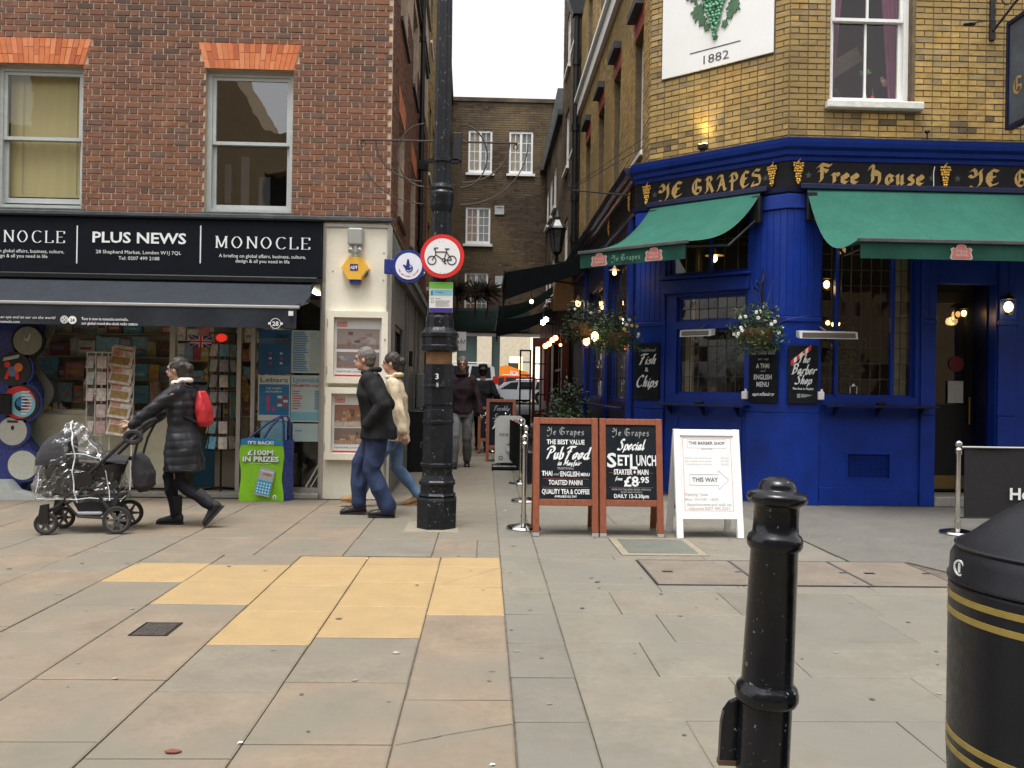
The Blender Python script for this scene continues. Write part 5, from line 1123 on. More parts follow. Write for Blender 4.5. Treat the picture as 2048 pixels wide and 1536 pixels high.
# pub door in its recess
d = thing('pub_door', 'dark glazed pub door with notices and a brass kick plate', 'door', tuple(PF.w(2.22, .12, -.45)))
ob('door_leaf', wall_mb(1.90, 2.60, .14, 2.70, [(2.0, 2.5, 1.25, 2.55)], .05), M_black, d, Frame(3.66, 10.90, 0).M)
DF = Frame(3.66, 10.90, 0)
ob('kick_plate', MB().box(1.94, 2.56, -.012, -.001, .17, .34), cm('dull_brass', (.2,.14,.05), .4, metal=.6), d, DF.M); ob('pane', MB().add([(2.0, .02, 1.25), (2.5, .02, 1.25), (2.5, .02, 2.55), (2.0, .02, 2.55)], [(0, 1, 2, 3)]), G_dark, d, DF.M)
ob('handle', MB().tube([(2.53, -.05, 1.0), (2.53, -.05, 1.35)], .014, 8), cm('dull_brass', (.2,.14,.05)), d, DF.M)
nu, nv = DF.uv(1911, 784, .01); ob('notice', MB().box(nu - .10, nu + .10, -.012, -.003, nv - .14, nv + .14), M_greyp, d, DF.M)
for px, py, r, m in ((1914, 728, .10, cm('dark_red_glass', (.12,.01,.015))), (1951, 740, .07, cm('green_sticker', (.02,.12,.03))), (1949, 782, .05, cm('red_sticker', (.3,.06,.03)))):
    u, v = DF.uv(px, py, .01); ob('sticker', MB().disc((u, v), r, .004, .008, 18), m, d, DF.M)
ob('door_surround', MB().box(1.861, 1.90, .17, .52, .12, 2.75).box(2.60, 2.639, .17, .52, .12, 2.75), M_pubd, pub, PF.M); ob('door_step', MB().box(1.861, 2.639, -.05, .5, .0, .119, .01), M_stone, pub, PF.M)
ob('fanlight', MB().box(1.9, 2.6, .46, .5, 2.70, 3.4), M_dark, pub, PF.M)
# hanging sign at far right
t = thing('hanging_sign', 'framed slate blue hanging sign with gilt lettering on an iron bracket at the right edge', 'sign', tuple(PF.w(2.74, 4.58, .2)))
sx = at(2014, 170, y=10.2).x
SG = Frame(sx, 10.2, -90)  # faces -X; its X runs towards -Y
ob('board', MB().box(.03, 1.0, .0, .05, 4.62, 5.82), mat('slate_blue', (.07,.085,.11), .6, .25, 4), t, SG.M); ob('frame', frame_mb(0, 1.03, 4.57, 5.87, .045, -.02, .07), M_pubd, t, SG.M)
text('Ye', SG.M, .55, 5.35, M_gold, t, .26, 'black', out=.004); text('Grapes', SG.M, .52, 4.95, M_gold, t, .2, 'black', out=.004, width=.8)
ob('finial', MB().ball((.06, .02, 4.54), .022, 8, 6), M_goldb, t, SG.M)
t2 = thing('sign_bracket', 'ornate black iron bracket with a lamp arm fixed to the brick beside the hanging sign', 'bracket', tuple(PF.w(2.5, 5.73, 0)))
ob('back_plate', MB().box(2.47, 2.53, -.05, -.012, 5.74, 7.2, .005), M_iron, t2, PF.M)
sc = MB(); q = lambda a: PF.w(*a)
sc.tube([(2.5, -.05, 5.85), (2.62, -.3, 6.1), (2.72, -.7, 6.25), (2.74, -1.3, 6.3)], .016, 6); sc.tube([(2.5, -.05, 6.5), (2.74, -1.3, 6.4)], .014, 6)
for k, (u, y, z, r) in enumerate(((2.58, -.2, 6.18, .09), (2.64, -.45, 6.3, .10), (2.7, -.75, 6.4, .09))): sc.tube([(u + r*.9*(1 - i*.03)*math.cos(i*.55), y, z + r*(1 - i*.03)*math.sin(i*.55)) for i in range(16)], .010, 5)
ob('scrollwork', sc, M_iron, t2, PF.M)
ob('lamp_arm', MB().tube([(2.5, -.06, 5.98), (2.33, -.14, 5.93), (2.17, -.2, 5.88)], .008, 5), M_iron, t2, PF.M); ob('lamp_head', MB().ball((2.12, -.2, 5.86), .05, 10, 6, (1.6, 1, .45)), M_iron, t2, PF.M)
# alley side of the pub, ground floor
hS_ = [(-2.6, -.6, 1.2, 3.3), (-5.6, -3.1, 1.2, 3.3)]
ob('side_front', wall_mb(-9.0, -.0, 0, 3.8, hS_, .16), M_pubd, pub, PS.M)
for a in (-.5, -2.95, -6.1): ob('pilaster', MB().box(a, a + .32, -.05, -.002, 0, 3.78, .006), M_pub, pub, PS.M)
for h in hS_: leaded(PS, *h, 8, 6, .09)
ob('side_shelf', MB().box(-5.6, -.6, -.2, -.052, 1.08, 1.11), M_pubd, pub, PS.M)
ob('side_room', MB().box(-6, -.3, .9, 1.0, .5, 3.8), M_stain, pub, PS.M)
tag(ob('notice', MB().box(-.9, -.75, -.02, -.004, 2.2, 2.4), M_greyp, None, PS.M), 'small white notice on the dark blue wall under the pansy basket', 'notice')
# ================= THE ALLEY AND WHAT LIES BEYOND =================
def far_window(par, F, u0, u1, v0, v1, m=None, nb=(2, 4), lit=None, arch_=0, rec=.05):
    m = m or M_white
    mb = frame_mb(u0, u1, v0, v1, .07, rec - .03, rec + .05, .12, .08); c = (u0 + u1) / 2
    mb.box(c - .045, c + .045, rec - .02, rec + .04, v0 + .12, v1 - .08)
    w = ob('window', mb, m, par, F.M); bars = MB()
    for (a, b) in ((u0 + .07, c - .045), (c + .045, u1 - .07)):
        for i in range(1, 2): x = (a + b) / 2; bars.box(x - .012, x + .012, rec - .01, rec + .03, v0 + .12, v1 - .08)
        for j in range(1, nb[1]): z = v0 + .12 + (v1 - .08 - v0 - .12) * j / nb[1]; bars.box(a, b, rec - .009, rec + .029, z - .012, z + .012)
    ob('glazing_bar', bars, m, w, F.M, kind='stuff')
    ob('sill', MB().box(u0 - .09, u1 + .09, -.09, rec, v0 - .09, v0), m, w, F.M)
    ob('pane', MB().add([(u0 + .07, rec + .02, v0 + .1), (u1 - .07, rec + .02, v0 + .1), (u1 - .07, rec + .02, v1 - .07), (u0 + .07, rec + .02, v1 - .07)], [(0, 1, 2, 3)]), G_win, w, F.M)
    ob('curtain', MB().box(u0 + .05, c, rec + .10, rec + .12, v0 + .1, v1 - .05), lit or cm('room_beige', (.33,.26,.2)), w, F.M)
    ob('curtain', MB().box(c + .001, u1 - .05, rec + .11, rec + .13, v0 + .1, v1 - .05), cm('room_grey', (.3,.31,.3)), w, F.M)
    if arch_: ob('head', MB().prism([(u0 - .02, v1 - .001), (c, v1 + arch_), (u1 + .02, v1 - .001)], rec - .04, rec + .02), m, w, F.M)
    return w
EW = Frame(0, 33, 0)
ew = thing('end_building', 'dark sooty brick building closing the alley, three white casements and a passage below', 'building', (.4, 33, 0))
ewin = [(-.80, .11, 9.52, 11.15), (.76, 1.67, 9.52, 11.15), (-.86, .08, 6.8, 8.22), (-.86, .03, 4.05, 5.72)]
M_brnw = M_brn
ob('wall', wall_mb(-2.4, 7.5, 3.42, 12.25, ewin, .4).box(2.3, 7.5, 0, .4, .0, 3.419), M_mortb, ew, EW.M)
brickwork('ew', ew, EW, -2.3, 2.6, 3.45, 12.2, [(a - .0, b + .0, c, d) for a, b, c, d in ewin], M_brn, lambda u, v: min(.95, max(.0, .45 + .5 * noise_at(u + 3, v, .45) + random.gauss(0, .15))), joint=.012, course=.09, stretcher=.27, single=False)
for i, (a, b, c, d) in enumerate(ewin): far_window(ew, EW, a, b, c, d, lit=[cm('room_warm', (.5,.4,.28)), cm('room_warm', (.5,.4,.28)), cm('door_orange', (.42,.2,.1)), cm('wood_warm', (.5,.28,.14))][i], arch_=.06 if i > 1 else .02)
ob('coping', MB().box(-2.5, 7.6, -.08, .45, 12.25, 12.4), M_brn, ew, EW.M)
ob('vent', frame_mb(.24, .60, 7.95, 8.28, .04, -.05, -.012).box(.28, .56, -.03, -.013, 7.99, 8.24), M_greyp, ew, EW.M)
ob('vent', MB().box(.3, .75, -.03, -.013, 5.1, 5.6), M_greyp, ew, EW.M)
ob('shop_canopy', MB().prism([(-.9, 3.45), (-.02, 3.46), (-.02, 4.35), (-.5, 4.2)], -1.6, 1.6, 'x'), M_gdark, ew, EW.M)
ob('passage_soffit', MB().box(-2.4, 2.3, .4, 2.5, 3.42, 3.5).box(-2.4, -1.55, .401, 2.5, 0, 3.419).box(2.3, 2.6, .401, 2.5, 0, 3.419), M_grp, ew, EW.M)
# tall brown building next to the pub
BW = Frame(2.2, 21.05, -90)
bw = thing('terrace_house', 'tall dark brown brick house right after the drainpipe', 'building', (2.2, 23.4, 0))
bwin = [(-(y1 - 21.05), -(y0 - 21.05), a, b) for (y0, y1) in ((21.75, 22.75), (23.7, 24.8)) for (a, b) in ((4.6, 6.1), (7.5, 9.2), (10.3, 12.0))]
ob('wall', wall_mb(-4.8, 0, 3.6, 14, bwin, .4), M_brn, bw, BW.M)
brickwork('bw', bw, BW, -4.8, 0, 3.6, 13.9, bwin, M_brn, lambda u, v: min(.9, max(0, .3 + random.gauss(0, .2))), joint=.012, course=.09, stretcher=.27, single=False)
for h in bwin: far_window(bw, BW, *h, rec=.06)
ob('side_wall', MB().box(-4.8, 0, .401, 4, 3.6, 14), M_brn, bw, BW.M)
# lower house with slate mansard
MW = Frame(2.2, 25.85, -90)
mw = thing('terrace_house', 'lower brown brick house with a pale tiled mansard roof down the alley', 'building', (2.2, 29, 0))
mwin = [(-a - 1.1, -a, z, z + 1.35) for a in (2.2, 3.9, 5.6) for z in (4.4, 7.3)]
ob('wall', wall_mb(-7.12, 0, 3.6, 9.7, mwin, .4), M_brn, mw, MW.M)
for h in mwin: far_window(mw, MW, *h, rec=.05)
ob('gutter', MB().box(-7.1, -.1, -.14, -.001, 9.62, 9.78), M_lead, mw, MW.M)
M_slt = mat('pale_roof_tile', tones=[(.25,.24,.21),(.31,.30,.26),(.2,.2,.18)], rough=.8)
ob('roof', MB().prism([(.02, 9.72), (1.3, 12.3), (4, 12.3), (4, 9.72)], -7.1, -.02, 'x'), M_lead, mw, MW.M)
random.seed(8)
tl = MB()
for j in range(13):
    for i in range(18):
        tl.tone = random.random() * .9 + .01; f = j / 13; u = -7.05 + i * .38 + (.19 if j % 2 else 0)
        y0, z0 = .0 + 1.25 * f, 9.76 + 2.5 * f; y1, z1 = y0 + .1, z0 + .19
        tl.add([(u, y0 - .03, z0), (u + .36, y0 - .03, z0), (u + .36, y1 - .0, z1), (u, y1 - .0, z1)], [(0, 1, 2, 3)])
ob('roof_tiles', tl, M_slt, mw, MW.M, kind='stuff')
ob('parapet', MB().prism([(-.25, 9.6), (.35, 12.7), (.9, 12.7), (.9, 9.6)], -7.14, -6.7, 'x'), M_lead, mw, MW.M)
# ground-floor frontages on the right beyond the pub
M_redw = mat('dark_red_wood', (.11,.012,.01), .4, .2, 6)
rf = thing('restaurant_front', 'dark red timber restaurant front with an open glazed door leaf in the alley', 'shop front', (2.0, 23, 0))
ob('wall', wall_mb(-12.2, 0, 0, 3.6, [(-2.2, -.5, .9, 2.9), (-5.4, -2.8, .9, 2.9), (-9.6, -6.3, .9, 2.9)], .2), M_redw, rf, Frame(2.06, 20.95, -90).M)
ob('window_bars', MB().box(-2.2, -.5, .05, .08, 1.85, 1.92).box(-1.4, -1.32, .05, .08, .9, 2.9).box(-5.4, -2.8, .05, .08, 1.85, 1.92).box(-4.1, -4.0, .05, .08, .9, 2.9), M_redw, rf, Frame(2.06, 20.95, -90).M)
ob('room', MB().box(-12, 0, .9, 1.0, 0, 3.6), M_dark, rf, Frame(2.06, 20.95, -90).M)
RD = Frame(1.15, 21.3, 0)
ob('post', MB().box(.72, .92, -.1, .1, 0, 2.75).box(.0, .72, -.05, .05, 2.45, 2.6), M_redw, rf, RD.M)
dl = ob('door_leaf', frame_mb(.0, .42, 0.5, 2.45, .07, -.03, .03, .3), M_redw, rf, RD.M)
mb = MB()
for i in range(1, 4): mb.box(.07, .35, -.015, .015, .8 + i * .38, .83 + i * .38)
mb.box(.2, .23, -.016, .016, .8, 2.38); ob('glazing_bar', mb, M_black, dl, RD.M)
dl = ob('screen_leaf', frame_mb(-.32, -.03, 0.4, 2.3, .04, -.03, .03, .3), M_black, rf, RD.M)
mb = MB()
for i in range(1, 5): mb.box(-.28, -.07, -.015, .015, .7 + i * .32, .73 + i * .32)
ob('glazing_bar', mb, M_black, dl, RD.M)
# dark awnings over the alley tables
def box_awning(label, y0, y1, x1, z0, z1, drop, m, sag=.0, rail=.0):
    t = thing('awning', label, 'awning', (2.05, y0, z0), group='dark awnings over the alley tables')
    def f(a, b): return (2.04 + (x1 - 2.04) * a, y0 + (y1 - y0) * b, z0 + (z1 - z0) * a - sag * math.sin(math.pi * a))
    ob('canopy', MB().grid(f, 16, 2), m, t)
    ob('side_valance', MB().grid(lambda a, b: (2.04 + (x1 - 2.04) * a, y0 - .004, z0 + (z1 - z0) * a - sag * math.sin(math.pi * a) - b * (drop * (.45 + .55 * a))), 16, 2), m, t)
    ob('front_valance', MB().grid(lambda a, b: (x1, y0 + (y1 - y0) * a, z1 - b * drop * .96), 6, 1), m, t)
    ob('front_rail', MB().tube([(x1 - .02, y0, z1), (x1 - .02, y1, z1)], .03, 6), M_black, t)
    ob('arm', MB().tube([(2.03, y0 + .3, z0 - .5), (x1 + .1, y0 + .3, z1 - .05)], .02, 6), M_black, t)
box_awning('topmost black awning with a deep side flap, just beyond the corner awning', 17.6, 21.0, .38, 4.03, 3.72, .56, M_bcan)
box_awning('sagging dark green awning slung below and behind the topmost black one', 21.2, 24.5, .33, 4.25, 3.36, .34, M_gdark, .22)
box_awning('lowest black awning, furthest down the alley', 24.8, 29.5, .33, 3.72, 3.32, .5, M_bcan, .1)
tag(ob('banner', MB().box(0, .9, -.01, .01, 0, 1.0), cm('tan_banner', (.33,.23,.12), .8, .15), None, Frame(1.62, 21.1, -55, 3.25).M), 'tan cloth banner hanging behind the dark green awning', 'banner')
# wall lantern of the alley
t = thing('street_lantern', 'black gas style street lantern on a scrolled bracket high on the alley wall', 'lantern', (1.72, 20.7, 4.9)); lx, ly = 1.66, 20.7
ob('cage', MB().lathe([(.10, 0), (.11, .03), (.19, .55), (.23, .57), (.20, .62), (.09, .78), (.05, .80), (.07, .86), (.04, .95), (.01, 1.02)], (lx, ly, 4.62), 6), mat('smoky_glass', (.05,.055,.06), .25, .1), t)
mb = MB(); 
for k in range(6): a = R(60 * k); mb.tube([(lx + .11*math.cos(a), ly + .11*math.sin(a), 4.65), (lx + .20*math.cos(a), ly + .20*math.sin(a), 5.18)], .012, 4)
mb.lathe([(.21, .55), (.25, .57), (.21, .62)], (lx, ly, 4.62), 6); mb.lathe([(.05, -.25), (.04, -.05), (.12, 0)], (lx, ly, 4.62), 8)
ob('ribs', mb, M_black, t)
ob('bracket', MB().tube([(lx, ly, 4.40), (2.19, ly, 4.40)], .022, 6).tube([(2.18, ly, 4.0), (2.05, ly, 4.05), (1.95, ly, 4.25), (1.82, ly, 4.38)], .014, 5).tube([(2.02 + .10*(1-i*.05)*math.cos(i*.6), ly, 4.24 + .10*(1-i*.05)*math.sin(i*.6)) for i in range(14)], .012, 5), M_iron, t)
t = thing('sign_bracket', 'empty triangular iron bracket with stay wires jutting from the dark side fascia', 'bracket', (2.06, 13.6, 4.4))
p0 = at(1262, 391, x=1.98); p1 = Vector((p0.x - .72, p0.y + 1.2, p0.z)); yb_ = p0.y; p1 = at(1140, 380, y=yb_ + .25); p2 = at(1286, 294, x=2.1)
ob('bar', MB().tube([p0, p1], .012, 5).tube([p1 + Vector((.02*math.cos(i), 0, .03 + .03*math.sin(i))) for i in range(7)], .008, 4), M_iron, t); ob('stay', MB().tube([p1, p2], .006, 4), M_iron, t); ob('stay', MB().tube([p1 + Vector((0, 0, .02)), p2 + Vector((0, -.1, .1))], .005, 4), M_iron, t)
tag(ob('projecting_sign', MB().box(0, .42, -.02, .02, 0, .52), M_paper, None, Frame(-.98, 24, 0, 2.36).M), 'small white projecting sign with script letters, half behind the lamp post', 'sign')
text('light', Frame(-.98, 24, 0, 2.36).M, .2, .2, M_ink, bpy.data.objects['projecting_sign'], .14, 'script', out=.022, width=.36)
# lamps and heaters under the dark awnings
def bulb(label, p, r, m, grp, cat='lamp'):
    t = thing('lamp', label, cat, p, group=grp); ob('bulb', MB().ball(p, r, 10, 7), m, t); ob('cord', MB().tube([(p[0], p[1], p[2] + r), (p[0], p[1], p[2] + .35)], .008, 4), M_iron, t)
E_red = emit('heater_red', (1, .22, .06), 12); E_spot = emit('cool_spot', (.8, .92, 1), 16)
for px, py, l in ((1105, 680, 'upper right red heater lamp of the cluster'), (1098, 688, 'middle red heater lamp of the cluster'), (1091, 692, 'lower left red heater lamp of the cluster'), (1111, 676, 'smallest red heater lamp at the top of the cluster')):
    bulb(l + ' under the dark awnings', tuple(at(px, py, y=18.5)), .055, E_red, 'red heater lamps under the dark awnings')
for px, py, l in ((1086, 645, 'left one of two cool white spot lamps under the dark green awning'), (1092, 639, 'right one of two cool white spot lamps under the dark green awning')):
    bulb(l, tuple(at(px, py, y=19.2)), .055, E_spot, 'white spot lamps under the green awning')
bulb('bare warm bulb hanging between the two upper dark awnings', tuple(at(1063, 603, y=20.5)), .05, E_bulb, 'warm bulbs in the alley')
bulb('tiny warm bulb above the red door frame', tuple(at(1121, 690, y=18.5)), .03, E_bulb, 'warm bulbs in the alley')
# spiky cordyline plants standing on the ledge of the end building
def cordyline(label, x, y, z, seed):
    rnd = random.Random(seed); t = thing('cordyline', label, 'plant', (x, y, z), group='spiky plants on the ledge at the alley end')
    ob('trunk', MB().tube([(x, y, z), (x + .05, y, z + .5), (x + .02, y, z + .95)], [.05, .04, .035], 6), M_stain, t); mb = MB()
    for i in range(90):
        a = rnd.uniform(0, 6.28); e = rnd.uniform(-.5, 1.4); l = rnd.uniform(.5, .85); d = Vector((math.cos(a)*math.cos(e), math.sin(a)*math.cos(e), math.sin(e)))
        o_ = Vector((x + .02, y, z + .95)); s_ = Vector((-math.sin(a), math.cos(a), 0)) * .022; m_ = o_ + d*l*.5 + Vector((0, 0, .04)); e_ = o_ + d*l - Vector((0, 0, .15*l))
        mb.tone = rnd.random() * .98 + .01; mb.add([o_ - s_, o_ + s_, m_ + s_, e_, m_ - s_], [(0, 1, 2, 3, 4)])
    ob('crown', mb, mat('bronze_leaf', tones=[(.06,.035,.03),(.09,.055,.04),(.05,.05,.03)], rough=.6), t, kind='stuff')
for l, px, py in (('bronze spiky cordyline in front of the low lit casement', 948, 640), ('taller bronze cordyline to the right of the low lit casement', 972, 640), ('bronze cordyline partly behind the lamp post', 912, 636)):
    p = at(px, py, y=31.3); cordyline(l, p.x, p.y, 4.25 - .45, int(px))
# things standing along the alley
def planter(label, x0, x1, y, h, seed, n):
    t = thing('planter', label, 'planter', ((x0 + x1)/2, y, 0)); ob('trough', MB().box(x0, x1, y - .2, y + .2, 0, .45, .01), M_black, t)
    ob('shrub', leaves(n, ((x0+x1)/2, y, .45 + h/2), (x1 - x0)/2, .045, seed, (1, .6, h/(x1-x0)*1.1)), M_leafd, t, kind='stuff'); return t
planter('long black trough of dark evergreen shrubs behind the two chalk boards', .62, 1.75, 12.6, .60, 51, 1500)
planter('second trough of evergreen shrubs closer to the red door frame', 1.2, 2.0, 16.5, 1.1, 52, 1200)
M_chrome = mat('polished_steel', (.62,.61,.58), .12, .03, 5, metal=1)
def stanchion(label, x, y, grp='chrome barrier posts'):
    t = thing('barrier_post', label, 'barrier post', (x, y, 0), group=grp)
    shade(ob('base', MB().lathe([(.165, 0), (.17, .012), (.16, .03), (.06, .05), (.03, .055), (.028, .09)], (x, y, .001), 28), M_chrome, t))
    shade(ob('pole', MB().lathe([(.024, .055), (.024, .85)], (x, y, 0), 16), M_chrome, t)); shade(ob('collar', MB().lathe([(.024, .11), (.031, .112), (.031, .135), (.024, .137), (.024, .79), (.034, .792), (.034, .83), (.028, .835), (.036, .84), (.02, .86)], (x, y, 0), 18), M_chrome, t))
    o = ob('finial', MB().ball((x, y, .895), .036, 16, 10), M_chrome, t); shade(o); return t
stanchion('nearest chrome barrier post, against the left edge of the first chalk board', .393, 8.45)
stanchion('second chrome barrier post from the chalk boards into the alley', .50, 10.45); stanchion('third chrome barrier post from the chalk boards into the alley', .52, 12.35); stanchion('fourth barrier post deep in the alley beside the coffee board', .36, 15.2)
stanchion('barrier post beside the far small chalk board', .17, 18.3); stanchion('lone chrome barrier post before the pub door', 4.70, 8.42); stanchion('barrier post at the far end of the black banner', 6.2, 8.42)
for y0, y1, x0, x1, l in ((10.5, 12.3, .50, .52, 'black barrier banner between the second and third posts'), (12.4, 15.15, .52, .37, 'black barrier banner between the third and fourth posts')):
    tag(ob('barrier_banner', MB().add([(x0, y0, .18), (x1, y1, .18), (x1, y1, .84), (x0, y0, .84), (x0 + .012, y0, .18), (x1 + .012, y1, .18), (x1 + .012, y1, .84), (x0 + .012, y0, .84)], [(0,1,2,3),(7,6,5,4),(0,4,5,1),(3,2,6,7)]), M_bcan, None), l, 'banner', 'black barrier banners')
BF = Frame(4.70, 8.42, 0)
t = thing('barrier_banner', 'black barrier banner lettered Heineken before the pub door', 'banner', (5.4, 8.42, .17), group='black barrier banners')
ob('cloth', MB().grid(lambda a, b: (.06 + 1.36 * a, .008 * math.sin(a * 8), .17 + .69 * b), 20, 4), mat('banner_black', (.009,.008,.009), .8, .1, 6), t, BF.M); ob('top_rail', MB().tube([(.03, 0, .865), (1.47, 0, .865)], .012, 8), M_chrome, t, BF.M); ob('bottom_rail', MB().tube([(.03, 0, .165), (1.47, 0, .165)], .008, 8), M_iron, t, BF.M)
hu, hv = BF.uv(2018, 999, .02); text('Heineken', BF.M, hu, hv, M_wlet, t, .115, out=.02, align='l', bold=.04, width=.66)
# coffee board
CB = Frame(.17, 14.4, 0)
t = thing('advert_board', 'pale grey coffee advert board with a cup picture on a dark foot in the alley', 'advert board', (.4, 14.4, 0))
ob('panel', MB().prism([(0, .12), (.5, .12), (.5, .84), (.42, .90), (.08, .90), (0, .84)], -.03, .03), cm('board_pale', (.55,.56,.54)), t, CB.M); ob('foot', MB().box(-.05, .55, -.14, .14, 0, .08, .02).box(.1, .4, -.05, .05, .08, .12), M_black, t, CB.M)
text('SERVED', CB.M, .25, .56, M_ink, t, .05, out=.032, width=.36); text('NOW', CB.M, .34, .68, M_ink, t, .03, out=.032); ob('roundel', MB().disc((.34, .79), .05, -.034, -.031, 20, .035), M_redp, t, CB.M)
ob('cup', MB().lathe([(.06, 0), (.15, .10), (.17, .20)], (.34, -.04, .22), 18, 1, .12), M_wlet, t, CB.M); ob('coffee', MB().lathe([(.15, .201), (.15, .21)], (.34, -.045, .22), 18, 1, .2), M_stain, t, CB.M); ob('stamp', MB().disc((.10, .20), .035, -.034, -.031, 16, .024), M_ink, t, CB.M)
M_wood = mat('red_brown_wood', (.22,.062,.028), .5, .22, 9, .001, 60, stretch=(8, 8, 1), dirt=.2, ds=4)
def aboard(label, M, w, h, slate0, lines_, m=M_wood, tilt=10, board=None, grp='chalk a-boards', leg=.06, thing_name='a_board', tip=None):
    t = thing(thing_name, label, 'a-board', M=M, group=grp); A_ = M @ Matrix.Rotation(R(-tilt), 4, 'X'); L_ = h / math.cos(R(tilt))
    B = M @ Matrix.Translation((0, 2 * h * math.tan(R(tilt)), 0)) @ Matrix.Rotation(R(tilt), 4, 'X')
    for nm, T in (('front_frame', A_), ('rear_frame', B)):
        mb = MB(); mb.box(0, leg, -.02, .02, .0 if tip is None else .035, L_, .004).box(w - leg, w, -.02, .02, .0 if tip is None else .035, L_, .004).box(leg, w - leg, -.018, .018, slate0 - leg, slate0, .003).box(leg - .0, w - leg, -.0185, .0185, L_ - leg * 1.0, L_ - .002, .003)
        ob(nm, mb, m, t, T)
        if tip: ob('leg_tip', MB().box(0, leg, -.0205, .0205, 0, .034), tip, t, T); ob('leg_tip', MB().box(w - leg, w, -.0205, .0205, 0, .034), tip, t, T)
    ob('chalk_panel' if board is None else 'white_panel', MB().box(leg, w - leg, -.008, .008, slate0, L_ - leg), board or M_chalk, t, A_)
    ob('rear_panel', MB().box(leg, w - leg, -.008, .008, slate0, L_ - leg), M_chalk, t, B)
    ob('hinge', MB().tube([(.1, .045 + h * math.tan(R(tilt)) - .045, h - .03), (w - .1, h * math.tan(R(tilt)), h - .03)], .008, 6), M_iron, t)
    for (s, z, sz, f, wd, mm, u) in lines_: text(s, A_, w/2 + u, z, mm, t, sz, f, out=.0095, width=wd, weight={'script': 1.9, 'black': .9}.get(f, 1), **({'bold': .035} if f == 'sans' else {}))
    return t, A_
T1 = M_lens
w1 = .615
aboard('left one of the two wood framed chalk boards, advertising Pub Food and toasted panini', Frame(.462, 8.055, -.5).M, w1, 1.10, .345, [
 ('Ye Grapes', .955, .072, 'black', .36, M_chkg, 0), ('THE BEST VALUE', .865, .045, 'sans', .36, M_chk, 0), ('Pub', .725, .115, 'script', .17, M_chk, -.11), ('Food', .725, .115, 'script', .24, M_chk, .10), ('in Mayfair', .665, .05, 'script', .22, M_chk, .03), ('TRADITIONAL', .625, .022, 'sans', .16, M_chkg, .0), ('THAI', .565, .046, 'sans', .10, M_chk, -.175), ('and', .57, .03, 'script', .05, M_chkg, -.09), ('ENGLISH', .56, .048, 'sans', .18, M_chk, .04), ('MENU', .565, .03, 'sans', .085, M_chk, .185), ('TOASTED PANINI', .48, .046, 'sans', .32, M_chk, 0), ('QUALITY TEA & COFFEE', .395, .046, 'sans', .45, M_chk, 0), ('AVAILABLE ALL DAY', .362, .02, 'sans', .21, M_chk, 0)], grp='wood framed chalk boards outside the pub', tip=T1)
t2_, A2 = aboard('right one of the two wood framed chalk boards, advertising a Special Set Lunch', Frame(1.092, 8.05, -.5).M, .60, 1.10, .345, [
 ('Ye Grapes', .955, .072, 'black', .36, M_chkg, 0), ('Special', .82, .10, 'script', .25, M_chk, 0), ('S', .655, .135, 'sans', .09, M_chk, -.185), ('ET', .672, .10, 'sans', .11, M_chk, -.075), ('L', .64, .14, 'sans', .07, M_chk, .02), ('UNCH', .672, .10, 'sans', .19, M_chk, .145), ('STARTER + MAIN', .585, .05, 'sans', .33, M_chk, 0), ('from', .53, .035, 'script', .07, M_chk, -.12), ('£8', .475, .095, 'sans', .14, M_chk, .0), ('.95', .51, .055, 'sans', .10, M_chk, .12), ('FROM OUR THAI MENU SERVED WITH RICE', .435, .018, 'sans', .37, M_chkg, 0), ('EXCEPT BANK HOLIDAYS', .412, .015, 'sans', .2, M_chkg, 0), ('DAILY 12-3.30pm', .365, .036, 'sans', .33, M_chk, 0)], grp='wood framed chalk boards outside the pub', tip=T1)
for A_, zs, w_ in ((Frame(.462, 8.055, -.5).M @ Matrix.Rotation(R(-10), 4, 'X'), (.535, .455), w1), (A2, (.60, .462), .60)):
    for i, z in enumerate(zs): ob('chalk_rule', MB().box(.09, w_ - .09, -.0092, -.0082, z, z + .003), M_chkr, bpy.data.objects['a_board'] if i >= 0 and A_ != A2 else t2_, A_)
M_wbd = mat('glossy_white_board', (.80,.80,.80), .3, .02, 3); M_thin = cm('thin_grey_ink', (.48,.48,.5)); M_thr = cm('thin_red_ink', (.55,.3,.28))
wbM = Frame(1.805, 8.0, 2.5).M
t3_, A3 = aboard('white a-board for The Barber Shop with an outlined THIS WAY arrow', wbM, .64, 1.01, .24, [
 ('THE BARBER SHOP', .885, .028, 'sans', .35, cm('grey_ink', (.12,.12,.14)), 0), ('MAYFAIR', .835, .016, 'sans', .11, M_thin, 0), ('THIS WAY', .53, .042, 'sans', .25, cm('grey_ink', (.12,.12,.14)), -.03),
 ('Opening Times', .40, .026, 'sans', .22, M_thin, -.12), ('Mon - Fri 9.00 - 18.30', .355, .022, 'sans', .32, M_thin, -.07), ('Appointments and walk ins', .305, .026, 'sans', .43, M_thin, 0), ('welcome 0207 493 3231', .268, .026, 'sans', .40, M_thin, 0)], m=M_wbd, board=M_wbd, grp='a-boards outside the pub', leg=.062, tilt=11)
for o in t3_.children:
    if o.name.startswith('lettering'): pass
ob('border', frame_mb(.085, .555, .255, .95, .004, -.0102, -.0085), M_thr, t3_, A3); ob('title_box', frame_mb(.13, .51, .85, .935, .003, -.0104, -.0085), M_thin, t3_, A3)
for j in range(3):
    z = .75 - j * .03; text(['Gents cut and finish', 'Hot towel wet shave', 'Traditional shave'][j], A3, .1, z, M_thin, t3_, .018, out=.0105, align='l', width=.26); text(['28.00', '35.00', '30.00'][j], A3, .53, z, M_thin, t3_, .018, out=.0105, align='r', width=.08)
ar = [(.14, .60), (.42, .60), (.42, .64), (.52, .55), (.42, .46), (.42, .50), (.14, .50)]
mb = MB()
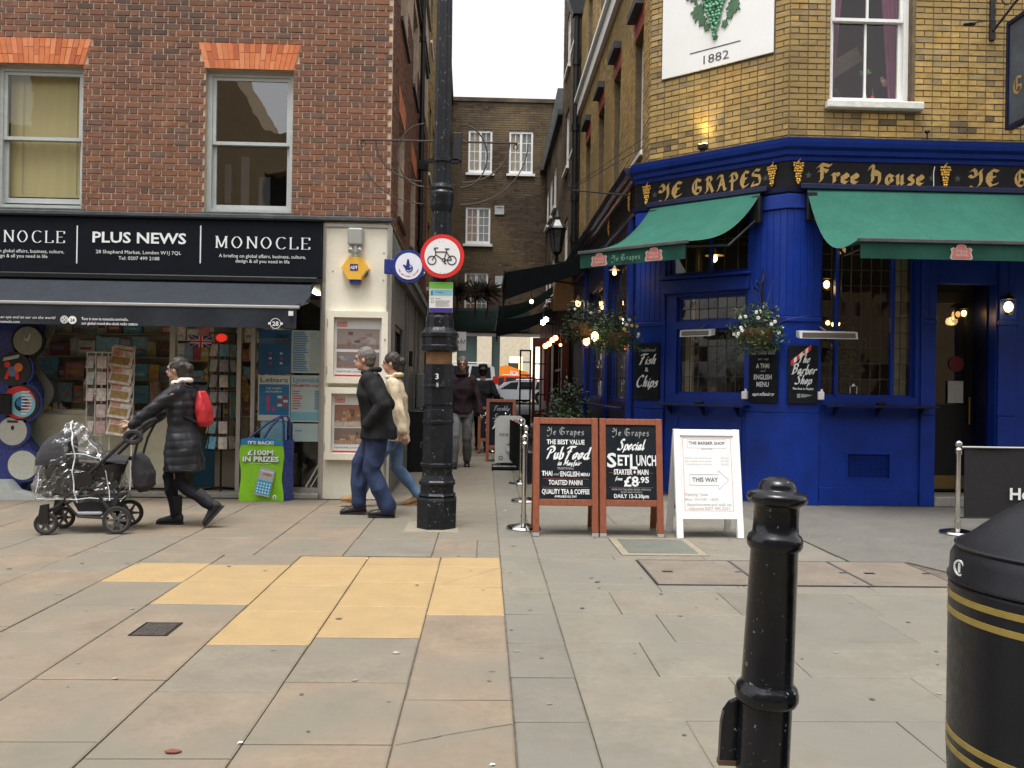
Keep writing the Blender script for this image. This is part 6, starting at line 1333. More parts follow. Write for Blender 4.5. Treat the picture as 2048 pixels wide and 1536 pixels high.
for i in range(7):
    a, b = Vector(ar[i]), Vector(ar[(i+1) % 7]); mb.tube([(a.x, -.0095, a.y), (b.x, -.0095, b.y)], .0018, 4)
ob('arrow', mb, M_thin, t3_, A3)
aboard('chalk board lettered Fresh Food standing behind the coffee board', Frame(.02, 15.9, 0).M, .55, 1.15, .3, [('Freshly', .95, .09, 'script', .3, M_chkg, 0), ('Served', .8, .09, 'script', .3, M_chkg, 0), ('Food', .62, .14, 'script', .36, M_chk, 0)], grp='chalk boards deep in the alley')
aboard('small chalk board with a list furthest down the alley', Frame(-.15, 18.0, 0).M, .42, .95, .3, [('Soup', .78, .08, 'script', .2, M_chk, 0), ('Pie', .62, .08, 'script', .15, M_chk, 0), ('Wine', .47, .08, 'script', .2, M_chk, 0)], grp='chalk boards deep in the alley')
# ---- street beyond the passage ----
BY = Frame(0, 47, 0)
bb = thing('street_building', 'cream stone building with lit windows across the street beyond the passage', 'building', (0, 47, .5))
ob('wall', wall_mb(-9, 10, .4, 6, [(-3.4, -2.2, 1.2, 4.2), (-1.6, -.5, 1.2, 4.2), (.3, .75, 1.0, 4.4), (1.3, 2.0, 1.2, 3.0), (2.4, 4.6, 1.2, 4.2)], .5), mat('cream_stone', (.62,.56,.42), .8), bb, BY.M)
ob('lit_window', MB().box(1.3, 2.0, .3, .35, 1.2, 3.0), emit('lit_shop', (1, .7, .3), 3), bb, BY.M); ob('lit_window', MB().box(2.4, 4.6, .3, .35, 1.2, 4.2), emit('lit_shop2', (.8, .75, .6), .8), bb, BY.M)
ob('dark_window', MB().box(-3.5, .8, .3, .35, 1, 4.4), cm('far_glass', (.06,.09,.09), .2), bb, BY.M)
def car(label, x0, y, z, L_, h, m, seed=0, flip=1):
    "side-on car: x0 = rear, nose towards -X"
    t = thing('parked_car', label, 'car', (x0 - L_/2, y, z)); W = 1.75
    s = lambda a, b: (x0 - a * L_, z + b * h)
    body = [s(0, .22), s(.0, .55), s(.03, .62), s(.04, .92), s(.09, .99), s(.5, 1.0), s(.62, .93), s(.74, .62), s(.96, .54), s(1, .42), s(1, .2)]
    ob('body', MB().prism(body, y, y + W), m, t, fixn=True)
    ob('side_window', MB().prism([s(.07, .64), s(.08, .92), s(.26, .95), s(.28, .64)], y - .006, y + .004).prism([s(.30, .64), s(.285, .95), s(.45, .95), s(.47, .64)], y - .006, y + .004).prism([s(.49, .64), s(.475, .95), s(.56, .92), s(.68, .64)], y - .006, y + .004), cm('car_glass', (.02,.025,.03), .1), t)
    for a in (.2, .8):
        c = s(a, .2); wh = ob('wheel', MB().disc((c[0], z + .33), .33, y - .02, y + .2, 24), M_black, t); ob('rim', MB().disc((c[0], z + .33), .2, y - .03, y - .021, 12), M_alu, wh)
    ob('tail_light', MB().prism([s(-.004, .5), s(-.004, .66), s(.05, .7), s(.06, .5)], y - .008, y + .1), cm('tail_red', (.6,.03,.02), .2), t)
    ob('roof_rail', MB().tube([s(.1, 1.03)[:1] + (y + .1,) + s(.1, 1.03)[1:], s(.5, 1.04)[:1] + (y + .1,) + s(.5, 1.04)[1:]], .025, 5), M_alu, t)
    ob('bumper', MB().prism([s(-.01, .2), s(-.01, .38), s(.08, .38), s(.08, .2)], y - .01, y + W), M_greyp, t)
car('white estate car parked across the far end of the passage', .55, 38.0, .62, 4.5, 1.72, mat('white_car', (.75,.75,.75), .25, .02, 2))
car('low red car behind the white estate car', 2.6, 41.5, .62, 3.6, 1.25, mat('red_car', (.5,.03,.02), .25, .02, 2))
car('silver car with its bonnet under the orange bucket', 3.4, 39.6, .55, 4.0, 1.1, mat('silver_car', (.45,.47,.5), .25, .02, 2))
t = thing('digger', 'orange site dumper with black JCB letters behind the parked cars', 'digger', (1.6, 43.5, .6)); M_jcb = mat('digger_orange', (.65,.27,.02), .45, .1)
DG = Frame(.7, 43.2, 0)
ob('skip', MB().prism([(0, 1.9), (.0, 2.35), (.3, 2.45), (1.4, 2.1), (1.9, 1.5), (1.1, 1.45), (.3, 1.6)], 0, 1.6), M_jcb, t, DG.M); ob('arm', MB().prism([(1.2, 1.7), (1.9, 1.2), (2.0, 1.4), (1.35, 1.95)], -.1, -.001), M_black, t, DG.M); text('JCB', DG.M, .7, 1.95, M_wlet, t, .2, out=.01, bold=.05, rot=-14); ob('chassis', MB().box(.4, 2.6, .2, 1.4, .9, 1.4), M_black, t, DG.M)
for x in (.8, 2.2): ob('wheel', MB().disc((x, .95), .38, .0, .3, 18), M_black, t, DG.M)
tag(ob('shop_board', MB().box(.55, 1.1, -.1, -.05, 1.7, 2.6), cm('board_green_black', (.02,.04,.03)), None, Frame(.6, 44.6, 0).M), 'dark green notice board across the street', 'notice board')
# opposite side of the square (behind the viewer; seen only as reflections)
ob_ = thing('opposite_building', 'cream rendered terrace across the square, reflected in the upper window', 'building', (0, -6, 0)); OF = Frame(0, -5.5, 180)
oh = [(-20 + 3.2*i, -18.6 + 3.2*i, z, z + 1.8) for i in range(13) for z in (.8, 3.6, 6.1)]
ow = wall_mb(-24, 24, 0, 9.1, oh, .4); ob('wall', ow, mat('buff_render', (.42,.30,.17), .8, .1, 1), ob_, OF.M)
ob('gable', MB().prism([(6.9, 9.101), (14, 9.101), (14, 12.5), (8.9, 12.5)], .01, 6), mat('buff_render', (.42,.30,.17)), ob_, OF.M); ob('room', MB().box(-24, 24, .6, .7, 0, 8.5), M_dark, ob_, OF.M)
# ================= GROUND =================
random.seed(99)
M_slab = mat('yorkstone_slab', tones=[(.196,.156,.114),(.206,.160,.115),(.188,.156,.118),(.208,.162,.117),(.178,.158,.125),(.182,.158,.124),(.17,.155,.126),(.15,.14,.12)], rough=.75, var=.13, scale=3.5, bump=.0015, bs=35, spec=.3, tint=((.17,.152,.118), 1.1), dirt=.35, ds=2.6, dlo=.55, dirtcol=(.105,.088,.068), rvar=.12)
M_slabg = mat('grey_yorkstone_slab', tones=[(.182,.166,.130),(.188,.170,.132),(.180,.166,.133),(.172,.162,.131),(.188,.166,.130),(.165,.156,.130),(.152,.140,.115),(.165,.163,.140)], rough=.75, var=.12, scale=3, bump=.0015, bs=35, spec=.3, tint=((.165,.155,.132), .9), dirt=.5, ds=1.7, dlo=.54, dirtcol=(.115,.105,.09), rvar=.12)
M_slaby = mat('yellow_painted_slab', tones=[(.325,.225,.105),(.34,.235,.112),(.315,.22,.108)], rough=.7, var=.07, scale=5, bump=.001, bs=50, dirt=.4, ds=6, dlo=.5, dirtcol=(.26,.185,.10), chips=.35, chipcol=(.25,.19,.12), cs=20)
M_joint = mat('sandy_joint', (.11,.09,.07), .95, .35, 12, .003, 90)
M_asph = mat('grey_forecourt', (.124,.118,.104), .9, .15, 3, .003, 120, dirt=.3, ds=1.5, dirtcol=(.08,.075,.07), rvar=.05)
pv = ob('pavement', MB().add([(-60, -60, -.012), (60, -60, -.012), (60, 33.5, -.012), (-60, 33.5, -.012)], [(0, 1, 2, 3)]), M_joint, None, WORLD, kind='structure')
rd = ob('road', MB().add([(-60, 33.5, -.012), (60, 33.5, -.012), (60, 36.5, .55), (-60, 36.5, .55), (60, 140, .6), (-60, 140, .6)], [(0, 1, 2, 3), (3, 2, 4, 5)]), mat('asphalt', (.05,.05,.052), .9, .2, 4), None, WORLD, kind='structure')
def slab(x0, x1, y0, y1, tone, m=None, name='slab', j=.0042, quad=None):
    r = lambda a: random.uniform(-a, a)
    if x0 > .44 and name == 'slab': j = .0017
    if m is None and x0 > .1: m = M_slabg
    z = r(.0008); mb = MB(); mb.tone = max(.001, min(.99, tone)); g = j
    P = quad or [(x0 + g + r(.002), y0 + g + r(.002)), (x1 - g + r(.002), y0 + g + r(.002)), (x1 - g + r(.002), y1 - g + r(.002)), (x0 + g + r(.002), y1 - g + r(.002))]
    cx = sum(p[0] for p in P) / 4; cy = sum(p[1] for p in P) / 4; tz = [z + r(.0012) for _ in P]; b = .008
    top = [(p[0] + (b if p[0] < cx else -b), p[1] + (b if p[1] < cy else -b), tz[i]) for i, p in enumerate(P)]
    mid = [(p[0], p[1], tz[i] - .004) for i, p in enumerate(P)]; bot = [(p[0], p[1], -.0118) for p in P]
    mb.add(bot + mid + top, [(8, 9, 10, 11)] + [(i, (i+1) % 4, 4 + (i+1) % 4, 4 + i) for i in range(4)] + [(4+i, 4 + (i+1) % 4, 8 + (i+1) % 4, 8 + i) for i in range(4)])
    return ob(name, mb, m or M_slab, pv)
def warm(): return random.choice((.02, .13, .14, .38, .40, .26, .63, .15))
def cool(): return random.choice((.26, .5, .52, .75, .55, .3))
YEL = []
cols = {(-.34, .14): [1.0, 1.7, 2.4, 3.12, 3.85, 4.55, 5.27, 6.0, 6.66, 7.02], (-.92, -.34): [1.2, 1.95, 2.65, 3.37, 4.07, 4.78, 5.45, 6.12, 6.66, 7.02], (-1.47, -.92): [1.1, 1.8, 2.5, 3.24, 3.94, 4.64, 5.32, 6.0, 6.66, 7.02],
        (-2.09, -1.47): [1.3, 2.0, 2.7, 3.39, 4.09, 4.79, 5.48, 6.14, 6.66, 7.05], (-2.66, -2.09): [1.2, 1.9, 2.65, 3.35, 4.1, 4.85, 5.45, 6.08, 6.7, 7.05]}
yel = {(-.34, .14): (5.2, 7.1), (-.92, -.34): (4.7, 7.1), (-1.47, -.92): (4.6, 7.1), (-2.09, -1.47): (5.4, 6.7), (-2.66, -2.09): (6.0, 6.75)}
for (a, b), ys in cols.items():
    for y0, y1 in zip(ys, ys[1:]):
        c = (y0 + y1) / 2; isy = yel[(a, b)][0] < c < yel[(a, b)][1]
        slab(a, b, y0, y1, random.choice((.02, .3, .6)) if isy else warm(), M_slaby if isy else None)
x = -2.66
while x > -9.6:
    w = random.choice((.6, .62, .68)); y = 1.0 + random.random() * .5
    while y < 10.36:
        d = random.choice((.62, .7, .78)); e = y + d if y + d < 10.2 else 10.42
        if x > -7.5 or y > 3: slab(x - w, x, y, e, warm())
        y = e
    x -= w
for (a, b) in ((-2.66, -1.86), (-1.86, -1.14), (-1.14, -.42)):
    ys = [7.05, 7.8, 8.55, 9.2, 9.85, 10.42]
    for y0, y1 in zip(ys, ys[1:]): slab(a, b, y0 + random.uniform(-.0, .0), y1, warm() if a < -1.5 else cool())
for i, (a, b) in enumerate(((-.42, -.14), (-.14, .14))):
    pass
for y0, y1, cuts in ((7.02, 7.82, (-.42, -.05, .14)),): 
    for a, b in zip(cuts, cuts[1:]): slab(a, b, y0, y1, cool())
y = 7.82
while y < 16.5:
    e = y + random.choice((.6, .72, .85)); cuts = [-1.18 if y > 10.35 else -.42] + ([-.55] if y > 10.35 else []) + [.14]
    if y < 10.35 and e > 10.35: e = 10.42
    for a, b in zip(cuts, cuts[1:]): slab(a, b, y, e, cool())
    y = e
stones = [1.2, 1.85, 2.45, 3.05, 3.6, 4.15, 4.71, 5.30, 5.85, 6.5, 7.15, 7.9, 8.6, 9.3, 10.0, 10.8, 11.7, 12.5, 13.4, 14.3, 15.3, 16.5]
tn = {5.85: .14, 6.5: .40, 7.15: .14, 5.30: .39, 3.05: .75}
for y0, y1 in zip(stones, stones[1:]): slab(.14, .456, y0, y1, tn.get(y0, .76), name='kerb_stone')
rows = [1.0, 1.75, 2.4, 3.05, 3.62, 4.17, 4.74, 5.31, 5.9]
for i, (y0, y1) in enumerate(zip(rows, rows[1:])):
    x = .456; first = True
    while x < 7.5:
        w = random.choice((.62, .75, .9)) * (.55 if first and i % 2 else 1); first = False; e = x + w
        if x < 5.2 or y0 > 4: slab(x, e, y0, y1, cool())
        x = e
def rowfill(y0, y1, x, x1):
    while x < x1 - .05:
        e = min(x1, x + random.choice((.62, .75, .9))); e = x1 if x1 - e < .25 else e; slab(x, e, y0, y1, cool()); x = e
rowfill(5.9, 6.12, .456, 1.24); rowfill(5.9, 6.10, 1.24, 4.0); rowfill(6.12, 7.0, .456, 1.24); rowfill(7.0, 7.18, .456, 3.0); rowfill(7.18, 8.0, .456, 1.16); rowfill(7.18, 8.0, 1.90, 2.98); rowfill(8.0, 8.8, .456, 3.0); rowfill(8.8, 9.6, .456, 3.0); rowfill(9.6, 10.4, .456, 2.6); rowfill(10.4, 11.2, .456, 2.6); rowfill(11.2, 11.9, .456, 2.0)
for k in range(6): rowfill(11.9 + .8*k, 12.7 + .8*k, .456, 2.04)
fc = ob('forecourt', MB().prism([(2.55, 11.2), (2.98, 8.6), (3.02, 7.0), (3.5, 7.0), (3.9, 5.92), (9, 5.92), (9, 10.44), (3.66, 10.44), (2.7, 11.2)], -.0115, .0, 'z'), M_asph, None, WORLD, kind='structure')
M_cov = mat('infill_cover', (.165,.137,.107), .8, .12, 4, .0015, 40, dirt=.3, ds=3)
for a, b, l in ((1.25, 2.0, 'left'), (2.0, 2.81, 'middle'), (2.81, 3.46, 'right')):
    c = thing('access_cover', {'left': 'paved access cover nearest the chalk boards with a dark rim', 'middle': 'middle paved access cover behind the bollard', 'right': 'paved access cover closest to the litter bin'}[l], 'access cover', ((a+b)/2, 6.55, 0), group='paved access covers in a row')
    ob('cover', MB().box(a + .012, b - .012, 6.13, 6.98, -.011, .0025, .003), M_cov, c); ob('rim', MB().box(a + .001, a + .011, 6.12, 6.99, -.011, .0035).box(b - .011, b - .001, 6.12, 6.99, -.011, .0035).box(a + .011, b - .011, 6.118, 6.128, -.011, .0034).box(a + .011, b - .011, 6.982, 6.992, -.011, .0034), M_lead, c)
    ob('lifting_slot', MB().box(a + .12, a + .2, 6.52, 6.57, .0027, .0035).box(b - .07, b - .02, 6.54, 6.57, .0027, .0035), M_black, c)
c = thing('concrete_cover', 'greenish concrete cover with a pale worn surround before the chalk boards', 'access cover', (1.5, 7.6, 0))
ob('surround', MB().box(1.165, 1.895, 7.185, 7.995, -.011, .002), mat('pale_cement', (.23,.20,.145), .9, .15, 8), c); ob('plate', MB().box(1.235, 1.83, 7.27, 7.93, .0021, .005, .001), mat('green_grey_plate', (.115,.12,.10), .7, .12, 6), c)
c = thing('drain_cover', 'small dark square iron drain cover set in the beige slabs', 'drain cover', (-1.83, 4.91, 0))
ob('frame', frame_mb(-.105, .105, -.13, .13, .012, -.004, 0), M_iron, c, Matrix.Translation((-1.83, 4.91, .001)) @ Matrix.Rotation(R(-90), 4, 'X')); mb = MB(); mb.box(-1.92, -1.74, 4.795, 5.025, .0015, .003)
for i in range(8):
    for j in range(10): mb.box(-1.91 + i*.022, -1.897 + i*.022, 4.805 + j*.022, 4.818 + j*.022, .0031, .0055)
ob('plate', mb, mat('worn_iron', (.07,.06,.055), .55, .3, 20), c, kind='stuff')
pp = ob('lamp_footing', MB().box(-.76, -.24, 8.2, 8.80, -.0115, .004, .002), mat('pale_cement', (.23,.20,.145)), pv)
# chewing gum, crumbs, a leaf, hairline cracks
rnd = random.Random(5); gm = MB()
for i in range(240):
    x, y = rnd.uniform(-4, 4.5), rnd.uniform(3.1, 10); r_ = rnd.uniform(.003, .016) * (1 if rnd.random() < .9 else 1.5); gm.tone = rnd.random() * .98 + .01; q = MB()
    gm.add([(x + r_*math.cos(a*.9)*rnd.uniform(.7, 1.2), y + r_*math.sin(a*.9)*rnd.uniform(.7, 1.2), .0036 + i*2e-6) for a in range(7)], [list(range(7))])
ob('gum_spots', gm, mat('gum', tones=[(.25,.23,.2),(.07,.06,.05),(.32,.30,.27),(.08,.07,.06)], rough=.8), None, kind='stuff')
for k, (px, py, l) in enumerate(((1030, 1030, 'crumpled'), (960, 1483, 'torn'), (1562, 1485, 'tiny'))):
    pass
for k, (px, py, l) in enumerate(((1011, 1021, 'small white scrap of paper beside the third barrier post base'), (481, 1486, 'white scrap of paper at a slab corner in the near paving'), (735, 1118, 'tiny white scrap at the back edge of the yellow slabs'), (985, 1530, 'white scrap lying near the bottom edge of the paving'))):
    p = at(px, py, z=0.003); tag(ob('paper_scrap', MB().add([(p.x - .012, p.y - .006, .004), (p.x + .011, p.y - .004, .007), (p.x + .007, p.y + .010, .005), (p.x - .006, p.y + .007, .008)], [(0, 1, 2, 3)]), M_paper, None), l, 'litter', 'scraps of litter on the paving')
p = at(345, 1504, z=.003); tag(ob('fallen_leaf', MB().prism([(p.x - .03, p.y), (p.x - .01, p.y + .02), (p.x + .02, p.y + .012), (p.x + .035, p.y), (p.x + .015, p.y - .015), (p.x - .015, p.y - .014)], .0035, .008, 'z'), cm('rust_leaf', (.16,.05,.03), .7, .2), None), 'single rusty red leaf on the near beige slab', 'leaf')
def crack(pts, w=.003):
    mb = MB(); P = [at(a, b, z=.003) for a, b in pts]
    for a, b in zip(P, P[1:]):
        n_ = 6; L = [a.lerp(b, i / n_) + Vector((rnd.uniform(-.004, .004), rnd.uniform(-.004, .004), 0)) for i in range(n_ + 1)]; L[0], L[-1] = a, b
        for c, d in zip(L, L[1:]):
            s = Vector((-(d - c).y, (d - c).x, 0)).normalized() * w * rnd.uniform(.4, .8); mb.add([(c - s), (c + s), (d + s), (d - s)], [(0, 1, 2, 3)] if (d-c).x < 0 else [(3, 2, 1, 0)])
    ob('crack', mb, mat('crack_dark', (.09,.075,.06), .9), pv)
crack([(790, 1490), (900, 1468), (1027, 1447)]); crack([(883, 1168), (940, 1153), (1001, 1135)], .002)

# ================= STREET FURNITURE =================
M_cast = mat('chipped_black_paint', (.005,.006,.009), .2, .3, 10, .0010, 30, spec=.42, chips=.345, chipcol=(.22,.23,.24), cs=55)
M_castd = mat('old_black_paint', (.007,.009,.013), .36, .3, 9, .0015, 40, spec=.32, chips=.37, chipcol=(.2,.2,.2), cs=30, dirt=.25, ds=5, dirtcol=(.05,.045,.04))
lp = thing('lamp_post', 'black fluted cast iron lamp post numbered 3, between the newsagent and the pub', 'lamp post', (-.46, 8.5, 0)); LX, LY = -.46, 8.50
def oct_(prof, seg=8): return MB().lathe(prof, (LX, LY, 0), seg, rot=R(22.5))
k8 = 1.04
P1 = [(.195,.004),(.198,.28),(.19,.30),(.175,.31),(.19,.325),(.165,.345),(.168,.42),(.182,.43),(.182,.455),(.165,.47),(.15,.52),(.148,.60),(.170,.605),(.172,.63),(.152,.64),(.148,1.02),(.158,1.025),(.158,1.05),(.148,1.055),(.146,1.16),(.135,1.165),(.135,1.2),(.146,1.21),(.146,1.37),(.155,1.375),(.155,1.395),(.146,1.40),(.144,1.60)]
ob('base', oct_([(r*k8, z) for r, z in P1]), M_castd, lp)
ob('bare_band', oct_([(.135,1.601),(.135,1.72)]), cm('rusty_primer', (.20,.105,.05), .8, .3), lp)
P2 = [(.15,1.721),(.185,1.735),(.188,1.78),(.178,1.79),(.178,1.86),(.19,1.87),(.19,1.905),(.16,1.93),(.14,1.96),(.135,2.06),(.125,2.08),(.125,2.13),(.10,2.15)]
ob('shoulder', oct_([(r, z) for r, z in P2], 16), M_castd, lp)
fl = MB(); SEG = 48
P3 = [(.098,2.151),(.096,3.0),(.093,3.10)]; vs = []
for r, z in P3:
    for k in range(SEG): a = 2*math.pi*k/SEG; rr = r * (1 - (.07 if k % 4 in (0,) else 0)); vs.append((LX + rr*math.cos(a), LY + rr*math.sin(a), z))
fl.add(vs, [(i*SEG+k, i*SEG+(k+1) % SEG, (i+1)*SEG+(k+1) % SEG, (i+1)*SEG+k) for i in range(2) for k in range(SEG)]); ob('fluted_shaft', fl, M_castd, lp)
shade(ob('collar', MB().lathe([(.093,3.09),(.105,3.12),(.115,3.17),(.112,3.2),(.12,3.23),(.118,3.28),(.105,3.30),(.11,3.33),(.10,3.36),(.09,3.37)], (LX, LY, 0), 24), M_castd, lp), 25)
vs = []; fl = MB()
for r, z in [(.089,3.37),(.085,3.62),(.074,5.4),(.072,6.6)]:
    for k in range(SEG): a = 2*math.pi*k/SEG; rr = r * (1 - (.07 if k % 4 == 0 else 0)); vs.append((LX + rr*math.cos(a), LY + rr*math.sin(a), z))
fl.add(vs, [(i*SEG+k, i*SEG+(k+1) % SEG, (i+1)*SEG+(k+1) % SEG, (i+1)*SEG+k) for i in range(3) for k in range(SEG)]); ob('fluted_shaft', fl, M_castd, lp)
shade(ob('clamp', MB().lathe([(.088,3.58),(.10,3.585),(.10,3.63),(.088,3.635)], (LX, LY, 0), 24), M_castd, lp)); ob('clamp_bolt', MB().box(LX + .09, LX + .16, LY - .03, LY + .03, 3.58, 3.62).box(LX - .16, LX - .09, LY - .03, LY + .03, 3.585, 3.615), M_castd, lp)
bx_ = MB()
for i, (a, b) in enumerate(((-.035,.22),(.04,.22),(0,.29),(0,.13),(-.035,.08),(.035,.08))): bx_.disc((a, b), .007, -.188 - .002, -.186, 8)
ob('vent_holes', bx_, M_ink, lp, Matrix.Translation((LX, LY, 0)) @ Matrix.Rotation(0, 4, 'Z'))
LPF = Frame(LX, LY, 0)
text('3', LPF.M, -.01, 1.455, M_wlet, lp, .055, out=.146, bold=.03); text('5', LPF.M, -.005, 1.385 - .0, M_wlet, lp, .035, out=.15, bold=.02)
ob('hinge', MB().tube([(LX - .15, LY - .04, 1.14), (LX - .15, LY - .04, 1.19)], .02, 8).tube([(LX - .15, LY - .04, .78), (LX - .15, LY - .04, .84)], .02, 8), M_castd, lp)
ob('junction_box', MB().box(LX + .10, LX + .19, LY - .03, LY + .05, 3.60, 3.88, .006), M_iron, lp)
# the round iron basket rack half way up
rk = MB(); z0 = 3.80; Y = LY + .02
rk.tube([(LX - .82, Y, z0 - .0), (LX + .74, Y, z0 - .0)], .010, 6)
for s_ in (1, -1):
    for (x0_, za, R_) in ((.18, .17, .26),):
        rk.tube([(LX + s_ * (.18 + .26*math.sin(t)), Y, z0 - .14 + .31*math.cos(t)) for t in [math.pi*i/14 for i in range(15)]], .008, 5)
    rk.tube([(LX + s_ * (.20 + .46*math.cos(t)), Y, z0 - .0 - .40*math.sin(t)) for t in [math.pi/2*i/10 for i in range(11)]], .008, 5)
    rk.tube([(LX + s_ * (.18 + .66*math.cos(t)), Y, z0 - .0 - .62*math.sin(t)) for t in [math.pi/2*i/12 for i in range(13)]], .006, 5)
    e = LX + s_ * (.78 if s_ < 0 else .72); rk.tube([(e + .022*math.cos(t), Y, z0 - .04 + .025*math.sin(t)) for t in [2*math.pi*i/10 for i in range(11)]], .006, 5)
rk.tube([(LX + .19, Y, z0 + .17), (LX + .17, Y, 3.2)], .006, 4); ob('basket_rack', rk, mat('rusty_iron', (.05,.035,.03), .7, .3, 20), lp)
# no cycling sign
t = thing('cycle_sign', 'round no cycling sign, red ring with a black bicycle, clamped to the lamp post', 'sign', (-.43, 8.3, 2.63)); CF = Frame(-.436, 8.32, -2); cz = 2.637; k = .211 / 247
ob('plate', MB().disc((0, cz), .211, -.01, .004, 48), M_redp, t, CF.M); ob('white_field', MB().disc((0, cz), .171, -.0125, -.0105, 44), cm('sign_face_white', (.74,.74,.76), .35), t, CF.M)
g = lambda x, y: ((x - 1338) * k, -.015, cz - (y - 380) * k); bk = MB()
for cx, cy, r_ in ((1222, 428, 52), (1447, 425, 54)): q = g(cx, cy); bk.disc((q[0], q[2]), r_ * k, -.0155, -.0135, 30, (r_ - 11) * k)
def seg2(a, b, w=6):
    p, q = Vector(g(*a)), Vector(g(*b)); d = (q - p).normalized(); n_ = Vector((-d.z, 0, d.x)) * w * k
    pts = [p - n_, q - n_, q + n_, p + n_]; bk.prism([(v.x, v.z) for v in pts], -.0157, -.0135)
for a, b in (((1262,332),(1388,332)), ((1266,365),(1345,418)), ((1257,295),(1266,365)), ((1266,360),(1225,425)), ((1392,300),(1362,415)), ((1385,330),(1445,420)), ((1362,422),(1445,422)), ((1246,290),(1292,288)), ((1366,297),(1420,297)), ((1358,428),(1372,462)), ((1362,462),(1385,462)), ((1250,290),(1246,308))): seg2(a, b, 5.5)
q = g(1358, 424); bk.disc((q[0], q[2]), 24 * k, -.0158, -.0135, 16, 14 * k); ob('bicycle', bk, M_ink, t, CF.M)
rv = MB()
for x, y in ((1302,213),(1344,213),(1320,565),(1360,567)): q = g(x, y); rv.disc((q[0], q[2]), .004, -.0145, -.0128, 8)
ob('rivets', rv, M_lens, t, CF.M); ob('clamp', MB().box(-.05, .03, -.0, .14, cz + .12, cz + .16).box(-.05, .03, .0, .14, cz - .16, cz - .12), M_lens, t, CF.M)
t = thing('recycling_notice', 'small notice with green head and purple foot under the no cycling sign', 'notice', (-.43, 8.36, 2.1)); NF = Frame(-.432, 8.37, -2); t.rotation_euler = (0, 0, 0)
a0, b1 = NF.uv(859, 564, 0); a1, b0 = NF.uv(905, 625, 0)
ob('plate', MB().box(a0, a1, -.004, .002, b0, b1, .001), M_paper, t, NF.M); ob('green_head', MB().box(a0 + .002, a1 - .002, -.006, -.0045, b1 - .062, b1 - .002), cm('fresh_green', (.2,.6,.08)), t, NF.M); ob('purple_foot', MB().box(a0 + .001, a1 - .001, -.006, -.0045, b0 + .001, b0 + .042), cm('deep_violet', (.045,.02,.2)), t, NF.M)
ob('blue_band', MB().box(a0 + .01, a1 - .003, -.0055, -.0045, b1 - .13, b1 - .075), M_cyan, t, NF.M); ob('bottle_icon', MB().box(a0 + .015, a0 + .035, -.0065, -.0056, b1 - .125, b1 - .09).box(a0 + .021, a0 + .03, -.0065, -.0056, b1 - .09, b1 - .08), M_blue, t, NF.M); ob('bin_icon', frame_mb(a0 + .018, a0 + .042, b1 - .20, b1 - .155, .004, -.0065, -.0045), M_lens, t, NF.M)
text('Recycling', NF.M, a0 + .06, b1 - .105, M_ink, t, .014, out=.0065, align='l'); text('Waste', NF.M, a0 + .06, b1 - .165, M_ink, t, .014, out=.0065, align='l'); mb = MB()
for i in range(6): mb.box(a0 + .06, a1 - .02 - .03*rnd.random(), -.0062, -.0055, b1 - .18 - i*.0105, b1 - .177 - i*.0105)
ob('printed_lines', mb, M_lens, t, NF.M, kind='stuff')
# bollard
BX, BYY = .835, 2.43; BM = Matrix.Translation((BX - .045, BYY, 0)) @ Matrix.Rotation(R(2.3), 4, 'Y')
t = thing('bollard', 'black cast iron bollard with a domed cap, rings and chipped paint', 'bollard', M=BM)
Z = lambda py: 1.155 - (py - 955) * .00141
prof = [(.078, .0), (.0745, .10), (.0730, .35), (.0722, .515), (.0725, Z(1412)), (.083, Z(1408)), (.0885, Z(1398)), (.0885, Z(1388)), (.083, Z(1376)), (.0735, Z(1370)), (.0715, Z(1364)), (.0655, Z(1104)), (.071, Z(1100)), (.077, Z(1093)), (.0775, Z(1083)), (.073, Z(1073)), (.064, Z(1068)), (.0625, Z(1050)), (.0625, Z(1016)), (.066, Z(1012)), (.080, Z(1006)), (.0845, Z(999)), (.083, Z(992)), (.074, Z(986)), (.056, Z(983)), (.0525, Z(980)), (.052, Z(974)), (.047, Z(966)), (.037, Z(960)), (.022, Z(956)), (.004, Z(955))]
shade(ob('shaft', MB().lathe(prof, (0, 0, 0), 40), M_cast, t, BM), 50)
ob('fixing_plate', MB().prism([(-.118, .335), (-.118, .44), (-.112, .475), (-.095, .50), (-.065, .515), (-.05, .515), (-.05, .335)], .02, .04), M_cast, t, BM); ob('plate_rust', MB().box(-.12, -.06, .018, .042, .32, .3345), cm('rust_brown', (.09,.05,.03), .9, .3), t, BM)
# litter bin
NX, NY = 1.625, 2.27
t = thing('litter_bin', 'large black litter bin with gold bands and a sloping hood at the right edge', 'litter bin', (NX, NY, 0)); M_bin = mat('bin_black_plastic', (.006,.007,.011), .38, .25, 14, .0008, 160, spec=.38); M_bing = mat('bin_gold_band', (.30,.22,.05), .45, .15, 30)
BR_ = .335
shade(ob('body', MB().lathe([(.295, .0), (.305, .02), (.31, .12), (BR_ - .005, .30), (BR_, .40), (BR_, .872), (BR_ - .004, .878)], (NX, NY, 0), 72), M_bin, t), 30)
for z, nm in ((.842, 1), (.797, 2), (.462, 3), (.424, 4)): shade(ob('gold_band', MB().lathe([(BR_ - .002, z - .009), (BR_ + .0015, z - .0085), (BR_ + .0015, z + .0085), (BR_ - .002, z + .009)], (NX, NY, 0), 72), M_bing, t))
shade(ob('hood', MB().lathe([(BR_ - .006, .8785), (BR_ + .004, .884), (BR_ + .004, .892), (BR_ - .002, .90), (BR_ - .004, .945), (BR_ - .02, .975), (BR_ - .14, 1.075), (BR_ - .23, 1.13), (.02, 1.165)], (NX, NY, 0), 72), M_bin, t), 40)
LFr = Frame(NX, NY, 0)
a_ = R(180 + 38)
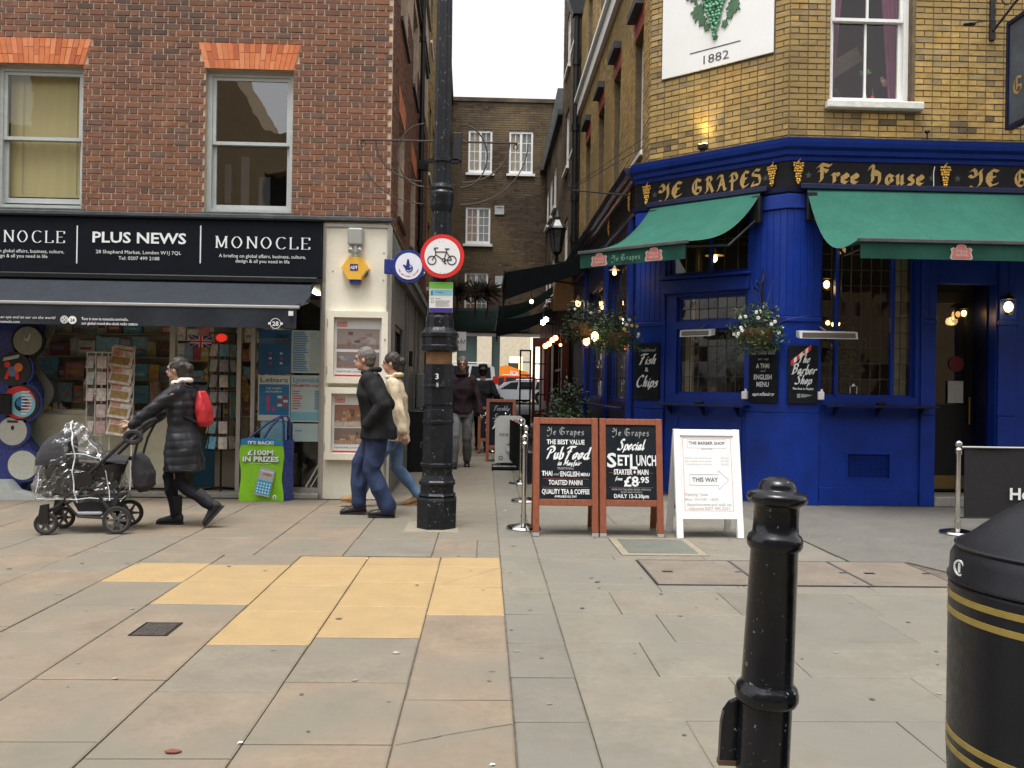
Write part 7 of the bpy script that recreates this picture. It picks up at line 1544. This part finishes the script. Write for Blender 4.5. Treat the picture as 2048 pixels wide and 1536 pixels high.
ob('hood_rib', MB().tube([(NX + (BR_ - .018)*math.cos(t_), NY + (BR_ - .018)*math.sin(t_), .978) for t_ in [2*math.pi*i/60 for i in range(61)]], .005, 5), M_bin, t)
tl_ = ob('emblem_tidyman', MB().disc((0, 0), .022, -.003, 0, 20, .017).box(-.004, .004, -.003, 0, -.012, .006).disc((.0, .010), .004, -.003, 0, 8), M_wlet, t, Matrix.Translation((NX - .33, NY + .035, .925)) @ Matrix.Rotation(R(-82), 4, 'Z'))
ob('door_seam', MB().box(-.002, .002, -.002, .002, .1, .8), M_black, t, Matrix.Translation((NX - BR_ + .004, NY + .03, 0)))


# grime gathered where the walls meet the paving
gr_ = MB(); rnd = random.Random(12)
for F, a, b in ((PF, -.02, 1.86), (PC, .3, 2.15), (LF, -9, -1.2)):
    for i in range(int((b - a) * 34)):
        u = rnd.uniform(a, b); w = rnd.uniform(.012, .05); d = rnd.uniform(.012, .07) * rnd.random() + .01; o_ = .055 if F is not LF else .065
        P = [F.w(u + w * math.cos(t) * rnd.uniform(.7, 1.1), 0, o_ + d * math.sin(t) * rnd.uniform(.7, 1.1)) for t in [2*math.pi*k/7 for k in range(7)]]
        gr_.add([(p.x, p.y, .0042 + i * 3e-6) for p in P], [list(range(7))])
ob('pavement_grime', gr_, mat('wall_foot_grime', (.045,.042,.034), .95, .3, 20), None, kind='stuff')
# ================= PEOPLE AND THE PRAM =================
M_skin = mat('skin', (.50,.28,.20), .5, .06, 8, spec=.35); M_skinb = mat('skin_tan', (.40,.23,.16), .5, .06, 8, spec=.35)
def fuse(name, mb, m, parent, M, voxel=.012, wr=0, wf=9, smooth=2, quilt=0, flat=None):
    "union of tubes and balls melted into one continuous surface, then creased"
    me = mb.mesh('tmp', m); o = bpy.data.objects.new('tmp', me); COL.objects.link(o)
    r = o.modifiers.new('r', 'REMESH'); r.mode = 'VOXEL'; r.voxel_size = voxel
    s = o.modifiers.new('s', 'SMOOTH'); s.iterations = smooth; s.factor = .5
    dg = bpy.context.evaluated_depsgraph_get(); dg.update(); me2 = bpy.data.meshes.new_from_object(o.evaluated_get(dg)); me2.name = name
    bpy.data.objects.remove(o)
    if wr or quilt:
        co = [(v.co.copy(), v.normal.copy()) for v in me2.vertices]
        for v, (c, n) in zip(me2.vertices, co):
            d = 0
            if wr:
                q = Vector((c.x * wf, c.y * wf, c.z * wf * .55)); q = q + Vector((noise.noise(q * .7), noise.noise(q * .7 + Vector((5, 0, 0))), 0)) * .8
                d += wr * (abs(noise.noise(q)) * -2 + .5 + .4 * noise.noise(q * 2.3))
            if quilt: d += quilt * (abs(math.sin((c.z + c.x * .06) * math.pi / .075)) ** .5 - .7)
            v.co = c + n * d
    for p in me2.polygons: p.use_smooth = True
    me2.materials.clear(); me2.materials.append(m)
    return link(name, me2, parent, M)
def ik(a, b, l1, l2, bend):
    a, b = Vector(a), Vector(b); d = b - a; L = min(d.length, (l1 + l2) * .999); u = d.normalized()
    x = (l1*l1 - l2*l2 + L*L) / (2*L); h = math.sqrt(max(0, l1*l1 - x*x)); n_ = Vector(bend); n_ = (n_ - u * n_.dot(u)).normalized()
    return a + u * x + n_ * h, a + u * L
def limb(mb, pts, rs, seg=12, sub=5):
    P = [Vector(p) for p in pts]; Q, RR = [], []
    for i in range(len(P) - 1):
        for j in range(sub): t = j / sub; Q.append(P[i].lerp(P[i+1], t)); RR.append(rs[i] + (rs[i+1] - rs[i]) * t)
    Q.append(P[-1]); RR.append(rs[-1]); mb.tube(Q, RR, seg)
    for p, r in zip(P, rs): mb.ball(p, r * .985, 12, 8)
def ell(mb, rings, seg=18):
    "rings: (x, y, z, half depth, half width)"
    vs = []
    for x, y, z, a, b in rings:
        for k in range(seg): t = 2*math.pi*k/seg; vs.append((x + a*math.cos(t), y + b*math.sin(t), z))
    n = len(rings); mb.add(vs, [(i*seg+k, i*seg+(k+1) % seg, (i+1)*seg+(k+1) % seg, (i+1)*seg+k) for i in range(n-1) for k in range(seg)] + [list(range(seg))[::-1], [(n-1)*seg+k for k in range(seg)]])
def hand(mb, w, d, side, curl=.5):
    "palm and five fingers from wrist w pointing along d"
    d = Vector(d).normalized(); s = Vector((0, 1, 0)) if abs(d.y) < .8 else Vector((1, 0, 0)); fw = Vector((1, 0, 0)) - d * d.x; fw = fw.normalized() if fw.length > .1 else Vector((0, 0, -1))
    nrm = d.cross(fw).normalized(); w = Vector(w)
    mb.tube([w - d*.03, w + d*.03, w + d*.085], [(.024, .020), (.020, .036), (.016, .040)], 10, up=None)
    for i, (o, l) in enumerate(((-.030, .062), (-.010, .074), (.011, .070), (.031, .055))):
        b = w + d*.08 + fw * o; c1 = b + d*l*.5 + nrm*side*curl*l*.25; c2 = b + d*l*.85 + nrm*side*curl*l*.8; mb.tube([b - d*.02, b, c1, c2], [.0095, .0095, .0085, .007], 8); mb.ball(c2, .0072, 8, 5); mb.ball(c1, .0087, 8, 5)
    t0 = w + d*.02 + fw*.025; t1 = t0 + fw*.035 + d*.03; t2 = t1 + d*.035 + nrm*side*.012; mb.tube([t0, t1, t2], [.013, .011, .009], 8); mb.ball(t2, .009, 8, 5)
def person(label, M, h, pose, skin, top, trou, shoe, hair, spec, group=None):
    t = thing('person', label, 'person', M=M, group=group); k = h / 1.75
    hipx, hipz = pose.get('hip', (0, .90)); hipz *= k; lean = pose.get('lean', 0.) * k; hx = pose.get('head', .03) * k
    sz = 1.43 * k + pose.get('sh', 0); sw = spec.get('sw', .185) * k; hw = .095 * k
    neck = Vector((hipx + lean, 0, sz + .03 * k)); hc = Vector((hipx + lean + hx, 0, sz + .215 * k + pose.get('hd', 0)))
    chest = Vector((hipx + lean * .75, 0, sz - .17 * k)); waist = Vector((hipx + lean * .3, 0, hipz + .14 * k))
    legs = []
    for s, (fx, fy, fz, pt) in zip((1, -1), pose['feet']):
        hp = Vector((hipx, s * hw, hipz)); ank = Vector((fx, fy, fz + .09 * k)); kn, ank = ik(hp, ank, .43 * k, .42 * k, (1, 0, 0)); legs.append((hp, kn, ank, pt, s))
    arms = []
    for s, hd in zip((1, -1), pose['hands']):
        sh = Vector((hipx + lean, s * sw, sz - .035 * k)); hv = Vector(hd[:3]); el, wr = ik(sh, hv, .29 * k, .26 * k, hd[3] if len(hd) > 3 else (-1, s * .3, -.2)); arms.append((sh, el, wr, s))
    # body: one continuous surface
    b = MB()
    b.ball(hc + Vector((-.012*k, 0, .022*k)), .1 * k, 16, 12, (.95, .78, 1.0)); b.ball(hc + Vector((.018*k, 0, -.045*k)), .07 * k, 14, 10, (.92, .78, 1.0)); b.ball(hc + Vector((.045*k, 0, -.088*k)), .032 * k, 10, 7, (.9, 1.1, .8))
    b.tube([hc + Vector((.078*k, 0, .005*k)), hc + Vector((.10*k, 0, -.028*k)), hc + Vector((.085*k, 0, -.038*k))], [.010*k, .015*k, .012*k], 8); b.tube([hc + Vector((.078*k, -.035*k, .028*k)), hc + Vector((.085*k, 0, .024*k)), hc + Vector((.078*k, .035*k, .028*k))], .011 * k, 6)
    b.tube([hc + Vector((.078*k, -.020*k, -.062*k)), hc + Vector((.088*k, 0, -.060*k)), hc + Vector((.078*k, .020*k, -.062*k))], .008 * k, 6)
    for s in (1, -1): b.ball(hc + Vector((-.005*k, s*.078*k, -.012*k)), .026 * k, 8, 6, (.7, .45, 1.15))
    limb(b, [hc + Vector((-.02*k, 0, -.07*k)), neck, neck + Vector((0, 0, -.08*k))], [.055*k, .058*k, .075*k])
    ell(b, [(hipx, 0, hipz - .08*k, .10*k, .15*k), (waist.x, 0, waist.z, .09*k, .13*k), (chest.x, 0, chest.z, .105*k, .16*k), (neck.x, 0, sz - .02*k, .07*k, .14*k)])
    for hp, kn, an, pt, s in legs: limb(b, [hp, kn, an], [.075*k, .05*k, .035*k])
    for sh, el, wr, s in arms:
        limb(b, [sh, el, wr], [.045*k, .036*k, .026*k])
        if not pose.get('pocket'): hand(b, wr, (wr - el) + Vector(pose.get('hdir', (0, 0, 0))), s, pose.get('curl', .6))
    fuse('body', b, skin, t, M, .0075, smooth=2)
    e = MB()
    for s in (1, -1): e.ball(hc + Vector((.079*k, s*.032*k, .006*k)), .0095 * k, 8, 6)
    ob('eyes', e, M_ink, t, M)
    # trousers
    b = MB(); tr_ = spec.get('trouser', (.098, .072, .062)); ell(b, [(hipx, 0, hipz - .10*k, .115*k, .165*k), (hipx, 0, hipz, .12*k, .17*k), (waist.x, 0, waist.z - .04*k, .11*k, .15*k)])
    for hp, kn, an, pt, s in legs:
        low = an + (kn - an) * spec.get('hem', .03); limb(b, [hp - Vector((0, 0, .02*k)), kn, low], [tr_[0]*k, tr_[1]*k, tr_[2]*k])
    fuse('trousers', b, trou, t, M, .011, .016 * spec.get('wr', 1), 6)
    # jacket or coat
    b = MB(); hem = spec['hemz'] * k; fl = spec.get('flare', .0) * k; ch = spec.get('bulk', 1.) * k
    hmx = hipx + spec.get('hemx', 0)
    rings = [(hmx, 0, hem, .135*ch + fl, .185*ch + fl), (hipx, 0, hipz, .135*ch + fl*.5, .18*ch + fl*.4), (waist.x, 0, waist.z, .125*ch, .165*ch), (chest.x, 0, chest.z, .135*ch, .195*ch), (neck.x - .005, 0, sz - .03*k, .095*ch, .175*ch), (neck.x, 0, sz + .03*k, .07*ch, .085*ch)]
    if hem > hipz: rings.pop(1)
    R2 = []
    for i in range(len(rings) - 1):
        for j in range(4): f = j / 4; R2.append(tuple(p + (q - p) * f for p, q in zip(rings[i], rings[i+1])))
    ell(b, R2 + [rings[-1]])
    for sh, el, wr, s in arms: limb(b, [sh + Vector((0, -s*.03*k, .0)), el, wr - (wr - el).normalized() * .01], [.077*ch, .063*ch, .05*ch])
    fuse(spec.get('topname', 'jacket'), b, top, t, M, .011, .020 * spec.get('wr', 1), 6, quilt=spec.get('quilt', 0))
    if spec.get('collar'): b = MB(); b.tube([neck + Vector((.085*k*math.cos(a), .085*k*math.sin(a), .035*k + (.02*k if math.cos(a) < 0 else -.01*k))) for a in [2*math.pi*i/14 for i in range(15)]], .028 * k, 8); fuse('collar', b, spec['collar'], t, M, .009, .004, 30)
    # shoes
    for hp, kn, an, pt, s in legs:
        T = M @ Matrix.Translation(an) @ Matrix.Rotation(R(pt), 4, 'Y') @ Matrix.Translation((0, 0, -.09*k)); b = MB(); 
        ell2 = [(-.075, .05, .038), (-.03, .062, .043), (.05, .048, .043), (.12, .036, .047), (.175, .028, .042), (.20, .018, .025)]
        vs = []; seg = 12
        for x, r_, w_ in ell2:
            for q in range(seg): a = 2*math.pi*q/seg; vs.append((x*k, w_*k*math.cos(a), max(.008, r_*k + r_*k*math.sin(a)*1.0)))
        b.add(vs, [(i*seg+q, i*seg+(q+1) % seg, (i+1)*seg+(q+1) % seg, (i+1)*seg+q) for i in range(5) for q in range(seg)] + [list(range(seg))[::-1], [5*seg+q for q in range(seg)]])
        b.tube([(-.02*k, 0, .05*k), (-.015*k, 0, .12*k)], .042 * k, 10)
        if spec.get('boots'): b.tube([(-.01*k, 0, .06*k), (-.005*k, 0, .30*k)], [.05*k, .062*k], 12)
        fuse('boot' if spec.get('boots') else 'shoe', b, shoe, t, T, .009, .002, 20)
        ob('sole', MB().prism([((x)*k, w_*k*1.02) for x, r_, w_ in ell2] + [((x)*k, -w_*k*1.02) for x, r_, w_ in ell2[::-1]], -.004, .014*k, 'z'), spec.get('sole', M_ink), t, T)
    # hair
    if hair is not None:
        b = MB(); b.ball(hc + Vector((-.022*k, 0, .034*k)), .104 * k, 16, 12, (.98, .84, 1.0)); b.ball(hc + Vector((-.045*k, 0, -.015*k)), .082 * k, 12, 9, (.85, .95, 1.05))
        if spec.get('long'): b.tube([hc + Vector((-.07*k, 0, .03)), hc + Vector((-.11*k, 0, -.07*k)), hc + Vector((-.10*k, 0, -.16*k))], [.05*k, .045*k, .025*k], 10); b.ball(hc + Vector((-.12*k, 0, .02*k)), .055*k, 10, 8)
        o = fuse('hair', b, hair, t, M, .009, .006, 34)
        cut = hc.x + .050 * k; bm = bmesh.new(); bm.from_mesh(o.data); bmesh.ops.delete(bm, geom=[f for f in bm.faces if f.calc_center_median().x > cut + (f.calc_center_median().z - hc.z) * .55 or (f.calc_center_median().z < hc.z - .03*k and f.calc_center_median().x > hc.x - .03*k)], context='FACES'); bm.to_mesh(o.data); bm.free()
    return t, hc, neck, M
def cl(name, c, **k): return mat(name, c, .85, .2, 12, .0012, 220, spec=.2, **k)
H_dk = mat('dark_hair', (.025,.018,.014), .55, .3, 60, .003, 200); H_gr = mat('grey_hair', (.13,.11,.10), .6, .3, 60, .003, 200)
J_bk = cl('black_waxed_jacket', (.018,.018,.020)); J_cr = cl('cream_jacket', (.56,.46,.32)); D_j1 = mat('dark_denim', (.014,.026,.075), .85, .25, 9, .0008, 300, tint=((.026,.044,.11), 5)); D_j2 = mat('mid_denim', (.06,.12,.23), .85, .3, 9, .0008, 300, tint=((.12,.19,.3), 5))
S_bk = mat('black_leather', (.015,.013,.013), .4, .2, 10); S_tan = mat('tan_suede', (.28,.16,.07), .7, .2, 10); C_bk = mat('quilted_black', (.012,.013,.018), .5, .2, 10, .0015, 90, spec=.4); P_bk = cl('black_trouser', (.012,.013,.018)); SW = cl('plum_sweater', (.030,.018,.022)); P_gr = cl('grey_trouser', (.17,.175,.18))
def PM(x, y, deg): return Matrix.Translation((x, y, .003)) @ Matrix.Rotation(R(deg), 4, 'Z')
person('man walking left in a black jacket and dark jeans with his hands in his pockets', PM(-1.12, 9.18, 180), 1.80,
    dict(hip=(0, .90), lean=.09, head=.075, sh=-.01, hd=-.03, feet=((-.12, .10, .0, -4), (.22, -.10, .015, 6)), hands=((.10, .21, .98), (.14, -.21, .99)), pocket=True), M_skin, J_bk, D_j1, S_bk, H_gr, dict(hemz=.80, bulk=1.22, collar=J_bk, flare=.02, trouser=(.118, .092, .085), sw=.19))
person('person in a cream jacket and blue jeans striding left behind the man in black', PM(-1.02, 9.95, 180), 1.74,
    dict(hip=(0, .87), lean=.03, head=.04, feet=((.42, .10, .0, -8), (-.26, -.10, .02, 12)), hands=((-.12, .24, .80), (-.10, -.22, .80)), curl=.9), M_skin, J_cr, D_j2, S_tan, H_dk, dict(hemz=.76, bulk=1.06, collar=J_cr, long=True, flare=.01, sole=S_tan))
person('man in a plum sweater and grey trousers walking up the alley towards the viewer', PM(-.40, 14.7, -90), 1.86,
    dict(hip=(0, .90), lean=.0, head=.03, feet=((-.22, .10, .02, 10), (.16, -.11, 0, -4)), hands=((.12, .33, .86), (-.05, -.30, .88))), M_skinb, SW, P_gr, S_bk, H_gr, dict(hemz=.86, bulk=1.0, trouser=(.095, .075, .07), topname='sweater', collar=SW))
person('person all in black with a brimmed hat walking away down the alley', PM(-.06, 18.7, 90), 1.80,
    dict(hip=(0, .90), lean=.02, head=.03, feet=((.12, .09, 0, -3), (-.10, -.09, .0, 5)), hands=((.02, .28, .88), (.05, -.36, .93)), ), M_skinb, P_bk, P_bk, S_bk, H_dk, dict(hemz=.70, bulk=1.1, topname='coat', flare=.02))
hp = bpy.data.objects['person.003']
hz_ = PM(-.06, 18.7, 90) @ Matrix.Translation((.05, 0, 1.735)); ob('hat', MB().lathe([(.15, 0), (.15, .01), (.105, .02), (.10, .10), (.08, .13), (.01, .135)], (0, 0, 0), 20), P_bk, hp, hz_)
ob('shoulder_bag', MB().box(-.08, .1, -.46, -.30, .85, 1.15, .03), P_bk, hp, PM(-.06, 18.7, 90))
wm, whc, wnk, WMt = person('woman in a quilted black coat with a red backpack pushing a pram', PM(-2.90, 8.42, 180), 1.62,
    dict(hip=(0, .89), lean=.03, head=.06, hd=-.02, feet=((-.30, .08, .12, 48), (.10, -.09, .0, 0)), hands=((.44, .19, .965, (-.2, .3, -1)), (.44, -.19, .965, (-.2, -.3, -1))), hdir=(.3, 0, -.05), curl=1.2), M_skinb, C_bk, P_bk, mat('black_boot_suede', (.014,.014,.017), .8, .2, 12), H_dk, dict(hemz=.58, hemx=-.01, flare=.045, bulk=1.12, quilt=.007, boots=True, long=True, topname='coat', trouser=(.085, .065, .058), sw=.17, collar=mat('white_fur', (.72,.68,.62), .95, .2, 40, .006, 90)))
bp_ = MB(); ell(bp_, [(-.19, 0, .96, .05, .08), (-.195, 0, 1.0, .075, .11), (-.185, 0, 1.12, .075, .12), (-.17, 0, 1.24, .05, .10), (-.16, 0, 1.30, .03, .07)])
tt = thing('backpack', 'red backpack on the back of the woman with the pram', 'backpack', M=WMt)
fuse('bag', bp_, mat('red_nylon', (.42,.015,.022), .55, .15, 8), tt, WMt, .012, .010, 9)
for s in (1, -1): ob('strap', MB().tube([(-.15, s*.09, 1.0), (-.04, s*.15, 1.06), (.12, s*.11, 1.2), (.06, s*.10, 1.37), (-.10, s*.08, 1.33)], .012, 6), P_bk, tt, WMt)
for lab, x_, dg_, hd_, top_ in (('diner upstairs resting a chin on one hand behind the right of the pub window', PF.w(1.93, 4.3, -.55), 180, ((.50, .16, 1.02, (0, .3, -1)), (.30, -.2, .80)), P_bk), ('diner upstairs with one forearm on the table behind the left of the pub window', PF.w(.42, 4.3, -.62), 0, ((.30, .2, .80), (.36, -.22, .81, (-.3, -1, 0)))  , SW)):
    person(lab, Matrix.Translation(x_) @ Matrix.Rotation(R(dg_), 4, 'Z'), 1.7, dict(hip=(0, .52), lean=.02, head=.04, sh=-.38, feet=((.42, .10, 0, 0), (.40, -.10, 0, 0)), hands=hd_), M_skin, top_, P_bk, S_bk, H_dk, dict(hemz=.48, bulk=1., short=True, topname='shirt'))
# ---- pram ----
pr = thing('pram', 'black pram with a crinkled clear rain cover pushed by the woman', 'pram', (-3.7, 8.1, 0)); PX = Frame(-3.65, 8.10, 9)
M_fr = mat('pram_frame', (.014,.014,.015), .35, .1, 10); M_fab = mat('pram_fabric', (.022,.022,.025), .85, .2, 12, .001, 200); M_tyre = mat('rubber_tyre', (.02,.02,.021), .8, .2, 20)
def wheel(x, y, r):
    w = ob('wheel', MB().lathe([(r - .022, -.018), (r - .004, -.018), (r, -.008), (r, .008), (r - .004, .018), (r - .022, .018), (r - .022, -.018)], (0, 0, 0), 32, cap=False), M_tyre, pr, PX.M @ Matrix.Translation((x, y, r + .003)) @ Matrix.Rotation(R(90), 4, 'X'))
    W2 = WM[w.name]; rb = MB().disc((0, 0), r - .022, -.010, .010, 28, r - .036)
    for i in range(6): a = math.pi*i/3; rb.prism([(.0 + .016*math.cos(a + 1.57), .016*math.sin(a + 1.57)), ((r - .03)*math.cos(a) + .008*math.cos(a+1.57), (r - .03)*math.sin(a) + .008*math.sin(a+1.57)), ((r - .03)*math.cos(a) - .008*math.cos(a+1.57), (r - .03)*math.sin(a) - .008*math.sin(a+1.57)), (-.016*math.cos(a+1.57), -.016*math.sin(a+1.57))], -.008, .008)
    rb.disc((0, 0), .028, -.022, .022, 14); ob('rim', rb, mat('rim_grey', (.10,.10,.105), .4, .1, 10), w, W2 @ Matrix.Rotation(R(-90), 4, 'X')); return w
for x, y, r in ((-.30, -.21, .10), (-.26, .15, .10), (.30, -.23, .125), (.30, .23, .125)): wheel(x, y, r)
fm = MB()
for y in (-.19, .19):
    fm.tube([(-.30, y, .20), (-.20, y, .26), (.02, y, .52), (.30, y, .80), (.52, y, 1.0)], .017, 8); fm.tube([(.30, y * 1.2, .13), (.16, y, .30), (.02, y, .53)], .017, 8); fm.tube([(-.16, y, .30), (-.04, y, .16), (.22, y, .14)], .012, 8)
fm.tube([(.30, -.26, .127), (.30, .26, .127)], .012, 8); fm.tube([(-.27, -.22, .11), (-.27, .16, .11)], .012, 8)
ob('frame', fm, M_fr, pr, PX.M)
for y in (-.22, .17): ob('fork', MB().prism([(-.36, .12), (-.34, .27), (-.28, .28), (-.27, .12)], y - .03, y + .03), M_fr, pr, PX.M)
ob('handle', MB().tube([(.50, -.20, .985), (.545, -.19, 1.02), (.56, -.12, 1.03), (.56, .12, 1.03), (.545, .19, 1.02), (.50, .20, .985)], .019, 8), mat('foam_grip', (.015,.015,.015), .9), pr, PX.M)
ct = MB(); vs = []
def cot(a, b):
    t = a * 2 * math.pi; e = 1 - .25 * (1 - b); cx, cy = math.cos(t), math.sin(t); q = (abs(cx)**4 + abs(cy)**4) ** -.25
    return (-.04 + .36 * cx * q * e, .20 * cy * q * e, .36 + .25 * b + .03 * abs(cx) * b)
b_ = MB().grid(cot, 40, 6); o = ob('carrycot', b_, M_fab, pr, PX.M); shade(o, 80); ob('cot_base', MB().box(-.3, .26, -.13, .13, .34, .38, .02), M_fab, pr, PX.M)
hd_ = MB().grid(lambda a, b: (-.26 + .20 * math.cos(math.pi * (.05 + .55 * b)) * -1 + .05, .19 * math.cos(math.pi * a), .62 + .30 * math.sin(math.pi * a) * math.sin(math.pi * (.15 + .4 * b))), 16, 8); ob('hood', hd_, M_fab, pr, PX.M)
ob('apron', MB().grid(lambda a, b: (-.05 + .4 * a, -.18 + .36 * b, .63 + .06 * math.sin(math.pi * b) + .05 * (1 - a)), 12, 8), M_fab, pr, PX.M)
ob('basket', MB().prism([(-.10, .30), (.30, .34), (.26, .22), (.14, .15), (-.02, .15)], -.16, .16), M_fab, pr, PX.M, fixn=True); ob('blanket', MB().box(-.06, .16, -.18, .0, .165, .20, .012), cm('pale_blanket', (.4,.42,.46)), pr, PX.M)
ob('hub', MB().disc((.02, .50), .07, -.24, -.19, 20).disc((.02, .50), .07, .19, .24, 20), M_fr, pr, PX.M)
bgm = MB(); ell(bgm, [(.47, 0, .36, .04, .12), (.48, 0, .42, .095, .17), (.47, 0, .54, .10, .18), (.44, 0, .66, .07, .17), (.42, 0, .72, .03, .14)])
fuse('changing_bag', bgm, M_fab, pr, PX.M, .012, .006, 12); ob('bag_strap', MB().tube([(.42, -.17, .68), (.46, -.19, .85), (.53, -.19, 1.0)], .012, 6).tube([(.42, .17, .68), (.46, .19, .85), (.53, .19, 1.0)], .012, 6), M_fab, pr, PX.M)
ob('toy', MB().tube([(.42 + .07*math.cos(a), -.21, .88 + .05*math.sin(a)) for a in [2*math.pi*i/12 for i in range(13)]], .022, 6), M_fab, pr, PX.M)
# rain cover: thin clear sheet with real creases
mc = bpy.data.materials.new('clear_vinyl'); mc.use_nodes = True; N, L = mc.node_tree.nodes, mc.node_tree.links; N.remove(N['Principled BSDF'])
tb = N.new('ShaderNodeBsdfTransparent'); tb.inputs[0].default_value = (.93, .94, .95, 1); gb_ = N.new('ShaderNodeBsdfGlossy'); gb_.inputs['Roughness'].default_value = .22; db = N.new('ShaderNodeBsdfTranslucent'); db.inputs[0].default_value = (.7, .72, .74, 1)
lw = N.new('ShaderNodeLayerWeight'); lw.inputs[0].default_value = .5; mr = N.new('ShaderNodeMath'); mr.operation = 'MULTIPLY_ADD'; mr.inputs[1].default_value = .62; mr.inputs[2].default_value = .07; pw_ = N.new('ShaderNodeMath'); pw_.operation = 'POWER'; pw_.inputs[1].default_value = 1.8
L.new(lw.outputs['Facing'], pw_.inputs[0]); L.new(pw_.outputs[0], mr.inputs[0]); mx = N.new('ShaderNodeMixShader'); m3 = N.new('ShaderNodeMixShader'); m3.inputs[0].default_value = .06; L.new(tb.outputs[0], m3.inputs[1]); L.new(db.outputs[0], m3.inputs[2])
L.new(mr.outputs[0], mx.inputs[0]); L.new(m3.outputs[0], mx.inputs[1]); L.new(gb_.outputs[0], mx.inputs[2]); L.new(mx.outputs[0], N['Material Output'].inputs[0])
def cov(a, b):
    t = a * 2 * math.pi; cx, cy = math.cos(t), math.sin(t); q = (abs(cx)**3 + abs(cy)**3) ** (-1/3)
    e = math.cos(b * math.pi / 2) ** .55; X = -.05 + (.385 + .02 * (1 - b)) * cx * q * e - .10 * b; Y = .225 * cy * q * e
    Z = .30 + .40 * min(1, b * 2.2) + (.33 * math.exp(-((X + .12) / .22) ** 2)) * max(0, (b - .3) / .7) ** .8
    v = Vector((X * 5, Y * 5, Z * 5)); d = Vector((noise.noise(v * 1.7), noise.noise(v * 1.7 + Vector((9, 0, 0))), noise.noise(v * 1.7 + Vector((0, 9, 0))))) * .03
    f = abs(noise.noise(v * 2.6 + Vector((3, 3, 3)))) * -.05; d += Vector((cx, cy, .4)) * f
    return (X + d.x, Y + d.y, Z + d.z)
o = ob('rain_cover', MB().grid(cov, 110, 46), mc, pr, PX.M)
sm_ = MB(); M_seam = mat('vinyl_seam', (.72,.74,.76), .3)
sm_.tube([cov(.75, b / 10) for b in range(0, 11)], .006, 5); sm_.tube([cov(a / 24, .42) for a in range(11, 25)], .005, 5); sm_.tube([cov(.62, b / 10) for b in range(1, 9)], .004, 5); sm_.tube([cov(.86, b / 10) for b in range(0, 9)], .004, 5); sm_.tube([cov(a / 24, .03) for a in range(12, 24)], .004, 5)
ob('cover_seam', sm_, M_seam, pr, PX.M)
